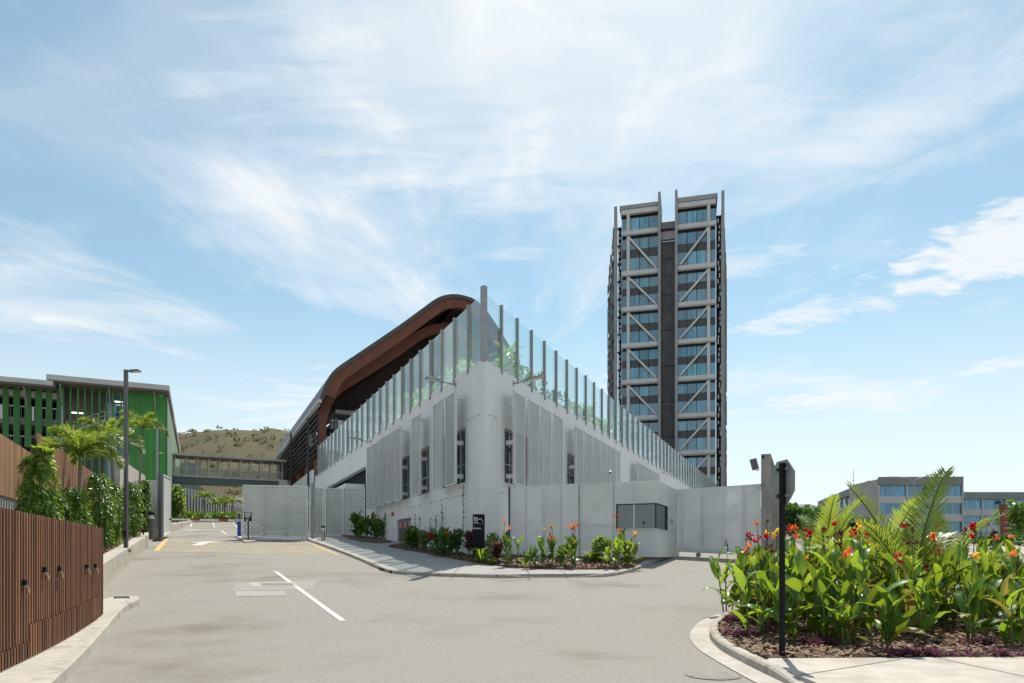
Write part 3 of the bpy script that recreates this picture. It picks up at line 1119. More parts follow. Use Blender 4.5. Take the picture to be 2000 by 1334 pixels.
for q in ((36, 1138), (76, 1113), (106, 1111), (161, 1107), (178, 1105)):
    padlock(*q)

# upper, paler timber fence on its ribbed retaining wall
UA = Vector((upx(14), 14))
ud = Vector((-.459, 1)).normalized()
uf = thing('timber_fence', 'tall pale brown slatted timber fence stepping up behind the planted bed', 'fence', (UA.x, UA.y, 0), math.atan2(ud.y, ud.x))
sm2 = MB().box(-.042, .042, -.04, 0, 0, 1).mesh('slat')
L1 = (24.2 - 14) / ud.y
L2 = (53 - 14) / ud.y
u = 0
while u < L2:
    zb, zt = (3.42, 5.18) if u < L1 else (3.7 + .045 * (u - L1), 6.05 + .045 * (u - L1) * .25)
    if zt - zb > .3:
        obj('slat', sm2, A['fence_pale'], uf, (u, -RND.uniform(0, .006), zb), 0, (1, 1, zt - zb + RND.uniform(-.01, .01)))
    u += .112 if u < L1 else .16
MB().box(0, L1, .0, .06, 3.6, 3.7).box(0, L1, 0, .06, 4.8, 4.9).build('rail', A['timber_dark'], uf)
MB().box(L1, L2, .0, .06, 4.3, 4.4).box(L1, L2, 0, .06, 5.6, 5.7).build('rail', A['timber_dark'], uf)
MB().box(0, L1, .07, .10, 3.45, 5.12).build('gap_shade_board', A['timber_dark'], uf)  # its dark colour supplies the shade in these slat gaps too
MB().box(L1 + .02, L2, .07, .10, 3.75, 6.0).build('gap_shade_board', A['timber_dark'], uf)
rw = thing('retaining_wall', 'ribbed grey concrete retaining wall under the pale timber fence', 'retaining wall', (UA.x, UA.y, 0), math.atan2(ud.y, ud.x))
m = MB()
poly = []
u = 0
while u < L1 + 2:
    poly += [(u, 0.0), (u + .11, 0.0), (u + .15, .06), (u + .26, .06)]
    u += .30
poly += [(L1 + 2, .45), (0, .45)]
m.prism(poly, -.2, 3.40)
m.build('ribbed_face', A['slab_conc'], rw)
MB().box(L1 + 2, L2 + 2, .02, .45, 0, 3.68).build('plain_face', A['slab_conc'], rw)
# dark box on the upper fence
bx = MB().box(-.22, .22, -.05, .25, -.42, .42).build('meter_box', A['black_panel'], bevel=.02, loc=(upx(23.4) - .1, 23.5, 4.97), rot=math.atan2(ud.y, ud.x))
tag(bx, 'small dark cabinet fixed above the step in the pale timber fence', 'cabinet')
# concrete wall climbing behind the fence
cw = thing('concrete_wall', 'pale board marked concrete wall rising behind the palms to the green building', 'wall', (upx(50), 50, gz(upx(50), 50)), math.atan2(ud.y, ud.x))
for i in range(9):
    a, b = i * 2.9, i * 2.9 + 2.88
    z0 = gz(upx(50), 50)
    ta, tb = 8.9 + .06 * a - z0, 8.9 + .06 * b - z0
    MB().hexa([(a, 0, -2), (b, 0, -2), (b, .3, -2), (a, .3, -2), (a, 0, ta), (b, 0, tb), (b, .3, tb), (a, .3, ta)]).build('wall_panel', A['concrete'], cw)
# ================================================================== white corner building with glass screen on the roof
CY = 30.5
CX = (945 - 1000) / F * CY
DLa = math.atan2(0.9089, -0.4171)
DR = Vector((0.3943, 0.9190))
DRa = math.atan2(0.9190, 0.3943)
WT = EYE + (HZ - 702.4) / F * CY           # top of the wall
GH = 3.0                                   # glass height
C0 = Vector((CX, CY))
zc0 = gz(CX, CY)
wb = thing('white_building', 'white wedge shaped building with louvre screens and a tall glass roof screen', 'building', (CX, CY, zc0))
WZ = WT - zc0


class Face:
    """a facade: u along it away from the corner, v outwards, z above the corner's ground"""
    def __init__(s, d, ang, sgn):
        s.d, s.ang, s.sgn = d, ang, sgn
        s.n = Vector((-d.y, d.x)) * sgn

    def u(s, px, v=0.0):
        r = (px - 1000) / F
        o = C0 + s.n * v
        return (r * o.y - o.x) / (s.d.x - r * s.d.y)

    def z(s, px, py, v=0.0):
        t = s.u(px, v)
        Y = (C0 + s.n * v + s.d * t).y
        return EYE + (HZ - py) / F * Y - zc0

    def loc(s, u, v=0, z=0):
        p = s.d * u + s.n * v
        return (p.x, p.y, z)

    def box(s, m, u0, u1, v0, v1, z0, z1):
        a, b = sorted((v0 * s.sgn, v1 * s.sgn))
        m.box(u0, u1, a, b, z0, z1, Matrix.Rotation(s.ang, 4, 'Z'))
        return m

    def put(s, name, mat, u0, u1, v0, v1, z0, z1, parent=None, bevel=0):
        return s.box(MB(), u0, u1, v0, v1, z0, z1).build(name, mat, parent or wb, bevel=bevel)

    def place(s, name, me, mat, u, v, z, parent=None, scale=None):
        return obj(name, me, mat, parent or wb, s.loc(u, v, z), s.ang, scale)


FLf = Face(DL, DLa, 1)
FRf = Face(DR, DRa, -1)
LLEN, RLEN = FLf.u(618), 92.0
URE = FLf.u(716) + .2     # where the ground floor steps back on the left

# walls: poured with window openings left as recesses
def wall_with_holes(face, u0, u1, z0, z1, holes, t=.45):
    """holes: (u0,u1,z0,z1); the wall is cut into strips round them"""
    m = MB()
    hs = sorted(holes)
    u = u0
    for a, b, c, d in hs:
        face.box(m, u, a, -t, 0, z0, z1)
        face.box(m, a, b, -t, 0, z0, c)
        face.box(m, a, b, -t, 0, d, z1)
        u = b
    face.box(m, u, u1, -t, 0, z0, z1)
    return m


def win_hole(face, pa, pb, z0, z1):
    a, b = face.u(pa), face.u(pb)
    return (min(a, b), max(a, b), z0, z1)


NOSE = 1.1          # the solid mitred corner
nl, nr = FLf.loc(NOSE), FRf.loc(NOSE)
MB().prism([(0, 0), (nr[0], nr[1]), (nl[0], nl[1])], -.6, WZ).build('corner_nose', A['white_wall'], wb)
lh = [win_hole(FLf, 909, 860, 3.75, 6.35), win_hole(FLf, 838, 806, 3.75, 6.35), win_hole(FLf, 800, 722, 3.75, 6.35)]
dz0, dz1 = FLf.z(790, 1057) - .1, FLf.z(790, 1013)
dh = win_hole(FLf, 803, 775, dz0, dz1)
# the louvred doors sit under the third window strip: cut the wall below separately
ml = wall_with_holes(FLf, NOSE, URE, 3.2, WZ, lh)
for face_args in ((NOSE, dh[0], -.6, 3.2), (dh[0], dh[1], dz1, 3.2), (dh[1], URE, -.6, 3.2)):
    FLf.box(ml, face_args[0], face_args[1], -.45, 0, face_args[2], face_args[3])
ml.build('wall', A['white_wall'], wb)
FLf.put('wall', A['white_wall'], URE, LLEN + 1, -.45, 0, FLf.z(715, 910), WZ)
FLf.put('recessed_wall', A['dark_interior'], URE, LLEN + 1, -1.9, -1.6, -.3, FLf.z(715, 910))
rh = [win_hole(FRf, 985.5, 1030, 3.75, 6.35), win_hole(FRf, 1108, 1130, 2.4, 6.5), win_hole(FRf, 1240, 1262, 2.4, 6.6)]
wall_with_holes(FRf, NOSE, RLEN, -.6, WZ, rh).build('wall', A['white_wall'], wb)
# dark rooms behind the openings
for f_, h in [(FLf, x) for x in lh] + [(FRf, x) for x in rh]:
    f_.put('window_glass', A['dark_glass'], h[0], h[1], -.30, -.27, h[2], h[3])
    w = h[1] - h[0]
    nm = max(1, round(w / 1.2))
    for i in range(nm + 1):
        u = h[0] + .03 + (w - .06) * i / nm
        f_.put('window_frame', A['alu'], u - .03, u + .03, -.27, -.2, h[2], h[3])
    for zz in (h[2] + .03, h[2] + .95, h[3] - .03):
        f_.put('window_frame', A['alu'], h[0], h[1], -.265, -.205, zz - .03, zz + .03)
# roof deck behind the parapets
e1, e2 = FLf.loc(LLEN + 1, -.4), FRf.loc(RLEN, -.4)
MB().prism([(0, .9), (e2[0], e2[1]), (e1[0], e1[1])], WZ - 1.25, WZ - .95).build('roof_deck', A['slab_conc'], wb)
# coping of the corner nose, set a little proud
FLf.put('coping', A['white_metal'], NOSE, URE, -.48, .015, WZ, WZ + .05)
FLf.put('coping', A['white_metal'], URE + .01, LLEN + 1, -.48, .015, WZ, WZ + .05)
FRf.put('coping', A['white_metal'], NOSE, RLEN, -.48, .015, WZ, WZ + .05)

MB().prism([(0, -.02), (nr[0] + .012, nr[1]), (nl[0] - .012, nl[1])], WZ, WZ + .05).build('coping', A['white_metal'], wb)
# glass screen: posts and panes one by one
pm = MB()
pm.box(-.045, .045, -.075, -.04, -.22, GH + .05)
pm.box(-.015, .015, -.04, .04, -.22, GH + .05)
pm.box(-.045, .045, .04, .075, -.22, GH + .05)
post_me = pm.mesh('glass_post')
MB().box(-.11, .11, -.11, .11, -.1, GH + .22).build('corner_post', A['post'], wb, loc=(0, .0, WZ + .05), rot=PI / 4)
SPC = 1.93
for f_, L_ in ((FLf, LLEN), (FRf, RLEN)):
    n_ = int(L_ / SPC)
    pane = MB().box(.02, SPC - .02, -.006, .006, -.05, GH).mesh('glass_pane')
    for i in range(n_ + 1):
        if i:
            f_.place('glass_post', post_me, A['post'], i * SPC, .0, WZ + .05)
        if i < n_ or f_ is FRf:
            f_.place('glass_pane', pane, A['balustrade_glass'], i * SPC, -.05, WZ + .05)

# louvre screens standing off the wall on brackets
VS = .60      # stand-off of the screens
ZB, ZT = FLf.z(886, 946.6, VS), FLf.z(887, 765, VS)


def screens(face, spans, z0, z1, name='screen_panel'):
    for a, b in spans:
        u0, u1 = sorted((face.u(a, VS), face.u(b, VS)))
        g_ = min(.10, (u1 - u0) * .06)
        u0, u1 = u0 + g_, u1 - g_
        o = face.put(name, A['screen'], u0, u1, VS - .02, VS + .02, z0, z1)
        fm = MB()
        for x0, x1, y0, y1 in ((u0, u0 + .05, z0, z1), (u1 - .05, u1, z0, z1), (u0, u1, z0, z0 + .05), (u0, u1, z1 - .05, z1)):
            face.box(fm, x0, x1, VS - .07, VS + .035, y0, y1)
        fm.build('panel_frame', A['white_metal'], o)
        fm = MB()
        for k in (.22, .5, .78):
            face.box(fm, u1 + .005, u1 + .05, VS - .13, VS + .01, z0 + (z1 - z0) * k - .12, z0 + (z1 - z0) * k + .12)
        fm.build('hinge', A['post'], o)


screens(FLf, [(891, 869), (866, 845), (821, 803.5), (784, 769.5), (768, 755), (753.5, 741.5), (740, 728.5), (727, 716.5)], ZB, ZT)
screens(FRf, [(1003, 1026), (1032, 1053.6), (1057.5, 1077), (1081.4, 1099.7), (1123.4, 1139), (1140.8, 1156.4), (1158.5, 1172.3), (1173.5, 1185.5), (1187.9, 1199.9), (1200.8, 1211.9),
              (1245, 1251.5), (1252.2, 1258), (1258.8, 1264.2), (1265, 1270.2), (1271, 1276.5), (1277.2, 1282), (1282.8, 1287)], ZB, ZT)
for f_, px in ((FLf, 893), (FLf, 823), (FLf, 786), (FRf, 1000), (FRf, 1121), (FRf, 1243)):
    u = f_.u(px, .3)
    for z in (3.95, 5.55, 7.75):
        f_.put('bracket', A['white_metal'], u - .05, u + .05, 0, VS - .01, z, z + .2)
    # top bracket with its round fixing plate
    f_.put('fixing_plate', A['white_metal'], u - .09, u + .09, 0, .03, 7.6, 8.1)
# louvre vent above a right hand window
for k in range(9):
    h = rh[1]
    f = FRf
    f.put('vent_slat', A['alu'], h[0] + .02, h[1] - .02, -.2, -.12, 5.2 + k * .14, 5.26 + k * .14)

FRf.put('edge_light_line', A['white_metal'], .012, .07, .0005, .008, -.5, WZ - .02)  # added strip; its line stands in for the light step at the corner
# trellis: studs and wires for the climbers at the foot of the corner
stud = MB().tube([(0, 0, 0), (0, .16, 0)], .018, 6).mesh('trellis_stud')
stud2 = MB().tube([(0, 0, 0), (0, -.16, 0)], .018, 6).mesh('trellis_stud')
for f_, us, zt, sm_ in ((FLf, [0.45, 1.05, 1.65], 6.6, stud), (FRf, [0.5, 1.1], 6.6, stud2),
                        (FLf, [2.4, 3.1, 3.8, 4.7, 5.6, 6.5, 7.4, 8.4, 9.4, 10.4, 11.5], 3.15, stud), (FLf, [15.0, 16.2, 17.5, 18.8, 20.2], 2.9, stud), (FRf, [1.8, 2.6], 3.2, stud2)):
    for u in us:
        f_.place('trellis_stud', sm_, A['post'], u, 0, zt)
        FL_ = f_.box(MB(), u - .004, u + .004, .147, .155, .2 + .08 * u * .9, zt)
        FL_.build('trellis_wire', A['alu'], wb)
    for z in ([3.3, 4.4, 5.5] if zt > 6 else []) + [1.0 + .07 * us[0], 2.0 + .05 * us[0]]:
        if z < zt:
            f_.put('trellis_wire', A['alu'], us[0], us[-1], .158, .164, z, z + .007)

# louvred double doors with notices
dd = thing('louvred_doors', 'grey louvred double doors with pink notices in the white wall', 'door', FLf.loc(0, 0, 0), 0)
dd.location = Vector((CX, CY, zc0)) + Vector(FLf.loc(dh[0], 0, 0))
dw = (dh[1] - dh[0])
off = Vector(FLf.loc(dh[0], 0, 0))


class FOff:
    pass


def dput(name, mat, u0, u1, v0, v1, z0, z1, par):
    m = MB()
    FLf.box(m, u0, u1, v0, v1, z0, z1)
    return m.build(name, mat, par)


for k in range(3):
    a, b = dw * k / 3 + .02, dw * (k + 1) / 3 - .02
    lf = dput('door_leaf', A['door_grey'], a, b, -.16, -.12, dz0, dz1 - .02, dd)
    for j in range(13):
        z = dz0 + .18 + j * (dz1 - dz0 - .35) / 13
        dput('louvre_slat', A['dark_steel'], a + .12, b - .12, -.125, -.10, z, z + .05, lf)
    dput('notice', A['pink'], a + .26, b - .26, -.10, -.09, dz1 - .52, dz1 - .22, lf)
dput('door_step', A['concrete'], -.1, dw + .1, 0, .7, dz0 - .5, dz0 + .02, dd)
ab = MB().tube([(0, 0, 0), (-.06, -.03, 0)], .13, 12).build('alarm_bell', A['red'], loc=Vector((CX, CY, zc0)) + Vector(FLf.loc(FLf.u(768), .03, FLf.z(768, 1004))))
tag(ab, 'round red alarm bell on the white wall beside the louvred doors', 'alarm bell')

# entrance canopy on the far part of the left side
cz = FLf.z(690, 936, 1.5)
can = FLf.put('entrance_canopy', A['white_metal'], URE + .4, URE + 26, .0, 1.5, cz - .32, cz)
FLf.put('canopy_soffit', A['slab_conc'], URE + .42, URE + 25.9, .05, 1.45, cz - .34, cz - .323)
for k in range(20):
    u = URE + .3 + k * .9
    FLf.put('clerestory_pane', A['dark_glass'], u + .05, u + .85, -.6, -.57, cz, FLf.z(715, 910))
    FLf.put('clerestory_mullion', A['dark_steel'], u - .04, u + .04, -.6, -.5, cz, FLf.z(715, 910))


# floodlights on arms along the wall top
def flood(face, px, label):
    u = face.u(px)
    t = thing('floodlight', label, 'floodlight', Vector((CX, CY, zc0)) + Vector(face.loc(u, 0, WZ - .28)), face.ang, 'floodlights on the wall top')
    s = face.sgn
    MB().tube([(0, 0, 0), (0, s * .25, .02), (0, s * .75, .10)], .035, 8).build('arm', A['post'], t)
    MB().box(-.10, .10, s * -.02 if s > 0 else 0, .02 if s > 0 else .02, -.14, .14).build('wall_plate', A['post'], t)
    a, b = s * .68, s * 1.55
    m = MB()
    m.hexa([(-.17, a, .04), (.17, a, .04), (.22, b, .16), (-.22, b, .16), (-.13, a, .18), (.13, a, .18), (.19, b, .25), (-.19, b, .25)])
    m.build('lamp_head', A['post'], t, bevel=.02)
    m = MB()
    a2, b2 = a + s * .12, b - s * .1
    m.hexa([(-.12, a2, .048), (.12, a2, .048), (.16, b2, .136), (-.16, b2, .136), (-.12, a2, .06), (.12, a2, .06), (.16, b2, .15), (-.16, b2, .15)])
    m.build('lens', A['sign_white'], t)


flood(FLf, 890, 'grey floodlight on an arm by the corner, on the side with the louvred doors')
flood(FRf, 1003, 'grey floodlight on an arm by the corner, on the side above the guard booth')
flood(FLf, 725, 'grey floodlight on an arm above the far group of screens near the entrance canopy')
flood(FRf, 1293, 'grey floodlight on an arm far along the wall towards the tower')

# ------------------------------------------------------------------ white perforated fence, guard booth and gate
BK = P(1283, 938, 29.0)                      # booth corner, top
BT = BK.z
fdir = Vector((-0.930, 0.3675)).normalized()  # from the corner along the fence to the left
bdir = (P(1323, 957, 33.1).xy - BK.xy).normalized()
bln = (P(1323, 957, 33.1).xy - BK.xy).length
g0 = gz(BK.x, BK.y)
FANG = math.atan2(-fdir.y, -fdir.x)          # local x runs from the left end towards the booth


def fu(px):
    r = (px - 1000) / F
    return -(r * BK.y - BK.x) / (fdir.x - r * fdir.y) * -1


# distance from booth corner along fdir for a pixel column
def fd_u(px):
    r = (px - 1000) / F
    return (r * BK.y - BK.x) / (fdir.x - r * fdir.y)


def fz(py, u):
    Y = BK.y + fdir.y * u
    return EYE + (HZ - py) / F * Y


fence = thing('perforated_fence', 'white perforated metal fence between the corner and the guard booth', 'fence', (BK.x, BK.y, g0), FANG)
seams = [997, 1027.5, 1061, 1095.5, 1131]
pb = EYE + (HZ - 1088) / F * 29.0 - g0       # bottom of the panels
pt = BT - g0
for a, b in zip(seams, seams[1:]):
    u0, u1 = -fd_u(a), -fd_u(b)
    o = MB().box(u0 + .012, u1 - .012, -.02, .02, pb - .1, pt).build('fence_panel', A['perf'], fence)
    m = MB()
    m.box(u0 + .012, u0 + .06, .02, .08, pb - .1, pt).box(u1 - .06, u1 - .012, .02, .08, pb - .1, pt).box(u0 + .06, u1 - .06, .02, .08, pt - .05, pt).box(u0 + .06, u1 - .06, .02, .08, pb - .1, pb - .05)
    m.build('panel_frame', A['white_metal'], o)
    MB().box(u0 - .004, u0 + .022, -.028, -.021, pb - .1, pt).build('seam_strip', A['white_metal'], o)
u0 = -fd_u(997)
MB().box(u0 - .09, u0 - .012, -.03, .08, -.1, pt - .02).build('shade_gap_strip', A['dark_steel'], fence)  # dark strip painting in the shadow gap at the fence's left end
for u in [-fd_u(s) for s in seams]:
    MB().box(u - .06, u + .06, .09, .21, -.2, pt - .03).build('fence_post', A['white_metal'], fence)
MB().box(-fd_u(997) + .05, -fd_u(1131), .0, .3, -.3, pb - .12).build('plinth', A['concrete'], fence)
# gate leaf beside the booth
lg = thing('gate_leaf', 'white perforated gate leaf with cross braces next to the booth window', 'gate', (BK.x, BK.y, g0), FANG)
u0, u1 = -fd_u(1131) + .03, -fd_u(1200) - .03
lf = MB().box(u0, u1, -.02, .02, pb - .05, pt).build('leaf_panel', A['perf'], lg)
m = MB().box(u0, u0 + .08, .02, .10, pb - .05, pt).box(u1 - .08, u1, .02, .10, pb - .05, pt).box(u0 + .08, u1 - .08, .02, .10, pt - .08, pt).box(u0 + .08, u1 - .08, .02, .10, pb - .05, pb + .03).box(u0 + .08, u1 - .08, .02, .10, pb + 1.35, pb + 1.45)
m.build('leaf_frame', A['post'], lg)
MB().bar((u0 + .05, .06, pb + 1.4), (u1 - .05, .06, pt - .1), .07, .07).build('brace', A['post'], lg)
MB().bar((u0 + .05, .075, pb + 1.4), (u1 - .05, .075, pb + .1), .07, .07).build('brace', A['post'], lg)
for z in (pb + .7, pb + 1.5, pb + 2.6):
    MB().tube([(u0 - .015, -.04, z - .12), (u0 - .015, -.04, z + .12)], .025, 8).build('hinge', A['post'], lg)

# booth
bo = thing('guard_booth', 'white metal guard booth with a dark corner window band', 'booth', (BK.x, BK.y, g0))
bang = math.atan2(bdir.y, bdir.x)
sw = fd_u(1200)                             # front width
fvec = fdir
inn = bdir


def bp(u, w, z):
    """u along the front from the corner, w along the side, z above the booth's ground"""
    p = fvec * u + inn * w
    return (p.x, p.y, z)


def bslab(name, mat, u0, u1, w0, w1, z0, z1, par=None):
    return MB().hexa([bp(u0, w0, z0), bp(u1, w0, z0), bp(u1, w1, z0), bp(u0, w1, z0), bp(u0, w0, z1), bp(u1, w0, z1), bp(u1, w1, z1), bp(u0, w1, z1)]).build(name, mat, par or bo)


wz0 = EYE + (HZ - 1032) / F * 29.0 - g0
wz1 = EYE + (HZ - 984) / F * 29.0 - g0
r_ = (1305 - 1000) / F
wside = (r_ * BK.y - BK.x) / (bdir.x - r_ * bdir.y)
ufr = fd_u(1204)
sm_u = fd_u(1238)
T = .08
G_ = .006
# cladding sheets, front and side, below and above the window band
for (a, b) in ((G_, sm_u - G_), (sm_u + G_, sw)):
    bslab('cladding_panel', A['perf'], a, b, 0, .03, pb, wz0 - .05)
    bslab('cladding_panel', A['perf'], a, b, 0, .03, wz1 + .04, pt)
for (a, b) in ((0.031, wside - G_), (wside + G_, bln)):
    bslab('cladding_panel', A['perf'], 0.0, .03, a, b, pb, wz0 - .05)
    bslab('cladding_panel', A['perf'], 0.0, .03, a, b, wz1 + .04, pt)
bslab('cladding_panel', A['perf'], 0, .03, wside + G_, bln, wz0 - .05 + G_, wz1 + .04 - G_)
bslab('cladding_panel', A['perf'], ufr + .02, sw, 0, .03, wz0 - .05 + G_, wz1 + .04 - G_)
# inner shell, floor, roof, back
bslab('inner_wall', A['grey_wall'], .05, sw, .06, .14, pb, wz0 - .06)
bslab('inner_wall', A['grey_wall'], .05, sw, .06, .14, wz1 + .05, pt - .05)
bslab('inner_wall', A['grey_wall'], .05, .12, .15, bln, pb, wz0 - .06)
bslab('inner_wall', A['grey_wall'], .05, .12, .15, bln, wz1 + .05, pt - .05)
bslab('inner_wall', A['grey_wall'], .05, .12, wside, bln, wz0 - .055, wz1 + .045)
bslab('back_wall', A['grey_wall'], .13, sw - .1, bln - .12, bln - .02, pb, pt - .05)
bslab('end_wall', A['grey_wall'], sw - .1, sw - .02, .15, bln, pb, pt - .05)
bslab('booth_roof', A['white_metal'], .04, sw - .01, .05, bln - .01, pt - .05, pt - .01)
bslab('booth_floor', A['slab_conc'], .12, sw - .1, .15, bln - .12, pb - .05, pb)
bslab('plinth', A['concrete'], .25, sw, .25, bln - .05, -.5, pb - .06)
for k in range(7):
    bslab('blind_strip', A['white_metal'] if k % 2 else A['zinc'], sw - .5 - k * .13, sw - .42 - k * .13, .35, .37, wz0 - .1, wz1 + .05)
bslab('monitor', A['black'], .35, .85, .4, .45, wz0 + .02, wz0 + .4)
bslab('counter', A['grey_wall'], .3, sw - .3, .2, .8, wz0 - .2, wz0 - .15)
# window band wrapping the corner
bslab('window_pane', A['clear_glass'], .05, sm_u - .03, .055, .065, wz0, wz1)
bslab('window_pane', A['clear_glass'], sm_u + .03, ufr, .055, .065, wz0, wz1)
bslab('window_pane', A['clear_glass'], .055, .065, .08, wside - .35, wz0, wz1)
bslab('window_pane', A['clear_glass'], .055, .065, wside - .29, wside - .04, wz0, wz1)
bslab('window_sill', A['alu'], -.03, ufr + .05, -.05, .05, wz0 - .05, wz0)
bslab('window_sill', A['alu'], -.03, .05, .052, wside, wz0 - .05, wz0)
bslab('window_head', A['dark_steel'], .031, ufr + .02, .031, .09, wz1 - .01, wz1 + .04)
for u in (ufr - .01, sm_u):
    bslab('mullion', A['alu'] if u == sm_u else A['dark_steel'], u - .03, u + .03, .02, .08, wz0, wz1)
for w in (wside - .32, wside - .02):
    bslab('mullion', A['dark_steel'], .02, .08, w - .025, w + .025, wz0, wz1)
bslab('corner_mullion', A['dark_steel'], .03, .09, .03, .09, wz0, wz1)
bslab('intercom', A['post'], -.06, -.002, wside + .55, wside + .85, wz0 + .35, wz0 + .55)

# sliding gate to the right, framed sheets with a long diagonal brace behind
GA, GB = P(1326, 956, 33.0), P(1486, 945.5, 30.5)
gl = (GB.xy - GA.xy).length
gang = math.atan2(GB.y - GA.y, GB.x - GA.x)
gg = gz(GA.x, GA.y)
gate = thing('sliding_gate', 'white perforated sliding gate between the guard booth and the concrete pier', 'gate', (GA.x, GA.y, gg), gang)
gd = (GB.xy - GA.xy).normalized()


def gu(px):
    r = (px - 1000) / F
    return (r * GA.y - GA.x) / (gd.x - r * gd.y)


gt = GA.z - gg
def gbot(u):
    q = GA.xy + gd * u
    return gz(q.x, q.y) - gg + .22


edges_ = [1327, 1365.5, 1405.5, 1447.5, 1486]
for a, b in zip(edges_, edges_[1:]):
    u0, u1 = gu(a) + .01, gu(b) - .01
    o = MB().hexa([(u0, -.02, gbot(u0)), (u1, -.02, gbot(u1)), (u1, .02, gbot(u1)), (u0, .02, gbot(u0)), (u0, -.02, gt), (u1, -.02, gt), (u1, .02, gt), (u0, .02, gt)]).build('gate_panel', A['perf'], gate)
    MB().box(u0 - .012, u0 + .05, -.03, -.021, gbot(u1) + .15, gt - .01).build('seam_strip', A['white_metal'], o)
    MB().box(u0 + .06, u0 + .16, .03, .13, gbot(u0), gt).build('upright', A['post'], gate)
MB().box(0, gl, .03, .13, gt - .12, gt).build('top_rail', A['post'], gate)
MB().hexa([(0, .03, gbot(0)), (gl, .03, gbot(gl)), (gl, .17, gbot(gl)), (0, .17, gbot(0)), (0, .03, gbot(0) + .22), (gl, .03, gbot(gl) + .22), (gl, .17, gbot(gl) + .22), (0, .17, gbot(0) + .22)]).build('bottom_rail', A['post'], gate)
MB().bar((.2, .2, gbot(0) + .4), (gl - .1, .2, gt - .15), .12, .14).build('brace', A['post'], gate)
MB().box(-.14, -.03, -.05, .12, -.3, gt + .02).build('gate_post', A['white_metal'], gate)
for k in range(2):
    MB().tube([(gl * (.25 + .5 * k), -.04, gbot(gl * (.25 + .5 * k)) - .1), (gl * (.25 + .5 * k), .08, gbot(gl * (.25 + .5 * k)) - .1)], .11, 12).build('roller_wheel', A['post'], gate)

# concrete blade pier
PR = P(1486.5, 887, 30.3)
pg = gz(PR.x, PR.y)
pier = thing('concrete_pier', 'tall weathered concrete blade wall at the end of the sliding gate', 'wall', (PR.x, PR.y, pg), DRa)
PT_ = PR.z - pg
# local x along the receding direction, local -y towards the right
wd = .40
MB().box(0, 11, -wd, 0, -.5, PT_).build('blade', A['pier'], pier, bevel=.015)
for k in range(15):
    MB().box(.3 + k * .7, .36 + k * .7, -wd - .02, -wd + .01, -.3, PT_ - .03).build('formwork_rib', A['pier'], pier)
MB().box(-.004, .1, -.15, -.02, PT_ - .2, PT_ - .06).build('recess', A['dark_joint'], pier)
sl = thing('wall_lamp', 'small tilted panel lamp on a bracket high on the concrete pier', 'lamp', (PR.x - .02, PR.y + .15, PR.z - .55))
MB().tube([(0, 0, -.12), (-.12, -.02, -.16), (-.2, -.02, -.1)], .022, 6).build('bracket', A['post'], sl)
MB().bar((-.17, -.02, -.12), (-.30, -.02, .36), .30, .05).build('panel', A['lamp_grey'], sl)
MB().bar((-.20, -.02, -.105), (-.325, -.02, .35), .26, .012).build('lens', A['alu'], sl)

# security camera on the building
ct = thing('security_camera', 'white security camera on a bracket before the screens above the fence', 'camera', Vector((CX, CY, zc0)) + Vector(FRf.loc(FRf.u(1166, .0), .0, FRf.z(1166, 915, .8))), FRf.ang)
MB().tube([(0, 0, -.05), (0, -.9, -.05), (0, -.9, .02)], .02, 6).build('arm', A['post'], ct)
MB().bar((.16, -.9, .12), (-.22, -1.0, .02), .15, .15).build('housing', A['sign_white'], ct, bevel=.02)
MB().bar((-.21, -1.0, .025), (-.235, -1.005, .018), .11, .11).build('lens', A['black'], ct)
# ================================================================== hall with the curved timber roof
EX = Vector((0.9089, 0.4171))             # across the hall, to the right
HA = math.atan2(EX.y, EX.x)
hO = C0 + DL * (LLEN + 1.6)
hg = gz(hO.x, hO.y)
hall = thing('timber_hall', 'big hall with a curved roof on red brown timber arches', 'building', (hO.x, hO.y, hg), HA)


def hp(px, py):
    """a point in the plane of the hall's front"""
    r = (px - 1000) / F
    x = (r * hO.y - hO.x) / (EX.x - r * EX.y)
    Y = hO.y + EX.y * x
    return (x, EYE + (HZ - py) / F * Y - hg)


outer = [hp(*q) for q in [(620.5, 783), (627, 765), (636, 746), (652, 725), (700, 692), (775, 641), (820, 608), (844, 591), (861, 584), (879, 581.6), (898, 584), (919, 591.5), (939, 608), (960, 638), (980, 670), (1001, 706), (1016, 736)]]
outer = [tuple(p) for p in smooth_path(outer, 3)]


def inset(path, d):
    out = []
    n = len(path)
    for i in range(n):
        a, b = Vector(path[max(0, i - 1)]), Vector(path[min(n - 1, i + 1)])
        t = (b - a).normalized()
        out.append((path[i][0] + t.y * d, path[i][1] - t.x * d))
    return out


def band(a, b, y0, y1):
    m = MB()
    n = len(a)
    for i in range(n):
        for (q, y) in ((a[i], y0), (b[i], y0), (b[i], y1), (a[i], y1)):
            m.v.append((q[0], y, q[1]))
    for i in range(n - 1):
        for k in range(4):
            m.f.append((i * 4 + k, i * 4 + (k + 1) % 4, (i + 1) * 4 + (k + 1) % 4, (i + 1) * 4 + k))
    m.f.append((0, 1, 2, 3))
    m.f.append(tuple((n - 1) * 4 + k for k in (3, 2, 1, 0)))
    return m


HL = 46.0
i0 = inset(outer, .45)
band(outer, i0, -1.3, HL).build('roof', A['roof_metal'], hall)
i1 = inset(outer, .47)
i1b = inset(outer, .62)
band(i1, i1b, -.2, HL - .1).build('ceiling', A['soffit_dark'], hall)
# gutter line along the left eave
ex, ez = outer[0]
MB().box(ex - .12, ex + .25, -1.25, HL, ez - .42, ez - .05).build('eave_gutter', A['roof_grey'], hall)
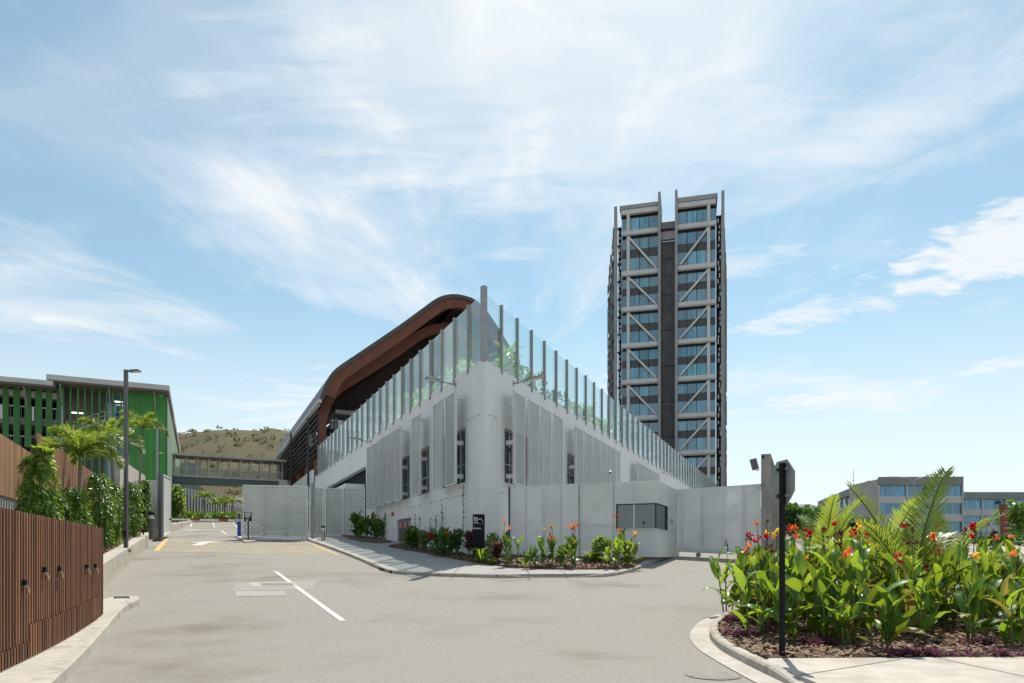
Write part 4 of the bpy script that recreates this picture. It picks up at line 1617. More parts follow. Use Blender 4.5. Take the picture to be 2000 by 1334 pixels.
# timber arches: each one a curved rafter running down into its leg, every eight metres
def hq(px, py, y):
    r = (px - 1000) / F
    o = hO + DL * y
    x = (r * o.y - o.x) / (EX.x - r * EX.y)
    return (x, EYE + (HZ - py) / F * (o.y + EX.y * x) - hg)


az_ = [(330, 1230), (338, 900), (350, 800), (385, 728), (440, 650), (520, 580), (650, 500), (800, 408), (950, 310), (1040, 262), (1120, 238), (1200, 236), (1290, 270), (1370, 360)]
bz_ = [(388, 1230), (392, 930), (407, 830), (442, 745), (502, 680), (622, 605), (782, 505), (900, 425), (1000, 352), (1060, 318), (1140, 297), (1220, 303), (1290, 340), (1350, 420)]
ao = [tuple(q) for q in smooth_path([hq(520 + u / 3.334, 560 + v / 3.334, 3.0) for u, v in az_], 4)]
bo_ = [tuple(q) for q in smooth_path([hq(520 + u / 3.334, 560 + v / 3.334, 3.0) for u, v in bz_], 4)]
arch_me = band(ao, bo_, 0, .6).mesh('arch')
band(inset(outer, .46)[2:], inset(outer, 1.5)[2:], -1.12, -.55).build('arch', A['timber_arch'], hall)
for k in range(6):
    yy = 3.0 + 8.0 * k
    obj('arch', arch_me, A['timber_arch'], hall, (0, yy, 0))
    if k < 5:
        lx = ao[4][0]
        MB().box(lx + .3, lx + .55, yy + 3.0, yy + 5.6, 0, ez - 5.5).build('timber_pier', A['timber_arch'], hall)
for i in range(9, len(outer) - 6, 5):
    q = inset(outer, .95)[i]
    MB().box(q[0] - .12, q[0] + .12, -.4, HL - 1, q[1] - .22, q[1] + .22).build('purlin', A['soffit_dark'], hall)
# dark glazing and the floors inside
gx0, gx1 = outer[0][0] + 3.2, outer[-1][0]
ring = [q for q in inset(outer, 2.2)[5:]]
m = MB()
poly = [(gx0, 0)] + [q for q in ring if q[0] > gx0] + [(gx1, 0)]
m.prism(poly, 9.0, 9.2, 'y')
m.build('inner_glazing', A['soffit_dark'], hall)
for z in (9.5, 13.6):
    MB().box(gx0 - .5, gx1, 4.2, 8.9, z, z + .45).build('gallery_floor', A['slab_conc'] if z > 12 else A['soffit_dark'], hall)
bx0, _ = hp(660, 800)
bz = hp(668, 822)[1]
MB().box(bx0, bx0 + 7.5, 5.2, 5.4, bz, bz + 1.1).build('balcony_wall', A['white_metal'], hall)
MB().box(bx0 - 2.4, bx0 - .1, 5.2, 5.4, bz - 2.2, bz - .9).build('balcony_wall', A['slab_conc'], hall)
for k in range(10):
    MB().box(bx0 + k * .8, bx0 + k * .8 + .12, 5.0, 5.12, bz - 6, bz + 2.2).build('glazing_fin', A['dark_steel'], hall)
# sun louvres along the left side under the eave
for k in range(9):
    z = ez - .7 - k * .62
    MB().box(ex - .10 + k * .02, ex + .12 + k * .02, -.9 + k * .2, HL - 1, z, z + .09).build('sun_louvre', A['roof_grey'] if k == 0 else A['dark_steel'], hall)
for k in range(16):
    MB().box(ex + .15, ex + .25, 1.2 + k * 2.8, 1.3 + k * 2.8, ez - 6.2, ez - .4).build('louvre_hanger', A['dark_steel'], hall)
# side wall of glass and the white parapet at its foot
MB().box(ex + 2.6, ex + 2.8, 4, HL - 1, -1, ez - 1).build('side_glazing', A['dark_glass'], hall)
for k in range(14):
    MB().box(ex - .45, ex - .25, .8 + k * 3.0, 3.5 + k * 3.0, 3.2 - k * .0, 4.9).build('parapet_panel', A['white_metal'], hall)
    for j in range(3):
        MB().box(ex - .46, ex - .24, 1.1 + k * 3.0 + j * .8, 1.6 + k * 3.0 + j * .8, 4.9, 6.4).build('parapet_post', A['white_metal'], hall)
MB().box(ex - .5, ex + 2.2, .2, HL - 1, 2.7, 3.2).build('terrace_slab', A['slab_conc'], hall)
MB().tube([(ex - .6, 3.0, -.5), (ex - .6, 3.0, 12.5)], .12, 8).build('downpipe', A['dark_steel'], hall)
MB().tube([(ex - .6, 19.0, -.5), (ex - .6, 19.0, 13.5)], .12, 8).build('downpipe', A['dark_steel'], hall)

# ================================================================== tower
tY = 135.0
tO = Vector(((1303 - 1000) / F * tY, tY))
TU = Vector((0.968, -0.25)).normalized()
TA = math.atan2(TU.y, TU.x)
tg = gz(tO.x, tO.y)
tower = thing('glass_tower', 'tall glass tower with white beams and diagonal braces beyond the white building', 'tower', (tO.x, tO.y, tg), TA)


def tu(px):
    r = (px - 1000) / F
    return (r * tO.y - tO.x) / (TU.x - r * TU.y)


def tz(px, py):
    u = tu(px)
    return EYE + (HZ - py) / F * (tO.y + TU.y * u) - tg


# local y: 0 = glass face, negative = towards the street
beams = [tz(1250, v) for v in (451, 530, 600, 671, 742, 813, 884, 955)]     # top of each beam
BH = 0.78
topz = tz(1250, 402)
roofz = tz(1250, 414)
gL0, gL1 = tu(1213.9), tu(1286.5)
gR0, gR1 = tu(1323), tu(1398.2)
mulL = [tu(v) for v in (1213.9, 1227.3, 1248.7, 1267.4, 1286)]
mulR = [tu(v) for v in (1323, 1342, 1360.7, 1380.6, 1384, 1398.2)]
colL = (tu(1224.6), tu(1230.3))
colR = (tu(1380.7), tu(1387.0))
D = 22.0


def tbox(name, mat, u0, u1, y0, y1, z0, z1, par=None):
    return MB().box(u0, u1, y0, y1, z0, z1).build(name, mat, par or tower)


tbox('body', A['dark_interior'], gL0 + .1, gL1, .3, D, -2, topz - 1.2)
tbox('body', A['dark_interior'], gR0, gR1 - .1, .3, D, -2, topz - 1.2)
spansL = [(mulL[0], colL[0]), (colL[1], mulL[2]), (mulL[2], mulL[3]), (mulL[3], mulL[4])]
spansR = [(mulR[0], mulR[1]), (mulR[1], mulR[2]), (mulR[2], colR[0]), (colR[1], mulR[5])]
zprev = roofz - .6
for bi, b in enumerate(beams):
    top = zprev
    bot = b
    hgt = top - bot
    for spans in (spansL, spansR):
        for (a, c) in spans:
            a2, c2 = a + .05, c - .05
            if bi == 0:
                tbox('glass_pane', A['tower_glass'], a2, c2, -.02, .05, bot + .05, top - .5)
            else:
                p1 = top - .35
                tbox('glass_pane', A['tower_glass'], a2, c2, -.02, .05, bot + .05, bot + hgt * .40)
                tbox('spandrel_panel', A['spandrel'], a2, c2, -.03, .05, bot + hgt * .40 + .04, bot + hgt * .64)
                tbox('glass_pane', A['tower_glass'], a2, c2, -.02, .05, bot + hgt * .64 + .04, p1)
                tbox('shadow_head', A['dark_steel'], a2, c2, -.02, .05, p1 + .02, top)
    # white beams with a ledge
    for (a, c) in ((mulL[0] + .0, mulL[4]), (mulR[0], mulR[5])):
        tbox('beam', A['tower_white'], a + .02, c - .02, -.75, .06, b - BH, b)
        tbox('beam_ledge', A['tower_fin'], a + .02, c - .02, -.9, -.5, b - BH - .30, b - BH - .08)
    # diagonal braces
    if bi:
        zt_, zb_ = top - .3, bot + .2
        MB().bar((colL[1] - .1, -.5, zt_), (mulL[4] - .5, -.5, zb_), .36, .36).build('brace', A['tower_white'], tower)
        MB().bar((colR[0] + .1, -.5, zt_), (mulR[0] + .5, -.5, zb_), .36, .36).build('brace', A['tower_white'], tower)
    zprev = b - BH - .3
for k, (a, c) in enumerate(((colL[0], colL[1]), (colR[0], colR[1]))):
    zz = roofz - .3
    for b in beams:
        tbox('column', A['tower_white'], a, c, -.70, .0, b + .01, zz)
        zz = b - BH - .31
# roof edges
tbox('roof_parapet', A['tower_fin'], gL0 - .3, gL1 - .02, -.9, D, roofz + .5, topz)
tbox('roof_parapet', A['tower_fin'], gR0 + .02, gR1 + .3, -.9, D, roofz + .5, topz + .15)
tbox('roof_beam', A['tower_white'], gL0, gL1 - .02, -.8, .0, roofz - .5, roofz + .4)
tbox('roof_beam', A['tower_white'], gR0 + .02, gR1, -.8, .0, roofz - .5, roofz + .4)
# vertical fins and the dark recessed core with its bands
f1, f2, f3, f4 = tu(1285.8), tu(1290.8), tu(1318.4), tu(1323.6)
tbox('fin', A['tower_fin'], f1, f2, -1.3, 6, -2, tz(1288, 381))
tbox('fin', A['tower_fin'], f3, f4, -1.3, 6, -2, tz(1321, 377))
coreT = tz(1304, 468)
zz = coreT
k = 0
while zz > 4:
    tbox('core_panel', A['tower_core'], f2, f3, .8, 1.0, zz - 3.42, zz)
    if k % 2 == 1:
        tbox('core_band', A['spandrel'], f2, f3, .77, .795, zz - 3.6, zz - 3.0)
    zz -= 3.55
    k += 1
tbox('core_back', A['tower_core'], f2 + .01, f3 - .01, 1.05, 5.8, -2, coreT - .2)
tbox('core_head', A['tower_fin'], f2, f3, .0, .9, coreT + .1, tz(1304, 452))
tbox('plant_red', A['petal_dark'], f2 + .2, f3 - .5, 1.0, 3.0, tz(1304, 450), tz(1304, 441))
tbox('core_roof', A['tower_fin'], f2, f3, 1.5, 6, tz(1304, 440), tz(1304, 426))
# side screens: frames of plates standing off the sides
def side_screen(u0, out, ytop, flare):
    s = 1 if out > 0 else -1
    r = random.Random(4 if s > 0 else 9)
    H = ytop
    n_fl = int(H / 1.75)
    tbox('screen_edge', A['tower_fin'], u0 - .28, u0 + .28, -1.2, -.5, -2, H)
    m = MB()
    n2 = MB()
    for i in range(n_fl):
        z0 = i * 1.75
        # the upper end leans back, as a curved sheet does
        for j in range(16):
            y0 = -.5 + j * .75
            fr_ = max(0, y0 + .5) / 11.3
            cut = H - 10.5 * fr_ ** 1.5
            if z0 + 1.7 > cut:
                continue
            b_ = flare * fr_
            if r.random() < .34:
                h0, h1 = z0 + r.uniform(0, .3), z0 + r.uniform(.5, 1.0)
            else:
                h0, h1 = z0, z0 + 1.72
            (m if r.random() < .6 else n2).box(u0 + b_ - .05, u0 + b_ + .05, y0 + .02, y0 + .70, h0, h1)
    for mm, mt in ((m, 'tower_screen'), (n2, 'tower_fin')):
        o = mm.build('screen_plates', A[mt], tower)
        o['kind'] = 'stuff'
    e_ = -.25 * s
    MB().hexa([(u0 + e_ - .03, 0, -2), (u0 + e_ + .03, 0, -2), (u0 + e_ + flare * .97 + .03, 11, -2), (u0 + e_ + flare * .97 - .03, 11, -2),
               (u0 + e_ - .03, 0, H - 3), (u0 + e_ + .03, 0, H - 3), (u0 + e_ + flare * .97 + .03, 11, H - 13), (u0 + e_ + flare * .97 - .03, 11, H - 13)]).build('screen_back', A['dark_steel'], tower)


side_screen(tu(1203.3), -1, tz(1203, 409), -2.95)
side_screen(tu(1411.5), 1, tz(1411, 378), 1.3)
# walkways and ladders in the gap between glass and screen
for (a, c) in ((tu(1206.5), gL0 - .1), (gR1 + .1, tu(1409))):
    tbox('gap_back', A['dark_steel'], a, c, 1.2, 1.3, -2, roofz - 2)
    zz = roofz - 3
    r = random.Random(3)
    while zz > 3:
        tbox('walkway', A['dark_steel'], a, c, -.4, 1.1, zz, zz + .14)
        for j in range(3 if zz < roofz - 6 else 0):
            h = r.uniform(.5, 1.4)
            q = a + (c - a) * r.uniform(.2, .7)
            z = zz + .3 + j * 1.1
            tbox('bracket', A['tower_white'], q, q + .22, -.2, .1, z, z + h * .7)
        zz -= 3.55

# ================================================================== green parking building (left)
kY = 80.0
kO = Vector(((325 - 1000) / F * kY, kY))
kg = gz(kO.x, kO.y)
park = thing('parking_building', 'green finned parking building with flat overhanging roofs', 'building', (kO.x, kO.y, kg), HA)


def kx(px, y=0.0):
    r = (px - 1000) / F
    o = kO + DL * y
    return (r * o.y - o.x) / (EX.x - r * EX.y)


def kz(px, py, y=0.0):
    x = kx(px, y)
    Y = (kO + DL * y + EX * x).y
    return EYE + (HZ - py) / F * Y - kg


def kbox(name, mat, x0, x1, y0, y1, z0, z1, par=None):
    return MB().box(min(x0, x1), max(x0, x1), y0, y1, z0, z1).build(name, mat, par or park)


Zr = kz(331, 753, -2)            # roof top at the right corner
Zs = kz(300, 766)                # panel tops
LEFT = kx(-150)
# roofs
kbox('roof', A['roof_grey'], kx(90, -2), kx(331, -2), -2.0, 60, Zr - .55, Zr)
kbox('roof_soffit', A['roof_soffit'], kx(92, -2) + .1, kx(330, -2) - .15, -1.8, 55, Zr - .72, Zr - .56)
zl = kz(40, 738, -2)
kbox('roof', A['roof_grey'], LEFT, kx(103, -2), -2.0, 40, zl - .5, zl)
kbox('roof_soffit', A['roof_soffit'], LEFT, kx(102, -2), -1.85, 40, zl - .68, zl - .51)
kbox('eave_beam', A['slab_conc'], LEFT, kx(121), .0, .5, zl - 1.6, zl - .9)
for px in (53, 122, 216, 303):
    m = MB()
    x = kx(px)
    zt_ = (zl if px < 60 else Zr)
    m.bar((x, -.1, zt_ - 2.6), (x, -1.6, zt_ - .8), .13, .13)
    m.build('roof_strut', A['slab_conc'], park)
    if px == 122:
        kbox('post', A['zinc'], x - .10, x + .10, -.25, -.05, -3, Zr - 3.0)
# dark storeys at the left with slabs, upstands and railings
kbox('dark_void', A['dark_interior'], LEFT, kx(122), 5, 5.2, -3, zl - .9)
z = kz(60, 823)
lv = [z + 3.25, z, z - 3.25, z - 6.5, z - 9.75]
for i, zz in enumerate(lv[1:]):
    kbox('floor_slab', A['slab_conc'], LEFT, kx(122), .35, 5, zz - .35, zz - .02)
    kbox('upstand', A['slab_conc'], LEFT, kx(122), .3, .42, zz, zz + .42)
    kbox('handrail', A['white_metal'], LEFT, kx(122), .22, .30, zz + 1.55, zz + 1.66)
    rm = MB()
    x = LEFT
    while x < kx(122):
        rm.box(x, x + .04, .24, .28, zz + .42, zz + 1.55)
        x += .32
    o = rm.build('railing_bars', A['zinc'], park)
    o['kind'] = 'stuff'
for (a, b) in ((-18, -6), (5, 17), (26, 39), (48, 61), (69, 82), (90, 102), (111, 121)):
    kbox('green_fin', A['green_fin'], kx(a), kx(b), -.05, .05, -3, kz((a + b) / 2, 748 + (a + b) * .04))
for px, py in ((64, 800), (2, 800)):
    kbox('rail_post', A['white_metal'], kx(px) - .1, kx(px) + .1, .1, .2, lv[1] + .1, lv[1] + 1.6)
# lit tube lamps under the ceilings
emi, nt_, N_, L_, b_ = new_mat('tube_light')
b_.inputs['Emission Color'].default_value = (1, .97, .9, 1)
b_.inputs['Emission Strength'].default_value = 2.5
for px0, px1, py, y in ((101, 111, 772, 2.5), (140, 162, 806.5, 2.0), (224, 239, 785, 2.0), (0, 6, 761, 2.0), (214, 220, 837, 2.0), (142, 149, 856.5, 2.0), (155, 161, 857.5, 2.0)):
    x0, x1 = kx(px0, y), kx(px1, y)
    kbox('tube_lamp', emi, x0, x1, y, y + .1, kz(px0, py, y), kz(px0, py, y) + .12)
# stair well behind thin fins
kbox('stair_back_wall', A['grey_wall'], kx(122) + .05, kx(205, 3), 3.0, 3.2, -3, Zr - .75)
kbox('stair_glass', A['tower_glass'], kx(205, 3), kx(246, 3), 3.0, 3.1, -3, Zr - .75)
kbox('stair_side_wall', A['grey_wall'], kx(122) - .1, kx(122) + .05, .5, 5, -3, Zr - .75)
kbox('stair_rail_top', A['zinc'], kx(126), kx(252), .05, .18, kz(190, 757), kz(190, 754.5))
for px in (123.5, 138, 152.5, 166, 180, 194.5, 208.5, 221, 236.5, 249):
    kbox('thin_fin', A['green_panel'], kx(px) - .085, kx(px) + .085, -.1, .1, -3, kz(px, 748 + (px - 130) * .105))
kbox('steel_column', A['zinc'], kx(217.5), kx(221.0), .2, .5, -3, kz(219, 748))
for k, (p1, p2) in enumerate([((129, 822), (152, 824)), ((152, 824), (162, 817)), ((162, 817), (205, 803)), ((205, 803), (250, 807))]):
    m = MB()
    for dy in (0, 9, 18):
        a = (kx(p1[0], 1.5), 1.5, kz(p1[0], p1[1] + dy, 1.5))
        b = (kx(p2[0], 1.5), 1.5, kz(p2[0], p2[1] + dy, 1.5))
        m.bar(a, b, .07, .09 if dy != 18 else .3)
    m.build('stair_rail', A['white_metal'], park)
for px, y0, y1 in ((130, 822, 841), (162, 818, 838), (192, 807, 828), (205, 803, 823)):
    kbox('stair_post', A['white_metal'], kx(px, 1.5) - .05, kx(px, 1.5) + .05, 1.45, 1.55, kz(px, y1, 1.5), kz(px, y0, 1.5))
for (p1, p2) in (((175, 864), (195, 857)), ((160, 880), (200, 866)), ((195, 857), (225, 856))):
    MB().bar((kx(p1[0], 1.5), 1.5, kz(p1[0], p1[1], 1.5)), (kx(p2[0], 1.5), 1.5, kz(p2[0], p2[1], 1.5)), .08, .12).build('stair_rail', A['white_metal'], park)
kbox('stair_landing', A['slab_conc'], kx(126), kx(165), 1.4, 3.0, kz(140, 845, 1.5), kz(140, 842, 1.5))
kbox('stair_landing', A['slab_conc'], kx(200), kx(250), 1.4, 3.0, kz(220, 828, 1.5), kz(220, 825, 1.5))
# solid green panels at the right end, and the side wall
edges_ = [252, 264, 276, 288, 300, 312, 324]
for a, b in zip(edges_, edges_[1:]):
    kbox('green_panel', A['green_panel'], kx(a) + .012, kx(b) - .012, -.12, .0, -3, Zs)
kbox('core_wall', A['grey_wall'], kx(252), kx(324), .02, 6, -3, Zr - .7)
kbox('service_strip', A['zinc'], kx(305), kx(310), -.2, -.13, -3, kz(307, 838))
kbox('clip', A['white_metal'], kx(311), kx(318), -.2, -.13, kz(314, 886), kz(314, 886) + .1)
kbox('clip', A['white_metal'], kx(311), kx(318), -.2, -.13, kz(314, 774), kz(314, 774) + .1)
for k in range(18):
    kbox('side_panel', A['green_pale'], .0, .12, .1 + k * 3.0, 3.0 + k * 3.0, -3, Zr - .75 - .0 * k)

# ================================================================== footbridge
b1 = kO + DL * 17.5 + EX * .2
b2 = C0 + DL * (LLEN + 32)
bl = (b2 - b1).length
bang_ = math.atan2((b2 - b1).y, (b2 - b1).x)
bzb = EYE + (HZ - 935) / F * 100
bridge = thing('footbridge', 'covered steel footbridge crossing from the green building to the hall', 'footbridge', (b1.x, b1.y, bzb), bang_)
H_ = EYE + (HZ - 893) / F * 100 - bzb
MB().box(0, bl, 0, 2.6, -.95, -.10).build('girder', A['bridge_steel'], bridge)
MB().box(0, bl, -.15, 2.75, -.10, .12).build('deck_edge', A['bridge_frame'], bridge)
MB().box(-.8, bl + .4, -.5, 3.1, H_ - .3, H_).build('bridge_roof', A['bridge_frame'], bridge)
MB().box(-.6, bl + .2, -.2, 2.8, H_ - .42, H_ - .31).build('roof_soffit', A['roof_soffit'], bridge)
nb = 10
for k in range(nb + 1):
    x = .1 + (bl - .3) * k / nb
    for y in (0.0, 2.5):
        MB().box(x, x + .14, y, y + .12, .12, H_ - .42).build('bridge_post', A['bridge_frame'], bridge)
mesh_mat = M_('wire_mesh', (.42, .41, .38), rough=.6, alpha=.22)
for y in (.05, 2.55):
    for k in range(nb):
        x = .1 + (bl - .3) * k / nb
        MB().box(x + .16, x + (bl - .3) / nb - .02, y, y + .02, .14, H_ - 1.9).build('mesh_panel', mesh_mat, bridge)
    MB().box(.2, bl - .2, y - .03, y + .05, H_ - 1.9, H_ - 1.82).build('handrail', A['bridge_frame'], bridge)
for k in (1, 3, 5, 7):
    x = .6 + bl * k / nb
    MB().box(x, x + .5, 1.2, 1.45, H_ - .52, H_ - .425).build('bridge_lamp', A['dark_steel'], bridge)
MB().box(-2.2, -.2, .2, 2.4, -6, H_ - .6).build('bridge_tower', A['zinc'], bridge)
MB().box(bl - .6, bl + 1.8, -.6, 2.8, -5, .1).build('abutment', A['white_wall'], bridge)

# ================================================================== slatted metal fence on the bend
sa, sb = P(362, 953, 104), P(500, 990, 140)
sf = thing('metal_fence', 'grey vertical slat metal fence on the bend under the footbridge', 'fence', (sa.x, sa.y, gz(sa.x, sa.y)), math.atan2(sb.y - sa.y, sb.x - sa.x))
sl_ = (sb.xy - sa.xy).length
zs0 = gz(sa.x, sa.y)
sme = MB().box(-.30, .30, -.06, .06, 0, 1).mesh('slat')
n_ = int(sl_ / 1.2)
for k in range(n_ + 1):
    t = k / n_
    x, y = sa.x + (sb.x - sa.x) * t, sa.y + (sb.y - sa.y) * t
    zt = EYE + (HZ - (953 + 34 * t)) / F * y
    obj('slat', sme, A['zinc'], sf, (k * 1.2, 0, gz(x, y) - zs0 - .3), 0, (1, 1, zt - gz(x, y) + .3))
MB().box(0, sl_, .08, .14, 1.0, 1.15).box(0, sl_, .08, .14, 3.0, 3.15).build('rail', A['dark_steel'], sf)
MB().box(0, sl_, .2, .25, -.5, 3.9).build('backing_sheet', A['dark_steel'], sf)
sb2 = P(335, 950, 101)
sg = thing('grey_cladding', 'grey corrugated stair core under the end of the footbridge', 'stair core', (sb2.x, sb2.y, gz(sb2.x, sb2.y)), math.atan2(sa.y - sb2.y, sa.x - sb2.x))
for k in range(12):
    MB().box(k * .22 - .1, k * .22 + .08, -.1, .3 + .1 * (k % 2), -.5, 5.0).build('cladding_sheet', A['zinc'] if k % 5 else A['dark_steel'], sg)
# grey wall seen above the bridge deck
q = P(372, 905, 115)
gwall = MB().box(-1.6, 1.6, 0, .4, -9, 0).build('grey_wall_block', A['zinc'], loc=(q.x, q.y, q.z), rot=HA)
tag(gwall, 'small grey block seen through the footbridge beside the green building', 'building')

# ================================================================== hills
def hill_z(x, y):
    px = 1000 + x / y * F
    ridge = 846 + 0.00022 * (px - 470) ** 2 + 3 * math.sin(px * .055) + 2 * math.sin(px * .13)
    Y2 = 300 + .18 * abs(px - 450)
    base = gz(x, y) - 1
    zr = EYE + (HZ - ridge) / F * Y2
    t = (y - 150) / (Y2 - 150)
    if t < 0:
        return base
    s = ss(0, 1, min(1, t)) if t < 1 else 1 - ss(1, 2.6, t)
    n = noise.noise(Vector((x * .03, y * .03, 0))) * 2.6 + noise.noise(Vector((x * .09, y * .09, 3))) * .9
    lat = ss(-40, 90, px) if px < 500 else 1 - ss(900, 1300, px)
    cut = 4.5 * ss(.02, .08, t) * (1 - ss(.10, .5, t))      # steep cutting above the road
    return base + (zr - base) * (.80 * s + .20 * max(0, min(1, t)) * (1 if t < 1 else s)) * lat + n * ss(0, .3, t) + cut * lat


hy = [140 + 4 * i for i in range(16)] + [208 + 6 * i for i in range(22)] + [352, 370, 400, 450, 520, 620, 750]
hx = [-330 + 5.5 * i for i in range(66)]
hillm = MB()
nx = len(hx)
for y in hy:
    for x in hx:
        xx = x * (y / 250)
        hillm.v.append((xx, y, hill_z(xx, y)))
hillm.f = [(j * nx + i, j * nx + i + 1, (j + 1) * nx + i + 1, (j + 1) * nx + i) for j in range(len(hy) - 1) for i in range(nx - 1)]
hill = hillm.mesh('hill', closed=False, smooth=True)
hill.materials.append(A['hill'])
hill.materials.append(A['cutting'])
for p in hill.polygons:
    c = p.center
    if c.y < 185 + 14 * noise.noise(c * .06) and c.z > 8:
        p.material_index = 1
ho = obj('hill', hill)
struct(ho)


def leaf_blob(m, c, rad, n, size, r, flat=.8):
    """leaf-sized faces through a lumpy crown"""
    for _ in range(n):
        v = Vector((r.gauss(0, 1), r.gauss(0, 1), r.gauss(0, 1)))
        v.normalize()
        v *= r.uniform(.45, 1.0) ** .5
        p = Vector(c) + Vector((v.x * rad[0], v.y * rad[1], v.z * rad[2]))
        d = Vector((r.uniform(-1, 1), r.uniform(-1, 1), r.uniform(-.6, .9))).normalized()
        e = d.orthogonal().normalized()
        e = (Matrix.Rotation(r.uniform(0, 6.28), 3, d) @ e) * size * r.uniform(.25, .5)
        d *= size * r.uniform(.6, 1.3)
        o = len(m.v)
        m.v += [tuple(p - d * .5), tuple(p + e * .9), tuple(p + d * .6), tuple(p - e * .9)]
        m.f.append((o, o + 1, o + 2, o + 3))


r = random.Random(21)
m = MB()
for _ in range(170):
    px = r.uniform(335, 600)
    y = r.uniform(190, 315)
    x = (px - 1000) / F * y
    s = r.uniform(.35, 1.2)
    leaf_blob(m, (x, y, hill_z(x, y) + s * .5), (s * 1.2, s * 1.2, s * .8), 26, s * .7, r)
o = m.build('hillside_bushes', A['hill_bush'], None, closed=False)
o['kind'] = 'stuff'
o['label'] = 'scattered green bushes on the dry brown hillside'
o['category'] = 'bushes'

# pale hills on the right horizon
fh = MB()
n_ = 60
for i in range(n_ + 1):
    px = 1400 + i * 20
    h = 1010 - 26 * math.exp(-((px - 1560) / 90) ** 2) + 5 * math.sin(px * .02) + 3 * math.sin(px * .07)
    p = P(px, h, 900)
    for dy, z in ((-200, 0), (0, p.z), (300, 0)):
        fh.v.append((p.x, 900 + dy, z if z else 4))
for i in range(n_):
    for k in range(2):
        fh.f.append((i * 3 + k, i * 3 + 3 + k, i * 3 + 4 + k, i * 3 + 1 + k))
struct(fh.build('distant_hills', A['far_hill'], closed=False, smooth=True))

# ================================================================== office block on the right
def office(oP, ang, spans, zs, label, depth=14, roofh=1.8, left_ang=None):
    og = gz(oP[0], oP[1])
    t = thing('office_block', label, 'office building', (oP[0], oP[1], og), ang)
    L_ = spans * 6.0
    ztop = zs[-1] + roofh
    MB().box(0, L_, .4, depth, -3, ztop - .4).build('body', A['office_white'], t)
    for k in range(spans * 2):
        MB().box(k * 3 + .02, k * 3 + 2.98, -.45, .38, zs[-1] + .02, ztop).build('parapet_panel', A['office_grey'], t)
    for k in range(spans + 1):
        MB().box(k * 6 - .14, k * 6 + .14, -.25, .38, -3, zs[-1]).build('pilaster', A['office_white'], t)
    for zz, zn in zip(zs[:-1], zs[1:]):
        for k in range(spans):
            h0 = zz + (zn - zz) * .42
            for j in range(4):
                a = k * 6 + .17 + j * 1.42
                MB().box(a, a + 1.39, .2, .26, h0, zn - .02).build('window_pane', A['office_glass'], t)
            MB().box(k * 6 + .17, k * 6 + 5.83, -.1, .38, zz, h0 - .03).build('spandrel_panel', A['office_white'], t)
            if (k + int(zz)) % 2 == 0:
                MB().bar((k * 6 + 4.2, -.05, zn - .35), (k * 6 + 4.2, -.5, zn - 1.15), .9, .06).build('open_vent', A['dark_steel'], t)
    return t


q = P(1716, 931, 150)
og = gz(q.x, q.y)
zz_ = q.z - og
lev = [zz_ - 1.9 - 4.0 * k for k in range(4)][::-1]
office((q.x, q.y), math.radians(-2), 3, lev, 'pale office block with blue window bands, the nearer taller wing')
# left wing of that block, receding
q2 = P(1600, 972, 215)
dq = q.xy - q2.xy
office((q2.x, q2.y), math.atan2(dq.y, dq.x), int(dq.length / 6) - 1, [z + og - gz(q2.x, q2.y) for z in lev], 'long receding wing of the office block with open window vents')
q3 = P(1872, 962, 172)
zz3 = q3.z - gz(q3.x, q3.y)
office((q3.x, q3.y), math.radians(1), 5, [zz3 - 1.7 - 4.1 * k for k in range(4)][::-1], 'lower wing of the office block behind the carved timber post')
# ================================================================== patterned metal gates at the road
def lattice(L, H, cell=.17, t=.03):
    """a pierced sheet: every cell a square with a hole, small and large by turns"""
    m = MB()
    nx_, nz_ = max(1, round(L / cell)), max(1, round(H / cell))
    cx_, cz_ = L / nx_, H / nz_
    for i in range(nx_):
        for j in range(nz_):
            x0, z0 = i * cx_, j * cz_
            k = .25 if (i + j) % 2 == 0 else .11
            if i % 2 == 0 and j % 2 == 0:
                k = .29
            o = len(m.v)
            cx, cz = x0 + cx_ / 2, z0 + cz_ / 2
            sq = [(x0, z0), (x0 + cx_, z0), (x0 + cx_, z0 + cz_), (x0, z0 + cz_)]
            ho_ = [(cx, cz - cz_ * k), (cx + cx_ * k, cz), (cx, cz + cz_ * k), (cx - cx_ * k, cz)]
            for (x, z) in sq + ho_:
                m.v.append((x, 0, z))
            for a in range(4):
                b = (a + 1) % 4
                m.f.append((o + a, o + b, o + 4 + a))
                m.f.append((o + b, o + 4 + b, o + 4 + a))
    return m


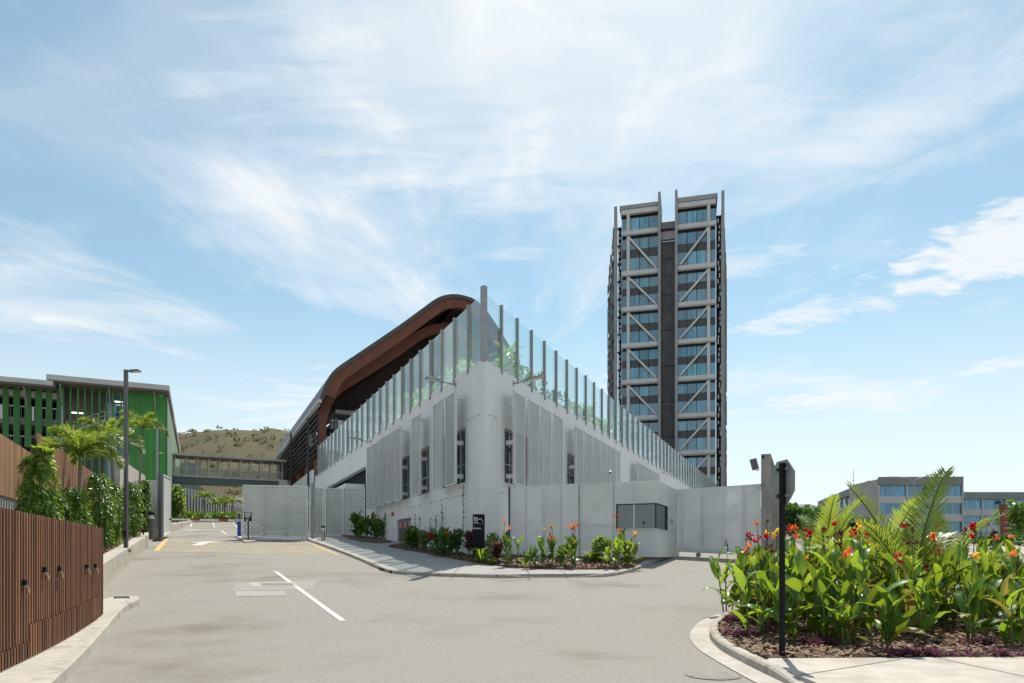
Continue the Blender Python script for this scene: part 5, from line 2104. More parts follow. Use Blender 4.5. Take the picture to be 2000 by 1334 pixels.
def lat_gate(name, label, A_, B_, bots, H, cat='gate', posts=3, wheels=False, braces=True):
    d = (B_ - A_)
    L_ = d.length
    ang = math.atan2(d.y, d.x)
    z0 = bots[0]
    t = thing(name, label, cat, (A_.x, A_.y, z0), ang)
    sl = (bots[1] - bots[0]) / L_
    def shear(m):
        m.v = [(x, y, z + sl * x) for x, y, z in m.v]
        return m
    m = lattice(L_ - .1, H - .1)
    m.v = [(x + .05, y, z + .05) for x, y, z in m.v]
    me = shear(m).mesh('pierced_sheet', closed=False)
    o = obj('pierced_sheet', me, A['lattice'], t)
    o['kind'] = 'stuff'
    sol = o.modifiers.new('thick', 'SOLIDIFY')
    sol.thickness = .012
    fr_ = MB().box(0, .07, -.05, .05, 0, H).box(L_ - .07, L_, -.05, .05, 0, H).box(.07, L_ - .07, -.05, .05, 0, .09).box(.07, L_ - .07, -.05, .05, H - .07, H)
    shear(fr_).build('gate_frame', A['white_metal'], t)
    for k in range(1, posts):
        x = L_ * k / posts
        shear(MB().box(x - .12, x + .12, .06, .16, 0, H)).build('upright', A['zinc'], t)
    if braces:
        shear(MB().bar((.2, .2, .3), (L_ * .66, .2, H * .45), .08, .08)).build('brace', A['zinc'], t)
        shear(MB().bar((.2, .2, H * .85), (L_ - .2, .2, H * .55), .08, .08)).build('brace', A['zinc'], t)
    return t, L_, sl


ga, gb = P(475, 1048, 49.0).xy, P(601.5, 1055, 47.2).xy
gH = (1048 - 948) / F * 49.0
t, L_, sl = lat_gate('patterned_gate', 'wide white pierced metal sliding gate behind the keep left sign', ga, gb, (P(475, 1047, 49.0).z, P(602, 1053, 47.2).z), gH)
MB().hexa([(0, -.12, -.02), (L_, -.12, sl * L_ - .02), (L_, .12, sl * L_ - .02), (0, .12, -.02), (0, -.12, -.2), (L_, -.12, sl * L_ - .2), (L_, .12, sl * L_ - .2), (0, .12, -.2)]).build('bottom_beam', A['white_metal'], t)
for x in (1.2, L_ - 1.2):
    MB().tube([(x, -.06, sl * x - .28), (x, .06, sl * x - .28)], .10, 10).build('roller_wheel', A['dark_steel'], t)
gp1 = MB().box(-.1, .1, -.1, .1, 0, 4.1).build('gate_post', A['zinc'], None, loc=(gb.x + .28, gb.y + .25, gz(*gb) - .1))
tag(gp1, 'slim grey gate post at the end of the wide pierced gate', 'gate post')
ga, gb2 = P(604, 1049, 50.6).xy, P(632, 1049, 51.2).xy
lat_gate('patterned_gate', 'narrow white pierced metal gate leaf beside the slim grey post', ga, gb2, (gz(*ga) + .1, gz(*gb2) + .1), 3.62, posts=1, braces=False)
ga, gb3 = P(634.5, 1049, 51.3).xy, P(668, 1049, 51.8).xy
lat_gate('patterned_fence', 'white pierced metal fence bay behind the stainless bollard', ga, gb3, (gz(*ga) + .1, gz(*gb3) + .1), 3.62, 'fence', posts=1, braces=False)
ga, gb4 = P(670, 1049, 51.8).xy, C0 + DL * (FLf.u(717) + .3) + FLf.n * .1
lat_gate('patterned_fence', 'white pierced metal fence bay meeting the white building', ga, gb4, (gz(*ga) + .1, gz(*gb4) + .1), 3.62, 'fence', posts=2, braces=False)
for q, s in ((gb2, 'beside the narrow gate leaf'), (gb3, 'between the two pierced fence bays')):
    o = MB().box(-.07, .07, -.07, .07, 0, 3.8).build('gate_post', A['white_metal'], None, loc=(q.x + .09, q.y + .1, gz(*q) - .05))
    tag(o, 'white steel post ' + s, 'gate post')
# leaf standing open at the left, and the fence bay behind it
ga, gb5 = P(318.5, 1047, 46.5).xy, P(333, 1040, 53.0).xy
zA = gz(*ga)
lat_gate('patterned_gate', 'white pierced gate leaf standing open at the end of the low wall', ga, gb5, (zA + .35, gz(*gb5) + .3), P(318, 926, 46.5).z - zA - .35, posts=2)
o = MB().box(-.13, .13, -.13, .13, 0, P(318, 924, 46.5).z - zA).build('gate_post', A['lamp_grey'], None, loc=(ga.x - .1, ga.y - .15, zA - .05))
tag(o, 'dark grey steel post carrying the open gate leaf', 'gate post')
ga, gb6 = P(262, 1030, 47.8).xy, P(316, 1030, 47.5).xy
lat_gate('patterned_fence', 'pierced metal fence bay in shade behind the dark bollard', ga, gb6, (P(262, 1034, 47.8).z, P(316, 1034, 47.5).z), (1034 - 938) / F * 47.5, 'fence', posts=2, braces=False)

# ------------------------------------------------------------------ boom barrier
bx, by = G(470.5, 1049)
bz = gz(bx, by)
isl = struct(slab('traffic_island', [G(459, 1048), G(480, 1048), G(500, 1059), G(478, 1061)], .10, A['concrete'], cuts=2, skirt=.2))
bb = thing('boom_barrier', 'boom barrier with a blue and white cabinet and red banded arm', 'barrier', (bx, by, bz + .05))
MB().box(-.02, .36, -.25, .25, 0, 1.28).build('cabinet', A['sign_white'], bb, bevel=.03)
MB().box(-.16, .10, -.30, -.252, .02, 1.38).build('blue_front', A['blue'], bb, bevel=.01)
ex_, ey_ = P(325, 1018, by).x - bx, 0
tot = ex_
for k in range(8):
    a, b = -.1 + tot * k / 8, -.1 + tot * (k + 1) / 8
    MB().bar((a, -.36, 1.20 + .012 * k), (b, -.36, 1.20 + .012 * (k + 1)), .05, .13).build('boom_section', A['red'] if k % 3 == 1 else A['sign_white'], bb)
MB().box(-.35, .1, -.42, -.31, 1.1, 1.30).build('boom_clamp', A['alu'], bb)

# ------------------------------------------------------------------ signs
def text_mesh(body, size, align='CENTER', bold=0.0):
    cu = bpy.data.curves.new('lettering', 'FONT')
    cu.body = body
    cu.size = size
    cu.align_x = align
    cu.align_y = 'CENTER'
    cu.extrude = .002
    cu.offset = bold
    o = bpy.data.objects.new('lettering', cu)
    col.objects.link(o)
    dg = bpy.context.evaluated_depsgraph_get()
    me = bpy.data.meshes.new_from_object(o.evaluated_get(dg))
    bpy.data.objects.remove(o)
    return me


kx_, ky_ = G(484.5, 1057.5)
ksz = gz(kx_, ky_) + .1
ks = thing('keep_left_sign', 'black sign reading KEEP LEFT with a white arrow on a post', 'sign', (kx_, ky_, ksz))
sc_ = ky_ / F
MB().box(-.035, .035, 0, .05, 0, 1.45).build('post', A['black'], ks)
MB().box(-.16, .16, -.12, .16, -.02, .012).build('base_plate', A['black'], ks)
bz0, bz1 = (1057.5 - 1021) * sc_, (1057.5 - 1003) * sc_
hw = 7.3 * sc_
MB().box(-hw, hw, -.03, -.005, bz0, bz1).build('board', A['black'], ks, bevel=.006)
hb = bz1 - bz0
for body, zf_, s_ in (('KEEP', .80, .19), ('LEFT', .53, .19)):
    obj('lettering', text_mesh(body, s_, bold=.008), A['sign_white'], ks, (0, -.034, bz0 + hb * zf_), (PI / 2, 0, 0))
zc_ = bz0 + hb * .2
MB().bar((.10, -.035, zc_ + .10), (-.08, -.035, zc_ - .07), .004, .035).box(-.11, .06, -.037, -.033, zc_ - .10, zc_ - .068).box(-.11, -.078, -.037, -.033, zc_ - .068, zc_ + .07).build('arrow', A['sign_white'], ks)

sx, sy = G(466.5, 1047)
sb_ = thing('sign_board', 'sign seen from behind beside the boom barrier, pale back on a dark post', 'sign', (sx, sy, gz(sx, sy)))
MB().tube([(0, 0, 0), (0, 0, 1.75)], .04, 8).build('post', A['black'], sb_)
MB().prism([(-.30, .95), (.20, .95), (.26, 1.7), (-.12, 1.78), (-.30, 1.55)], .05, .08, 'y').build('board', A['sign_back'], sb_)

# totem by the corner
q = P(935, 1096, 28.3)
tzz = gz(q.x, q.y) + .15
tt = thing('direction_totem', 'tall black directory totem with white lettering at the building corner', 'sign', (q.x, q.y, tzz), math.radians(2))
th = (1097 - 1004.5) / F * 28.3
tw = 23.4 / F * 28.3
MB().box(-tw / 2 + .05, tw / 2 - .05, .0, .14, -.1, .13).build('plinth', A['concrete'], tt)
MB().box(-tw / 2, tw / 2, -.03, .17, .13, th).build('panel', A['black_panel'], tt, bevel=.02)
def tline(z, w, h=.022, x0=None, mt='sign_white'):
    x0 = -tw / 2 + .045 if x0 is None else x0
    MB().box(x0, x0 + w, -.036, -.0305, z, z + h).build('rule', A[mt], tt)
def ttext(s, z, size=.052):
    obj('lettering', text_mesh(s, size, 'LEFT', .0012), A['sign_white'], tt, (-tw / 2 + .045, -.036, z), (PI / 2, 0, 0))
# the small lettering is too fine to read in the photograph: lines of type of the same length in the same places
for w_, z in ((.16, .155), (.34, .205), (.17, .275), (.19, .355), (.29, .585)):
    x_ = -tw / 2 + .045
    while w_ > .02:
        ww = min(w_, RND.uniform(.05, .11))
        tline(th - z - .012, ww, .030, x_)
        x_ += ww + .014
        w_ -= ww + .014
tline(th - .40, tw - .09, .004)
tline(th - .64, tw - .09, .004)
MB().prism([(-tw / 2 + .05, th - .09), (-tw / 2 + .085, th - .09), (-tw / 2 + .0675, th - .06)], -.036, -.0305, 'y').build('arrow', A['sign_white'], tt)
MB().prism([(-tw / 2 + .05, th - .53), (-tw / 2 + .085, th - .53), (-tw / 2 + .0675, th - .50)], -.036, -.0305, 'y').build('arrow', A['sign_white'], tt)
MB().prism([(tw / 2 - .1, th - .31), (tw / 2 - .06, th - .28), (tw / 2 - .1, th - .25)], -.036, -.0305, 'y').build('arrow', A['sign_white'], tt)

# dark notice board in the left bed
q = P(274, 1010, 41.0)
bz_ = lbed_z(q.x, q.y)
nb_ = thing('notice_board', 'dark notice board with white lettering among the shrubs of the sloping bed', 'sign', (q.x, q.y, bz_), math.radians(8))
hN = EYE + (HZ - 955) / F * 41 - bz_
MB().box(-.25, .28, -.04, .04, hN - 1.8, hN).build('panel', A['black_panel'], nb_, bevel=.01)
for x_ in (-.16, .18):
    MB().box(x_ - .03, x_ + .03, -.03, .03, -.2, hN - 1.8).build('foot', A['black'], nb_)
for k, w_ in enumerate((.26, .14, .20)):
    MB().box(-.18, -.18 + w_, -.046, -.041, hN - .2 - k * .1, hN - .165 - k * .1).build('rule', A['sign_white'], nb_)

# stop sign seen from the back
st_x, st_y = G(1527.5, 1277, .14)
stz = gz(st_x, st_y) + .12
stop = thing('stop_sign', 'octagonal road sign seen from behind on a black post in the island bed', 'road sign', (st_x, st_y, stz))
sH = (1277 - 903) / F * st_y
MB().tube([(0, 0, -.25), (0, 0, sH)], .044, 14).build('post', A['black'], stop)
MB().tube([(0, 0, sH), (0, 0, sH + .015)], [.046, .035], 14).build('post_cap', A['black'], stop)
pl = MB()
R_ = .372
angp = math.radians(-81)
pl.prism([(R_ * math.cos(PI / 8 + k * PI / 4), R_ * math.sin(PI / 8 + k * PI / 4)) for k in range(8)], .0, .008, 'y')
zc_ = (1277 - 940) / F * st_y
Mrot = Matrix.Translation((.03, .085, zc_)) @ Matrix.Rotation(angp, 4, 'Z')
pl.v = [tuple(Mrot @ Vector(p)) for p in pl.v]
plate = pl.build('plate', A['sign_back'], stop)
rl = MB()
for dz in (-.2, .2):
    rl.box(-.22, .22, -.03, -.002, dz - .02, dz + .02)
rl.v = [tuple(Mrot @ Vector(p)) for p in rl.v]
rl.build('stiffener', A['sign_back'], plate)
face_ = MB()
face_.prism([((R_ - .004) * math.cos(PI / 8 + k * PI / 4), (R_ - .004) * math.sin(PI / 8 + k * PI / 4)) for k in range(8)], .0082, .0095, 'y')
face_.v = [tuple(Mrot @ Vector(p)) for p in face_.v]
face_.build('sign_face', A['red'], plate)
for dz in (-.2, .2):
    MB().box(-.055, .075, -.05, .085, zc_ + dz - .022, zc_ + dz + .022).build('clamp', A['black'], stop)

# lamp post in the left bed
q = P(246, 1053, 28.6)
lz = lbed_z(q.x, q.y)
lp = thing('lamp_post', 'tall grey lamp post with a flat lamp head in the sloping bed', 'lamp post', (q.x, q.y, lz))
lH = EYE + (HZ - 722) / F * 28.6 - lz
k = 28.6 / F
MB().box(-.075, .075, -.06, .06, -.3, lH).build('pole', A['lamp_grey'], lp, bevel=.02)
MB().box(-.14, .14, -.14, .14, -.1, .03).build('base_plate', A['lamp_grey'], lp)
MB().tube([(.05, 0, lH - .08), (.20, -.01, lH - .06)], .035, 8).build('arm', A['lamp_grey'], lp)
MB().hexa([(.16, -.15, lH - .11), (.60, -.17, lH - .08), (.60, .13, lH - .08), (.16, .11, lH - .11), (.18, -.11, lH - .02), (.57, -.13, lH + .0), (.57, .10, lH + .0), (.18, .08, lH - .02)]).build('lamp_head', A['lamp_grey'], lp, bevel=.015)
MB().box(.34, .57, -.12, .08, lH - .115, lH - .085).build('lens', A['sign_white'], lp)
MB().box(-.03, .03, -.066, -.06, .5, .8).build('access_door', A['black'], lp)

# bollards
def bollard(x, y, z, r, h, label, body, cap):
    b = thing('bollard_light', label, 'bollard', (x, y, z))
    MB().tube([(0, 0, -.1), (0, 0, h * .72)], r, 14).build('body', A[body], b, smooth=False)
    MB().tube([(0, 0, h * .72), (0, 0, h * .86)], r * .82, 14).build('lens', A['sign_white'] if cap == 'black' else A['black'], b)
    MB().tube([(0, 0, h * .86), (0, 0, h * .96), (0, 0, h)], [r * 1.12, r * 1.12, r * .8], 14).build('cap', A[cap], b)


x, y = G(631, 1056.5, .1)
bollard(x, y, gz(x, y) + .12, .115, .98, 'stainless bollard light on the footpath before the pierced fence', 'steel', 'black')
q = P(296, 1030, 40.0)
bollard(q.x, q.y, lbed_z(q.x, q.y) - .05, .15, EYE + (HZ - 999) / F * 40 - lbed_z(q.x, q.y) + .05, 'dark bollard light at the end of the sloping bed', 'lamp_grey', 'black')

# carved post, street lamp and mast on the far right
q = P(1960, 1052, 62)
z = gz(q.x, q.y)
cp = thing('carved_post', 'carved brown timber post standing before the lower office wing', 'post', (q.x, q.y, z))
m = MB()
hC = EYE + (HZ - 985) / F * 62 - z
pts_, rr_ = [], []
for k in range(13):
    t = k / 12
    pts_.append((.04 * math.sin(t * 5), 0, t * hC))
    rr_.append(.30 + .05 * math.sin(t * 22) + .03 * math.sin(t * 51))
m.tube(pts_, rr_, 10)
m.build('trunk', A['timber_arch'], cp)
for k in range(6):
    MB().box(-.22, .22, -.38, -.28, hC * (.12 + .14 * k), hC * (.12 + .14 * k) + .14).build('carving', A['fence_pale'], cp, bevel=.03)
q = P(1785, 1050, 75)
z = gz(q.x, q.y)
slm = thing('street_lamp', 'double armed street lamp before the office block', 'street lamp', (q.x, q.y, z))
hS = EYE + (HZ - 940) / F * 75 - z
MB().tube([(0, 0, 0), (0, 0, hS)], [.09, .06], 8).build('pole', A['zinc'], slm)
for s, rise in ((-1, .55), (1, .95)):
    k = 75 / F
    pts_ = [(0, 0, hS - .1), (s * 4 * k, 0, hS + 4 * k * .9), (s * 14 * k, 0, hS + 9 * k * .8), (s * 30 * k, 0, hS + (9 if s < 0 else 13) * k * .9)]
    MB().tube(pts_, .045, 6).build('arm', A['zinc'], slm)
    a = pts_[-1]
    MB().bar(a, (a[0] + s * 22 * k, 0, a[2] + (.0 if s < 0 else .15)), .28, .10).build('lamp_head', A['zinc'], slm)
q = P(1667, 1000, 320)
ms = thing('radio_mast', 'thin radio mast on the skyline behind the office wing', 'mast', (q.x, q.y, 5))
MB().tube([(0, 0, 0), (0, 0, EYE + (HZ - 918) / F * 320 - 5)], [.28, .08], 6).build('pole', A['zinc'], ms)
for k in range(4):
    MB().box(-.8, .8, -.04, .04, 18 + k * 5, 18.12 + k * 5).build('cross_arm', A['zinc'], ms)
# ================================================================== plants
def leaf_mesh(L, W, e0, e1, fold, seed, nseg=8, wave=.02):
    """a paddle shaped leaf, folded along its rib, starting steep and bending over"""
    r = random.Random(seed)
    m = MB()
    p = Vector((0, 0, 0))
    ph = r.uniform(0, 6)
    rows = []
    for i in range(nseg + 1):
        t = i / nseg
        a = math.radians(e0 + (e1 - e0) * t ** 1.3)
        if i:
            p = p + Vector((math.cos(a), 0, math.sin(a))) * (L / nseg)
        w = W * (math.sin(PI * min(1, (t * .92 + .06)) ** .85)) ** .8 if t < 1 else 0.002
        if t < .12:
            w *= .35 + t * 5
        up = Vector((-math.sin(a), 0, math.cos(a)))
        row = []
        for s in (-1, -.5, 0, .5, 1):
            q = p + Vector((0, s * w, 0)) + up * (abs(s) * w * fold + wave * L * abs(s) * math.sin(t * 9 + ph + s))
            row.append(tuple(q))
        rows.append(row)
    m.v = [q for row in rows for q in row]
    for i in range(nseg):
        for k in range(4):
            m.f.append((i * 5 + k, i * 5 + k + 1, (i + 1) * 5 + k + 1, (i + 1) * 5 + k))
    return m.mesh('leaf', closed=False, smooth=True)


CL = [leaf_mesh(.52, .088, 80, 44, .38, 1), leaf_mesh(.60, .098, 74, 18, .32, 2), leaf_mesh(.48, .092, 68, -5, .24, 3), leaf_mesh(.57, .080, 82, 58, .5, 4),
      leaf_mesh(.55, .105, 60, -28, .18, 5), leaf_mesh(.44, .066, 84, 66, .6, 6)]
for me in CL:
    me.materials.append(A['canna'])
CLO = [me.copy() for me in CL]
for me in CLO:
    me.materials.clear()
    me.materials.append(A['canna_old'])
CLD = [me.copy() for me in CL]
for me in CLD:
    me.materials.clear()
    me.materials.append(A['canna_dark'])


BUD = MB().tube([(0, 0, -.005), (0, 0, .03), (0, 0, .06)], [.004, .011, .003], 5).mesh('bud')
BUD.materials.append(A['petal_dark'])


def flower_mesh(seed, n=9, s=.055):
    r = random.Random(seed)
    m = MB()
    for k in range(n):
        c = Vector((r.uniform(-.03, .03), r.uniform(-.03, .03), r.uniform(-.05, .07)))
        az = r.uniform(0, 2 * PI)
        el = r.uniform(-.2, 1.1)
        d = Vector((math.cos(az) * math.cos(el), math.sin(az) * math.cos(el), math.sin(el)))
        e = d.orthogonal().normalized()
        e = Matrix.Rotation(r.uniform(0, 6), 3, d) @ e
        f = d.cross(e)
        l, w = s * r.uniform(.9, 1.7), s * r.uniform(.45, .75)
        o = len(m.v)
        m.v += [tuple(c), tuple(c + d * l * .5 + e * w + f * .01), tuple(c + d * l - f * .012 + e * w * .5), tuple(c + d * l * 1.05 - f * .02 - e * w * .4), tuple(c + d * l * .5 - e * w + f * .012)]
        m.f += [(o, o + 1, o + 2, o + 3), (o, o + 3, o + 4)]
    return m.mesh('flower', closed=False)


FLW = {}
for kk in ('red', 'orange', 'yellow', 'dark'):
    FLW[kk] = []
    for s in range(3):
        me = flower_mesh(hash(kk) % 7 + s if False else s * 5 + len(kk), 11 if kk != 'dark' else 8, .062 if kk != 'dark' else .045)
        me.materials.append(A['petal_' + kk])
        FLW[kk].append(me)

CANNA_LABEL = {
    'corner': {'red': 'canna with one scarlet flower by the booth window', 'orange': 'canna with orange flowers before the white perforated fence', 'yellow': 'canna with yellow flowers before the white perforated fence',
               None: 'leafy canna without flowers before the white perforated fence'}}


KIND_ = {'red': 'with scarlet flowers', 'orange': 'with orange flowers', 'yellow': 'with yellow flowers', 'dark': 'with withered dark flower heads', None: 'without flowers'}


def island_label(x, y, h, fl):
    """which canna of the island: its flowers, its height, and what it stands beside"""
    size = 'tall' if h > 1.7 else ('short' if h < 1.25 else 'mid height')
    if y > 17.5:
        where = 'in the far bed across the path'
    elif math.hypot(x - st_x, y - st_y) < 1.25:
        where = 'close around the road sign post'
    elif x < 5.1 and y > 12.2:
        where = 'at the rounded kerb nose of the island'
    elif math.hypot(x - 8.33, y - 14.2) < 1.5:
        where = 'at the foot of the tall palm'
    elif y < 11.4:
        where = 'in the row along the concrete pavement'
    elif y > 14.4:
        where = 'along the back kerb of the island bed'
    elif x < 6.8:
        where = 'amid the island bed'
    else:
        where = 'in the island bed past the palm'
    return f"{size} canna {KIND_[fl]} {where}"


def canna(x, y, z, h, nst, flowers, where, r, leaves=CL, name='canna_plant', spread=.16, nl=5, ls=1.0):
    lab_ = island_label(x, y, h, flowers[0] if flowers else None) if where == 'island' else CANNA_LABEL[where][flowers[0] if flowers else None]
    t = thing(name, lab_, 'canna', (x, y, z), 0, 'cannas in the ' + where + ' bed')
    for s in range(nst):
        a = r.uniform(0, 2 * PI)
        d = spread * r.uniform(.2, 1)
        bx_, by_ = math.cos(a) * d, math.sin(a) * d
        hs = h * r.uniform(.72, 1.05) * .66
        lean = Vector((math.cos(a), math.sin(a), 0)) * r.uniform(.02, .16) * hs
        top = Vector((bx_, by_, hs)) + lean
        fl = flowers and s < len(flowers)
        MB().tube([(bx_, by_, -.05), Vector((bx_, by_, 0)).lerp(top, .5) + Vector((r.uniform(-.02, .02), r.uniform(-.02, .02), 0)), top], [.016, .014, .008], 6).build('stem', A['canna_stem'], t, smooth=True)
        az = r.uniform(0, 2 * PI)
        n = nl + r.randint(-1, 1)
        for k in range(n):
            f = .12 + .88 * (k / max(1, n - 1)) ** .8
            p = Vector((bx_, by_, 0)).lerp(top, f)
            az += 2.2 + r.uniform(-.5, .5)
            me = leaves[r.choice([4, 2, 1, 1]) if f < .5 else r.choice([0, 1, 3, 5, 0, 2])]
            sc_ = r.uniform(.62, 1.22) * (1.0 if f < .85 else .8) * ls
            if leaves is CL and r.random() < (.16 if f < .4 else .05):
                me = CLO[CL.index(me)]
            o = obj('leaf', me, None, t, p, (r.uniform(-.35, .35), r.uniform(-.25, .35 if f < .6 else .2), az), (sc_, sc_ * r.uniform(.85, 1.15), sc_))
        if fl:
            hh = h * r.uniform(.30, .48)
            q = top + Vector((r.uniform(-.10, .10), r.uniform(-.08, .08), hh))
            mid = top.lerp(q, .6) + Vector((r.uniform(-.03, .03), 0, 0))
            MB().tube([top, mid, q], [.008, .006, .005], 5).build('flower_stalk', A['flower_stem'], t)
            nf = r.choice([1, 1, 2, 2])
            for k in range(nf):
                qq = q + Vector((r.uniform(-.05, .05), r.uniform(-.05, .05), -.085 * k + r.uniform(-.01, .02)))
                o = obj('flower', r.choice(FLW[flowers[s]]), None, t, qq, (r.uniform(-.4, .4), r.uniform(-.4, .4), r.uniform(0, 6)), (r.uniform(.6, 1.0) * (1.25 if where == 'corner' else 1),) * 3)
            # seed pods and buds
            if r.random() < .7:
                for k in range(4):
                    pz = q.lerp(mid, r.uniform(-.1, .8))
                    obj('bud', BUD, None, t, pz, (r.uniform(-.7, .7), r.uniform(-.7, .7), 0), (1, 1, r.uniform(.6, 1.3)))
    return t


r = random.Random(77)
placed = []


def try_place(poly, n, dmin, accept, tries=4000):
    xs = [p[0] for p in poly]
    ys = [p[1] for p in poly]
    out = []
    for _ in range(tries):
        if len(out) >= n:
            break
        x, y = r.uniform(min(xs), max(xs)), r.uniform(min(ys), max(ys))
        if not inside_poly(poly, x, y) or not accept(x, y):
            continue
        dm = dmin(x, y)
        if any((x - a) ** 2 + (y - b) ** 2 < dm * dm for a, b in placed):
            continue
        placed.append((x, y))
        out.append((x, y))
    return out


# hand placed ones that the photograph singles out: (px, base py, height, stems, flowers)
for px, py, h, ns, fl in [(1722, 1268, 1.15, 4, None), (1975, 1262, 1.3, 4, None), (1890, 1250, 1.35, 3, ['yellow']), (1612, 1250, 1.05, 2, None), (1655, 1262, .8, 2, None), (1780, 1225, 1.45, 4, ['yellow', 'dark']),
                          (1452, 1215, 1.75, 4, ['red', 'orange']), (1478, 1240, 1.45, 3, None), (1510, 1222, 1.75, 4, ['red', 'dark']), (1560, 1225, 1.7, 4, ['orange']), (1425, 1190, 1.5, 3, ['dark', 'orange']),
                          (1600, 1205, 1.9, 4, ['red', 'red']), (1660, 1205, 1.9, 4, ['red', 'yellow']), (1850, 1215, 1.75, 4, ['orange']), (1930, 1210, 1.85, 4, ['orange', 'red']), (1996, 1215, 1.9, 4, ['red']),
                          (1540, 1190, 1.8, 4, ['orange', 'red']), (1480, 1180, 1.8, 4, ['red', 'yellow']), (1720, 1195, 1.75, 4, ['yellow', 'dark'])]:
    x, y = G(px, py, .13)
    placed.append((x, y))
    canna(x, y, gz(x, y) + .12, h, ns, fl, 'island', r, spread=.2, ls=1.1)
FCH = [['red'], ['orange'], ['yellow'], ['dark'], ['dark', 'dark'], None, None, None, ['dark', 'red'], ['orange', 'yellow']]
for x, y in try_place(bed_poly, 44, lambda x, y: .50, lambda x, y: y > 11.0 + .08 * (x - 4) and y < 16.4 and x / y < .86 and x > 4.1 and not (y < 11.7 and r.random() < .7)):
    h = 1.15 + .75 * ss(10.6, 13.2, y) + r.uniform(-.2, .15)
    canna(x, y, gz(x, y) + .12, h, r.randint(3, 5), r.choice(FCH), 'island', r, spread=.22, ls=1.12)
placed.clear()
for x, y in try_place([(6.0, 18.2), (12.0, 18.6), (15.5, 19.2), (15.0, 27.0), (12.9, 27), (9.3, 24)], 16, lambda x, y: .8, lambda x, y: y < 24):
    canna(x, y, gz(x, y) + .14, r.uniform(1.4, 1.8), 3, r.choice(FCH), 'island', r, nl=4)

# cannas before the fence
for px, py, h, ns, fl, ls in [(1002, 1104, 1.50, 4, ['orange', 'orange'], 1.05), (1036, 1108, .80, 3, None, .9), (1067, 1106, 1.40, 4, ['yellow', 'orange', 'yellow'], 1.05), (1121, 1106, 1.50, 4, ['orange', 'orange', 'orange'], 1.1),
                              (1193, 1107, 1.15, 4, ['orange'], 1.05), (1224, 1105, 1.20, 4, ['yellow'], 1.05), (1203, 1101, 1.5, 2, ['red'], 1.0), (1105, 1105, .8, 2, None, .9)]:
    x, y = G(px, py, .17)
    if px == 1203:
        h = 1.9
    canna(x, y, gz(x, y) + .16, h, ns, fl, 'corner', r, leaves=CLD if px < 1110 else CL, spread=.26, nl=6, ls=ls)


# ------------------------------------------------------------------ palms
def frond_mesh(L, W, e0, e1, n, seed, plume=False, droop=.5, lw=.02):
    r = random.Random(seed)
    m = MB()
    pts_ = []
    p = Vector((0, 0, 0))
    N_ = 14
    for i in range(N_ + 1):
        t = i / N_
        a = math.radians(e0 + (e1 - e0) * t ** 1.4)
        if i:
            p = p + Vector((math.cos(a), 0, math.sin(a))) * L / N_
        pts_.append((p.copy(), a))
    m.tube([q[0] for q in pts_], [.016 * (1 - .8 * i / N_) * L for i in range(N_ + 1)], 5)
    for i in range(n):
        t = .14 + .86 * i / n
        k = min(N_ - 1, int(t * N_))
        f = t * N_ - k
        c = pts_[k][0].lerp(pts_[k + 1][0], f)
        a = pts_[k][1]
        fw = Vector((math.cos(a), 0, math.sin(a)))
        up = Vector((-math.sin(a), 0, math.cos(a)))
        ll = W * (math.sin(PI * (.15 + .80 * t)) ** .7) * r.uniform(.85, 1.1)
        rolls = ([-1, 1] if not plume else [r.uniform(0, 2 * PI) for _ in range(4)])
        for s in rolls:
            if plume:
                sd = Vector((0, math.cos(s), 0)) + up * math.sin(s)
            else:
                sd = Vector((0, s, 0)) + up * (.35 + r.uniform(-.15, .15))
            sd.normalize()
            d = (sd * math.cos(.6 + .35 * t) + fw * math.sin(.6 + .35 * t)).normalized()
            g = Vector((0, 0, -1)) * droop * r.uniform(.4, 1.2)
            b1_ = c + d * ll * .5 + g * ll * .10
            b2_ = c + d * ll + g * ll * .42
            wv = d.cross(up).normalized() * lw * L * r.uniform(.8, 1.2) if not plume else d.orthogonal().normalized() * lw * L
            o = len(m.v)
            m.v += [tuple(c - wv * .4), tuple(c + wv * .4), tuple(b1_ + wv), tuple(b1_ - wv), tuple(b2_)]
            m.f += [(o, o + 1, o + 2, o + 3), (o + 3, o + 2, o + 4)]
    me = m.mesh('frond', closed=False)
    me.materials.append(A['palm'])
    return me


ARE = [frond_mesh(1.0, .24, 80, 30, 40, 1, droop=.6, lw=.0075), frond_mesh(1.0, .26, 68, 0, 40, 2, droop=.8, lw=.0075), frond_mesh(1.0, .27, 84, 52, 40, 3, droop=.5, lw=.0085)]
FOX = [frond_mesh(1.0, .25, 62, -55, 44, 4, plume=True, droop=.5, lw=.010), frond_mesh(1.0, .25, 40, -70, 44, 5, plume=True, droop=.5, lw=.010), frond_mesh(1.0, .23, 78, -20, 44, 6, plume=True, droop=.4, lw=.010)]


def areca(x, y, z, fr_, label):
    """fr_: (azimuth deg, length, mesh index, tilt)"""
    t = thing('areca_palm', label, 'palm', (x, y, z), 0, 'bushy palms behind the cannas')
    for az, L_, k, tilt in fr_:
        a = math.radians(az)
        o = obj('frond', ARE[k], None, t, (math.cos(a) * .05, math.sin(a) * .05, .0), (0, math.radians(tilt), a), (L_, L_, L_))
    for k in range(4):
        a = k * 1.7
        MB().tube([(math.cos(a) * .06, math.sin(a) * .06, -.1), (math.cos(a) * .09, math.sin(a) * .09, .7)], [.03, .02], 7).build('stem', A['canna_stem'], t)
    return t


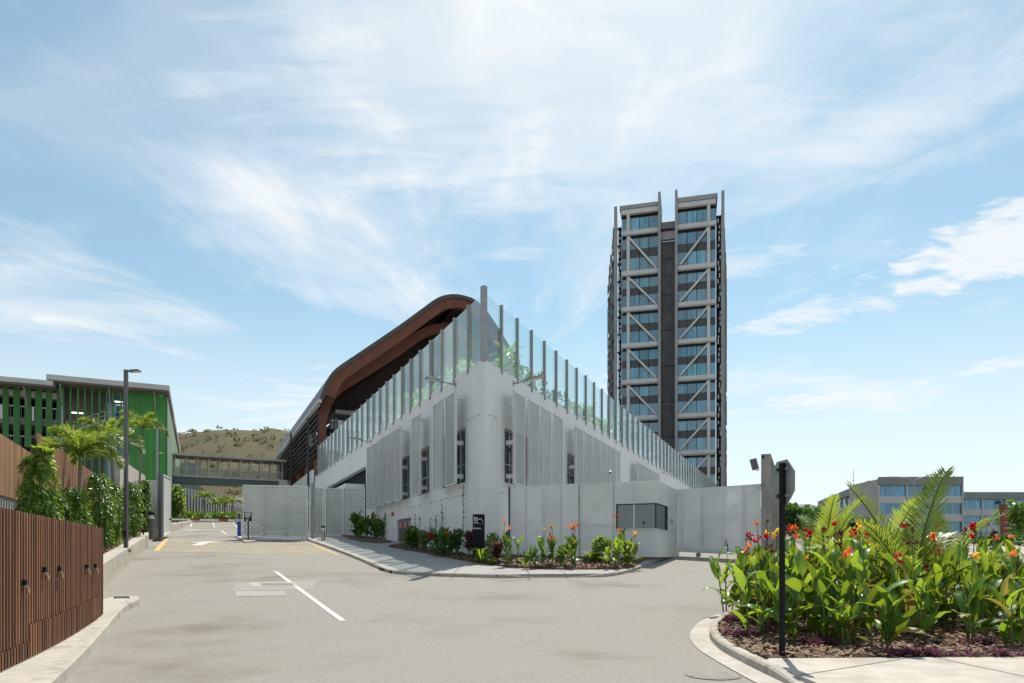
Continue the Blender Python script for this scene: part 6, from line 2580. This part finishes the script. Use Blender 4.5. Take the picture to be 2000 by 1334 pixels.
x, y = G(1782, 1160, .13)
y = 14.2
x = (1782 - 1000) / F * y
areca(x, y, gz(x, y) + .1, [(165, 3.15, 2, 2), (20, 3.35, 2, -4), (40, 2.9, 1, -6), (150, 2.7, 1, 0), (110, 2.8, 0, 0), (60, 2.6, 0, 0), (230, 2.3, 1, 0), (300, 2.2, 1, 0), (340, 2.4, 1, 0), (200, 2.5, 0, 0)],
      'feathery palm with two tall upright fronds above the cannas')
rr = random.Random(5)
for px, Y, n, L_, lab in ((1592, 19.5, 11, 2.35, 'bushy feathery palm just beside the concrete pier'), (1645, 18.8, 11, 2.2, 'bright bushy palm between the pier and the tall palm'), (1712, 18.5, 12, 2.7, 'low bushy palm close behind the tall palm'),
                          (1610, 24, 11, 2.8, 'dark feathery palm furthest back by the pier'), (1850, 20, 10, 2.6, 'small feathery palm before the lower office wing')):
    x = (px - 1000) / F * Y
    areca(x, Y, gz(x, Y) + .1, [(360 * k / n + rr.uniform(-15, 15), L_ * rr.uniform(.75, 1.1) * (.72 if math.cos(2 * PI * k / n) < -.3 else 1), rr.choice([0, 1, 0, 2]), rr.uniform(-8, 8)) for k in range(n)], lab)


def foxtail(base, crown, fl, n, label, r, stake=True):
    t = thing('foxtail_palm', label, 'palm', base, 0, 'young palms in the sloping bed')
    c = Vector(crown) - Vector(base)
    mid = c * .5 + Vector((r.uniform(-.06, .06), r.uniform(-.05, .05), 0))
    MB().tube([(0, 0, -.2), mid * .5, mid, c * .85, c], [.09, .075, .065, .07, .045], 9).build('trunk', A['palm_trunk'], t, smooth=True)
    MB().tube([c * .86, c * .95, c + Vector((0, 0, .12))], [.07, .06, .035], 8).build('crownshaft', A['canna_stem'], t, smooth=True)
    for k in range(n):
        a = 2 * PI * k / n + r.uniform(-.3, .3)
        L_ = fl * r.uniform(.85, 1.15)
        obj('frond', FOX[k % 3], None, t, c, (0, r.uniform(-.15, .15), a), (L_, L_, L_))
    return t


r = random.Random(31)
for (bx_, by_), (cx_, cy_), Y, fl, n, lab in (((163, 1007), (156, 893), 24.0, 1.75, 11, 'young foxtail palm with drooping fronds above the dark shrubs'), ((223, 1030), (218, 868), 30.5, 1.7, 10, 'slender foxtail palm standing right beside the lamp post'),
                                           ((264, 960), (279, 838), 44.0, 1.7, 9, 'leaning foxtail palm in front of the solid green panels')):
    b = P(bx_, by_, Y)
    b.z = lbed_z(b.x, b.y) - .05
    foxtail(b, P(cx_, cy_, Y), fl, n, lab, r)


# ------------------------------------------------------------------ shrubs of the sloping bed
def weeping(base, H, R_, n, r, ls=.19):
    """shrub of long hanging leaves carried on many drooping twigs, ragged in outline"""
    m = MB()
    twigs = int(n / 13)
    for _ in range(twigs):
        t = r.uniform(.02, 1) ** .85
        prof = max(.12, math.sin(PI * (.10 + .80 * (1 - t) ** .8)) ** .8)
        a = r.uniform(0, 2 * PI)
        lump = 1 + .38 * noise.noise(Vector((math.cos(a) * 1.3, math.sin(a) * 1.3, t * 3.2 + base[0])))
        rad = R_ * prof * lump * r.uniform(.3, .92)
        c = Vector((math.cos(a) * rad, math.sin(a) * rad, t * H))
        out = Vector((math.cos(a), math.sin(a), 0))
        tw = (out * r.uniform(.4, 1.0) + Vector((r.uniform(-.4, .4), r.uniform(-.4, .4), r.uniform(-.9, .35)))).normalized()
        for k in range(13):
            p = c + tw * (.028 * k * R_) + Vector((0, 0, -.0022 * k * k))
            d = (out * r.uniform(-.2, .6) + tw * .4 + Vector((r.uniform(-.5, .5), r.uniform(-.5, .5), r.uniform(-1.2, -.1)))).normalized()
            sd = d.cross(out + Vector((r.uniform(-.3, .3), 0, .4))).normalized()
            l, w = ls * r.uniform(.6, 1.25), ls * r.uniform(.12, .19)
            mid = p + d * l * .5 + out * l * .08
            o = len(m.v)
            m.v += [tuple(p), tuple(mid + sd * w), tuple(p + d * l), tuple(mid - sd * w)]
            m.f.append((o, o + 1, o + 2, o + 3))
    return m


r = random.Random(52)
WL = 'columnar weeping shrub with glossy hanging leaves '
for px, yt, yb, hw, Y, lab, mt in ((75, 885, 1010, 34, 18.5, WL + 'nearest the ribbed retaining wall', 'shrub'), (113, 962, 1012, 22, 20.5, 'low dark leafy shrub beside the tallest weeping shrub', 'shrub_dark'), (142, 950, 1020, 28, 22.5, 'low bushy shrub at the foot of the drooping palm', 'shrub'),
                                  (192, 925, 1060, 30, 27.0, WL + 'between the palm and the lamp post', 'shrub'), (216, 938, 1060, 20, 29.5, WL + 'just behind the lamp post foot', 'shrub'), (232, 955, 1040, 18, 33.5, 'dark leafy shrub behind the lamp post', 'shrub_dark'),
                                  (257, 940, 1040, 22, 38.0, 'bushy green shrub beside the dark notice board', 'shrub'), (283, 935, 1015, 11, 45.0, 'slim climbing shrub behind the dark notice board', 'shrub')):
    b = P(px, yb, Y)
    b.z = lbed_z(b.x, b.y) - .05
    H = EYE + (HZ - yt) / F * Y - b.z
    R_ = hw / F * Y
    t = thing('weeping_shrub', lab, 'shrub', b)
    weeping(b, H, R_, int(1500 + 1500 * H * R_), r, .17).build('crown', A[mt], t, closed=False)
    MB().tube([(0, 0, -.1), (.03, 0, H * .5), (0, .02, H * .85)], [.06, .04, .015], 7).build('trunk', A['bark'], t)
b = P(82, 875, 18.3)
t = thing('young_shoot', 'bright yellow green shoot rising above the tallest weeping shrub', 'shrub', (b.x, b.y, b.z - .6))
m = MB()
for k in range(70):
    p = Vector((r.uniform(-.22, .22), r.uniform(-.2, .2), r.uniform(-.1, .85)))
    leaf_blob(m, p * (1.15 - p.z * .5), (.05, .05, .05), 2, .2, r)
m.build('crown', A['tuft'], t, closed=False)
MB().tube([(0, 0, -.9), (.02, 0, .7)], [.02, .008], 6).build('stem', A['bark'], t)


def tuft(m, c, n, L_, r, w=.014, up=.9):
    for _ in range(n):
        a = r.uniform(0, 2 * PI)
        e = r.uniform(.5, 1.35)
        l = L_ * r.uniform(.6, 1.15)
        h = Vector((math.cos(a), math.sin(a), 0))
        p0 = Vector(c) + h * r.uniform(0, .05)
        p1 = p0 + h * l * .5 * math.cos(e) + Vector((0, 0, l * .55 * math.sin(e)))
        p2 = p1 + h * l * .55 + Vector((0, 0, l * .25 * (math.sin(e) - .75)))
        s = Vector((-h.y, h.x, 0)) * w * (l / .4)
        o = len(m.v)
        m.v += [tuple(p0 - s * .6), tuple(p0 + s * .6), tuple(p1 + s), tuple(p1 - s), tuple(p2)]
        m.f += [(o, o + 1, o + 2, o + 3), (o + 3, o + 2, o + 4)]


# strappy ground cover and purple edging along the low wall
m, mp_ = MB(), MB()
for _ in range(330):
    t = r.uniform(0, 1) ** 1.2
    q = lwA.lerp(lwB, .02 + t * .72) + lwn * r.uniform(.9, 2.2)
    tuft(m, (q.x, q.y, lbed_z(q.x, q.y)), 13, r.uniform(.35, .6), r)
for _ in range(70):
    t = r.uniform(0, 1)
    q = lwA.lerp(lwB, .02 + t * .6) + lwn * r.uniform(.55, 1.0)
    if noise.noise(Vector((q.x, q.y, 0)) * .9) > -.05:
        tuft(mp_, (q.x, q.y, lbed_z(q.x, q.y)), 12, .26, r)
for mm, nm, lb_, mt in ((m, 'strap_leaf_ground_cover', 'bright green strap leaf ground cover behind the low wall', 'tuft'), (mp_, 'purple_ground_cover', 'small purple edging plants just behind the low wall', 'purple')):
    o = mm.build(nm, A[mt], None, closed=False)
    o['kind'] = 'stuff'
    o['label'] = lb_
    o['category'] = 'ground cover'
# purple cover in the island bed
m = MB()
for px, py, n, s in ((1430, 1212, 30, .35), (1446, 1238, 26, .3), (1495, 1232, 16, .3), (1590, 1256, 26, .30), (1815, 1278, 34, .45), (1880, 1283, 26, .4), (1965, 1280, 26, .35), (1905, 1255, 12, .3), (1760, 1282, 14, .3)):
    x, y = G(px, py, .14)
    for _ in range(n):
        xx, yy = x + r.gauss(0, s * .55), y + r.gauss(0, s * .35)
        if not inside_poly(bed_poly, xx, yy) or yy < 10.12:
            continue
        tuft(m, (xx, yy, gz(xx, yy) + .12), 14, r.uniform(.13, .24), r, w=.016)
o = m.build('purple_ground_cover', A['purple'], None, closed=False)
o['kind'] = 'stuff'
o['label'] = 'magenta purple ground cover under the cannas of the island bed'
o['category'] = 'ground cover'
# brownish cover in the corner bed
m = MB()
for _ in range(260):
    px = r.uniform(762, 912)
    py = 1070 + (px - 762) * .18 + r.uniform(0, 12)
    x, y = G(px, py, .17)
    if inside_poly(fbp, x, y):
        tuft(m, (x, y, gz(x, y) + .16), 10, r.uniform(.25, .45), r, w=.02)
o = m.build('low_ground_cover', A['tuft_dry'], None, closed=False)
o['kind'] = 'stuff'
o['label'] = 'low yellowish ground cover along the footpath before the white wall'
o['category'] = 'ground cover'


# ------------------------------------------------------------------ shrubs before the white building
def bush(name, label, px, py, Y, w, h, n, size, mat, r, dz=.15, cat='shrub', group=None, zf=None):
    b = P(px, py, Y)
    b.z = (zf(b.x, b.y) if zf else gz(b.x, b.y) + dz)
    t = thing(name, label, cat, b, 0, group)
    m = MB()
    nl_ = 9
    for k in range(nl_):
        a = r.uniform(0, 2 * PI)
        d = r.uniform(0, .55)
        c = (math.cos(a) * w * d, math.sin(a) * w * d, h * r.uniform(.35, .82))
        leaf_blob(m, c, (w * .42, w * .42, h * .24), n // nl_, size, r)
    m.build('crown', A[mat], t, closed=False)
    m = MB()
    for k in range(4):
        a = k * 1.6 + .4
        m.tube([(0, 0, -.1), (math.cos(a) * w * .3, math.sin(a) * w * .3, h * .6)], [.03, .012], 5)
    m.build('stems', A['bark'], t)
    return t


def strappy(name, label, px, py, Y, n, L_, mat, r, dz=.16, cat='plant', wd=.02, group=None, hgt=.0):
    b = P(px, py, Y)
    b.z = gz(b.x, b.y) + dz
    t = thing(name, label, cat, b, 0, group)
    if hgt:
        MB().tube([(0, 0, -.1), (0, 0, hgt)], .025, 6).build('stem', A['bark'], t)
    m = MB()
    for k in range(4 if hgt else 1):
        tuft(m, (0, 0, hgt * (.4 + .2 * k) if hgt else 0), n // (4 if hgt else 1), L_, r, w=wd)
    m.build('leaves', A[mat], t, closed=False)
    return t


def broad_clump(label, px, py, Y, h, nst, r, ls=1.0, spread=.4, mt=None):
    b = P(px, py, Y)
    t = canna(b.x, b.y, gz(b.x, b.y) + .15, h, nst, None, 'corner', r, leaves=CLD, name='broad_leaf_plant', spread=spread, nl=6, ls=ls)
    t['label'] = label
    t['category'] = 'plant'
    del t['group']
    return t


r = random.Random(91)
broad_clump('large dark leafy clump by the pierced fence and white wall', 718, 1058, 48.5, 1.9, 14, r, 1.5, .9)
broad_clump('dark leafy clump on the wall side of the pierced fence clump', 742, 1057, 47.0, 1.7, 10, r, 1.4, .7)
bush('leafy_shrub', 'round green shrub hiding the louvred doors foot', 807, 1076, 36.0, .75, 1.2, 900, .16, 'shrub', r)
bush('leafy_shrub', 'light green shrub between the doors and the dark clump', 830, 1078, 35.0, .6, 1.1, 800, .14, 'garden', r)
broad_clump('dense dark green clump of broad leaves before the trellis', 862, 1090, 31.5, 1.45, 14, r, 1.15, .65)
bush('leafy_shrub', 'small green shrub beside the cordyline and totem', 893, 1088, 31.0, .5, 1.3, 600, .14, 'shrub_dark', r)
strappy('cordyline', 'dark red cordyline just before the black totem', 917, 1092, 29.8, 120, .75, 'cordyline', r, hgt=.85, wd=.03)
strappy('fan_plant', 'small green grassy plant overlapping the totem foot', 941, 1092, 27.7, 90, 1.0, 'tuft', r, wd=.016)
strappy('cordyline', 'bronze pink cordyline between the totem and the cannas', 972, 1102, 27.6, 110, .65, 'cordyline', r, hgt=.5, wd=.035)
bush('leafy_shrub', 'thin airy shrub against the wall right behind the bronze cordyline', 962, 1090, 29.4, .5, 1.2, 260, .16, 'garden', r)
strappy('yellow_plant', 'small yellow leaved plant before the bronze cordyline', 960, 1103, 27.0, 40, .45, 'tuft', r, wd=.03)
bush('leafy_shrub', 'pale variegated shrub before the gate leaf', 1172, 1104, 27.8, .55, 1.1, 700, .14, 'garden', r)
strappy('yellow_plant', 'yellow green leaved plant beside the variegated shrub', 1155, 1105, 27.6, 60, .75, 'tuft', r, wd=.035)
bush('leafy_shrub', 'low light green shrub beside the orange cannas', 1100, 1103, 27.6, .35, .8, 300, .14, 'garden', r)

# orange flower heads on the dark clumps
for px, py, Y, kk, lb_ in ((842, 1048, 31.4, 'red', 'coral flower head over the dense dark clump'), (876, 1046, 31.3, 'orange', 'orange flower head over the dense dark clump'), (732, 1018, 48.0, 'orange', 'orange flower head over the clump by the pierced fence')):
    b = P(px, py, Y)
    t = thing('flower_spike', lb_, 'flower', (b.x, b.y, gz(b.x, b.y) + .15))
    h = b.z - gz(b.x, b.y) - .15
    MB().tube([(0, 0, -.05), (0, 0, h)], [.012, .006], 5).build('stalk', A['flower_stem'], t)
    for k in range(3):
        obj('flower', FLW[kk][k], None, t, (.07 * k - .07, 0, h + .03 * (k % 2)), (0, 0, k * 2.0), (1.5,) * 3)


# climbers on the wires
def climber(face, u, z0, z1, n, lab, r, v=.17, size=.085):
    t = thing('climbing_vine', lab, 'climber', Vector((CX, CY, zc0)) + Vector(face.loc(u, v, z0)), face.ang)
    m = MB()
    H = z1 - z0
    for k in range(n):
        z = H * (k + r.uniform(0, 1)) / n
        leaf_blob(m, (r.uniform(-.05, .05), r.uniform(-.03, .05), z), (.03, .03, .03), 2, size * r.uniform(.7, 1.3), r)
    m.build('leaves', A['shrub_dark'], t, closed=False)
    MB().tube([(0, 0, -.5), (.02, 0, H * .5), (0, 0, H)], [.008, .007, .004], 5).build('stem', A['bark'], t)


g_ = 'climbing vines on the trellis wires'
for px, yt, yb, n, lab in ((905, 948, 1075, 46, 'longest thin vine climbing the trellis wire towards the window'), (864, 985, 1065, 40, 'vine climbing just above the dense dark clump'), (852, 1005, 1065, 26, 'short vine next to the one above the dense clump'),
                           (840, 1012, 1065, 20, 'short sparse vine on the third wire from the louvred doors'), (831, 1025, 1065, 14, 'very short vine on the second wire from the louvred doors'), (820, 1008, 1062, 24, 'vine on the wire beside the light green shrub'),
                           (811, 1003, 1062, 22, 'vine on the wire nearest the louvred doors'), (752, 1002, 1056, 20, 'vine beyond the louvred doors, nearer to them'), (738, 1004, 1050, 18, 'vine beyond the louvred doors by the dark clump')):
    u = FLf.u(px, .17)
    climber(FLf, u, FLf.z(px, yb, .17), FLf.z(px, yt, .17), n, lab, r, size=.10 if px > 800 else .16)

# ------------------------------------------------------------------ roof garden behind the glass
r = random.Random(15)
for k, (face, px, yt, w, mt, lab) in enumerate([
        (FLf, 905, 690, 1.5, 'garden', 'bushy roof garden shrub right behind the glass by the corner, canopy side'), (FLf, 872, 700, 1.4, 'garden', 'roof garden shrub behind the glass, second from the corner on the canopy side'), (FLf, 838, 740, 1.5, 'garden', 'broad roof garden shrub behind the glass over the corner screens'),
        (FLf, 800, 770, 1.4, 'garden', 'roof garden shrub behind the glass over the single screen'), (FLf, 762, 800, 1.6, 'shrub_dark', 'dark roof garden shrub behind the glass over the far screens'), (FLf, 727, 826, 1.4, 'garden', 'low roof garden shrub behind the glass before the canopy'),
        (FRf, 985, 688, 1.4, 'garden', 'bushy roof garden shrub right behind the glass by the corner, booth side'), (FRf, 1018, 715, 1.3, 'garden', 'low roof garden shrub behind the glass by the booth side floodlight'), (FRf, 1080, 752, 1.3, 'shrub_dark', 'dark round roof garden shrub behind the glass on the booth side'),
        (FRf, 1110, 775, 1.4, 'garden', 'roof garden shrub behind the glass next to the dark round one'), (FRf, 1140, 800, 1.4, 'garden', 'roof garden shrub behind the glass over the second row of screens'), (FRf, 1170, 815, 1.5, 'garden', 'last roof garden shrub visible before the tower')]):
    v = -2.3
    u = face.u(px, v)
    z1 = face.z(px, yt, v)
    z0 = WZ - .95
    t = thing('garden_shrub', lab, 'shrub', Vector((CX, CY, zc0)) + Vector(face.loc(u, v, z0)))
    H = max(1.0, z1 - z0)
    m = MB()
    for q in range(10):
        a = r.uniform(0, 2 * PI)
        d = r.uniform(0, .8) * w
        leaf_blob(m, (math.cos(a) * d, math.sin(a) * d, H * r.uniform(.3, .85)), (w * .45, w * .45, H * .2), 90, .28, r)
    m.build('crown', A[mt], t, closed=False)
    MB().tube([(0, 0, 0), (.05, 0, H * .7)], [.08, .03], 6).build('trunk', A['bark'], t)
for px, yt, lab in ((992, 655, 'roof garden palm behind the glass beside the corner post'), (1150, 778, 'roof garden palm behind the glass before the tower')):
    v = -2.8
    u = FRf.u(px, v)
    z0 = WZ - .95
    H = FRf.z(px, yt, v) - z0
    t = thing('garden_palm', lab, 'palm', Vector((CX, CY, zc0)) + Vector(FRf.loc(u, v, z0)))
    MB().tube([(0, 0, 0), (0, 0, H * .75)], [.07, .05], 7).build('trunk', A['palm_trunk'], t)
    for k in range(9):
        obj('frond', ARE[k % 3], None, t, (0, 0, H * .72), (0, .35, k * .7), (1.3,) * 3)

# ------------------------------------------------------------------ planting under the footbridge
r = random.Random(44)
m = MB()
for _ in range(230):
    px = r.uniform(334, 476)
    Y = r.uniform(96, 102) + (px - 334) * .12
    x = (px - 1000) / F * Y
    leaf_blob(m, (x, Y, gz(x, Y) + r.uniform(.2, .9)), (.7, .7, .5), 30, .38, r)
o = m.build('roadside_planting', A['shrub'], None, closed=False)
o['kind'] = 'stuff'
o['label'] = 'low mixed planting along the metal fence under the footbridge'
o['category'] = 'shrubs'
bush('leafy_tree', 'bright green shrub at the open gate leaf under the footbridge', 346, 1014, 84.0, 1.6, 4.6, 1500, .4, 'garden', r, dz=0)
lowb = MB()
for i, (px, yt, Y) in enumerate(((398, 972, 101), (421, 984, 103), (438, 984, 105), (454, 983, 107))):
    b = P(px, 1010, Y)
    b.z = gz(b.x, b.y)
    c = P(px, yt, Y)
    foxtail(b, c, 1.9, 8, 'young palm before the metal slat fence under the footbridge', r)['group'] = 'young palms under the footbridge'
# low wall beyond the barrier
wa, wb_ = Vector(G(330, 1043)), Vector(G(376, 1022))
t = thing('low_wall', 'short low concrete wall beyond the open gate leaf', 'low wall', (wa.x, wa.y, gz(*wa)))
n_ = 6
for i in range(n_):
    a, b = wa.lerp(wb_, i / n_), wa.lerp(wb_, (i + .99) / n_)
    nn = Vector((-(b - a).y, (b - a).x)).normalized() * .35
    za, zb = gz(*a) - gz(*wa), gz(*b) - gz(*wa)
    q = lambda p, z: (p.x - wa.x, p.y - wa.y, z)
    hh = .75 - .08 * i
    MB().hexa([q(a, za - .2), q(b, zb - .2), q(b + nn, zb - .2), q(a + nn, za - .2), q(a, za + hh), q(b, zb + hh), q(b + nn, zb + hh), q(a + nn, za + hh)]).build('wall_panel', A['concrete'], t)

# ------------------------------------------------------------------ trees and hedge on the far right
bush('leafy_tree', 'round green street tree beside the carved timber post', 1990, 1045, 64.0, 2.2, 4.2, 1800, .32, 'shrub', r, dz=0, cat='tree')
bush('clipped_hedge', 'low dark hedge on the verge by the carved timber post', 1935, 1064, 50.0, 2.0, .9, 1200, .2, 'shrub_dark', r, dz=0, cat='hedge')
bush('clipped_hedge', 'low dark hedge on the verge under the street tree', 1995, 1064, 50.0, 2.0, .9, 1200, .2, 'shrub_dark', r, dz=0, cat='hedge')
for px, yt, Y, w, lab in ((1548, 985, 60, 2.6, 'dark tree behind the concrete pier'), (1592, 990, 66, 3.0, 'dark tree between the pier and the office wing'), (1655, 1000, 62, 2.6, 'low dark tree before the receding office wing')):
    z = EYE + (HZ - yt) / F * Y
    x = (px - 1000) / F * Y
    bush('leafy_tree', lab, px, 1050, Y, w, z - gz(x, Y), 1600, .4, 'shrub_dark', r, dz=0, cat='tree')
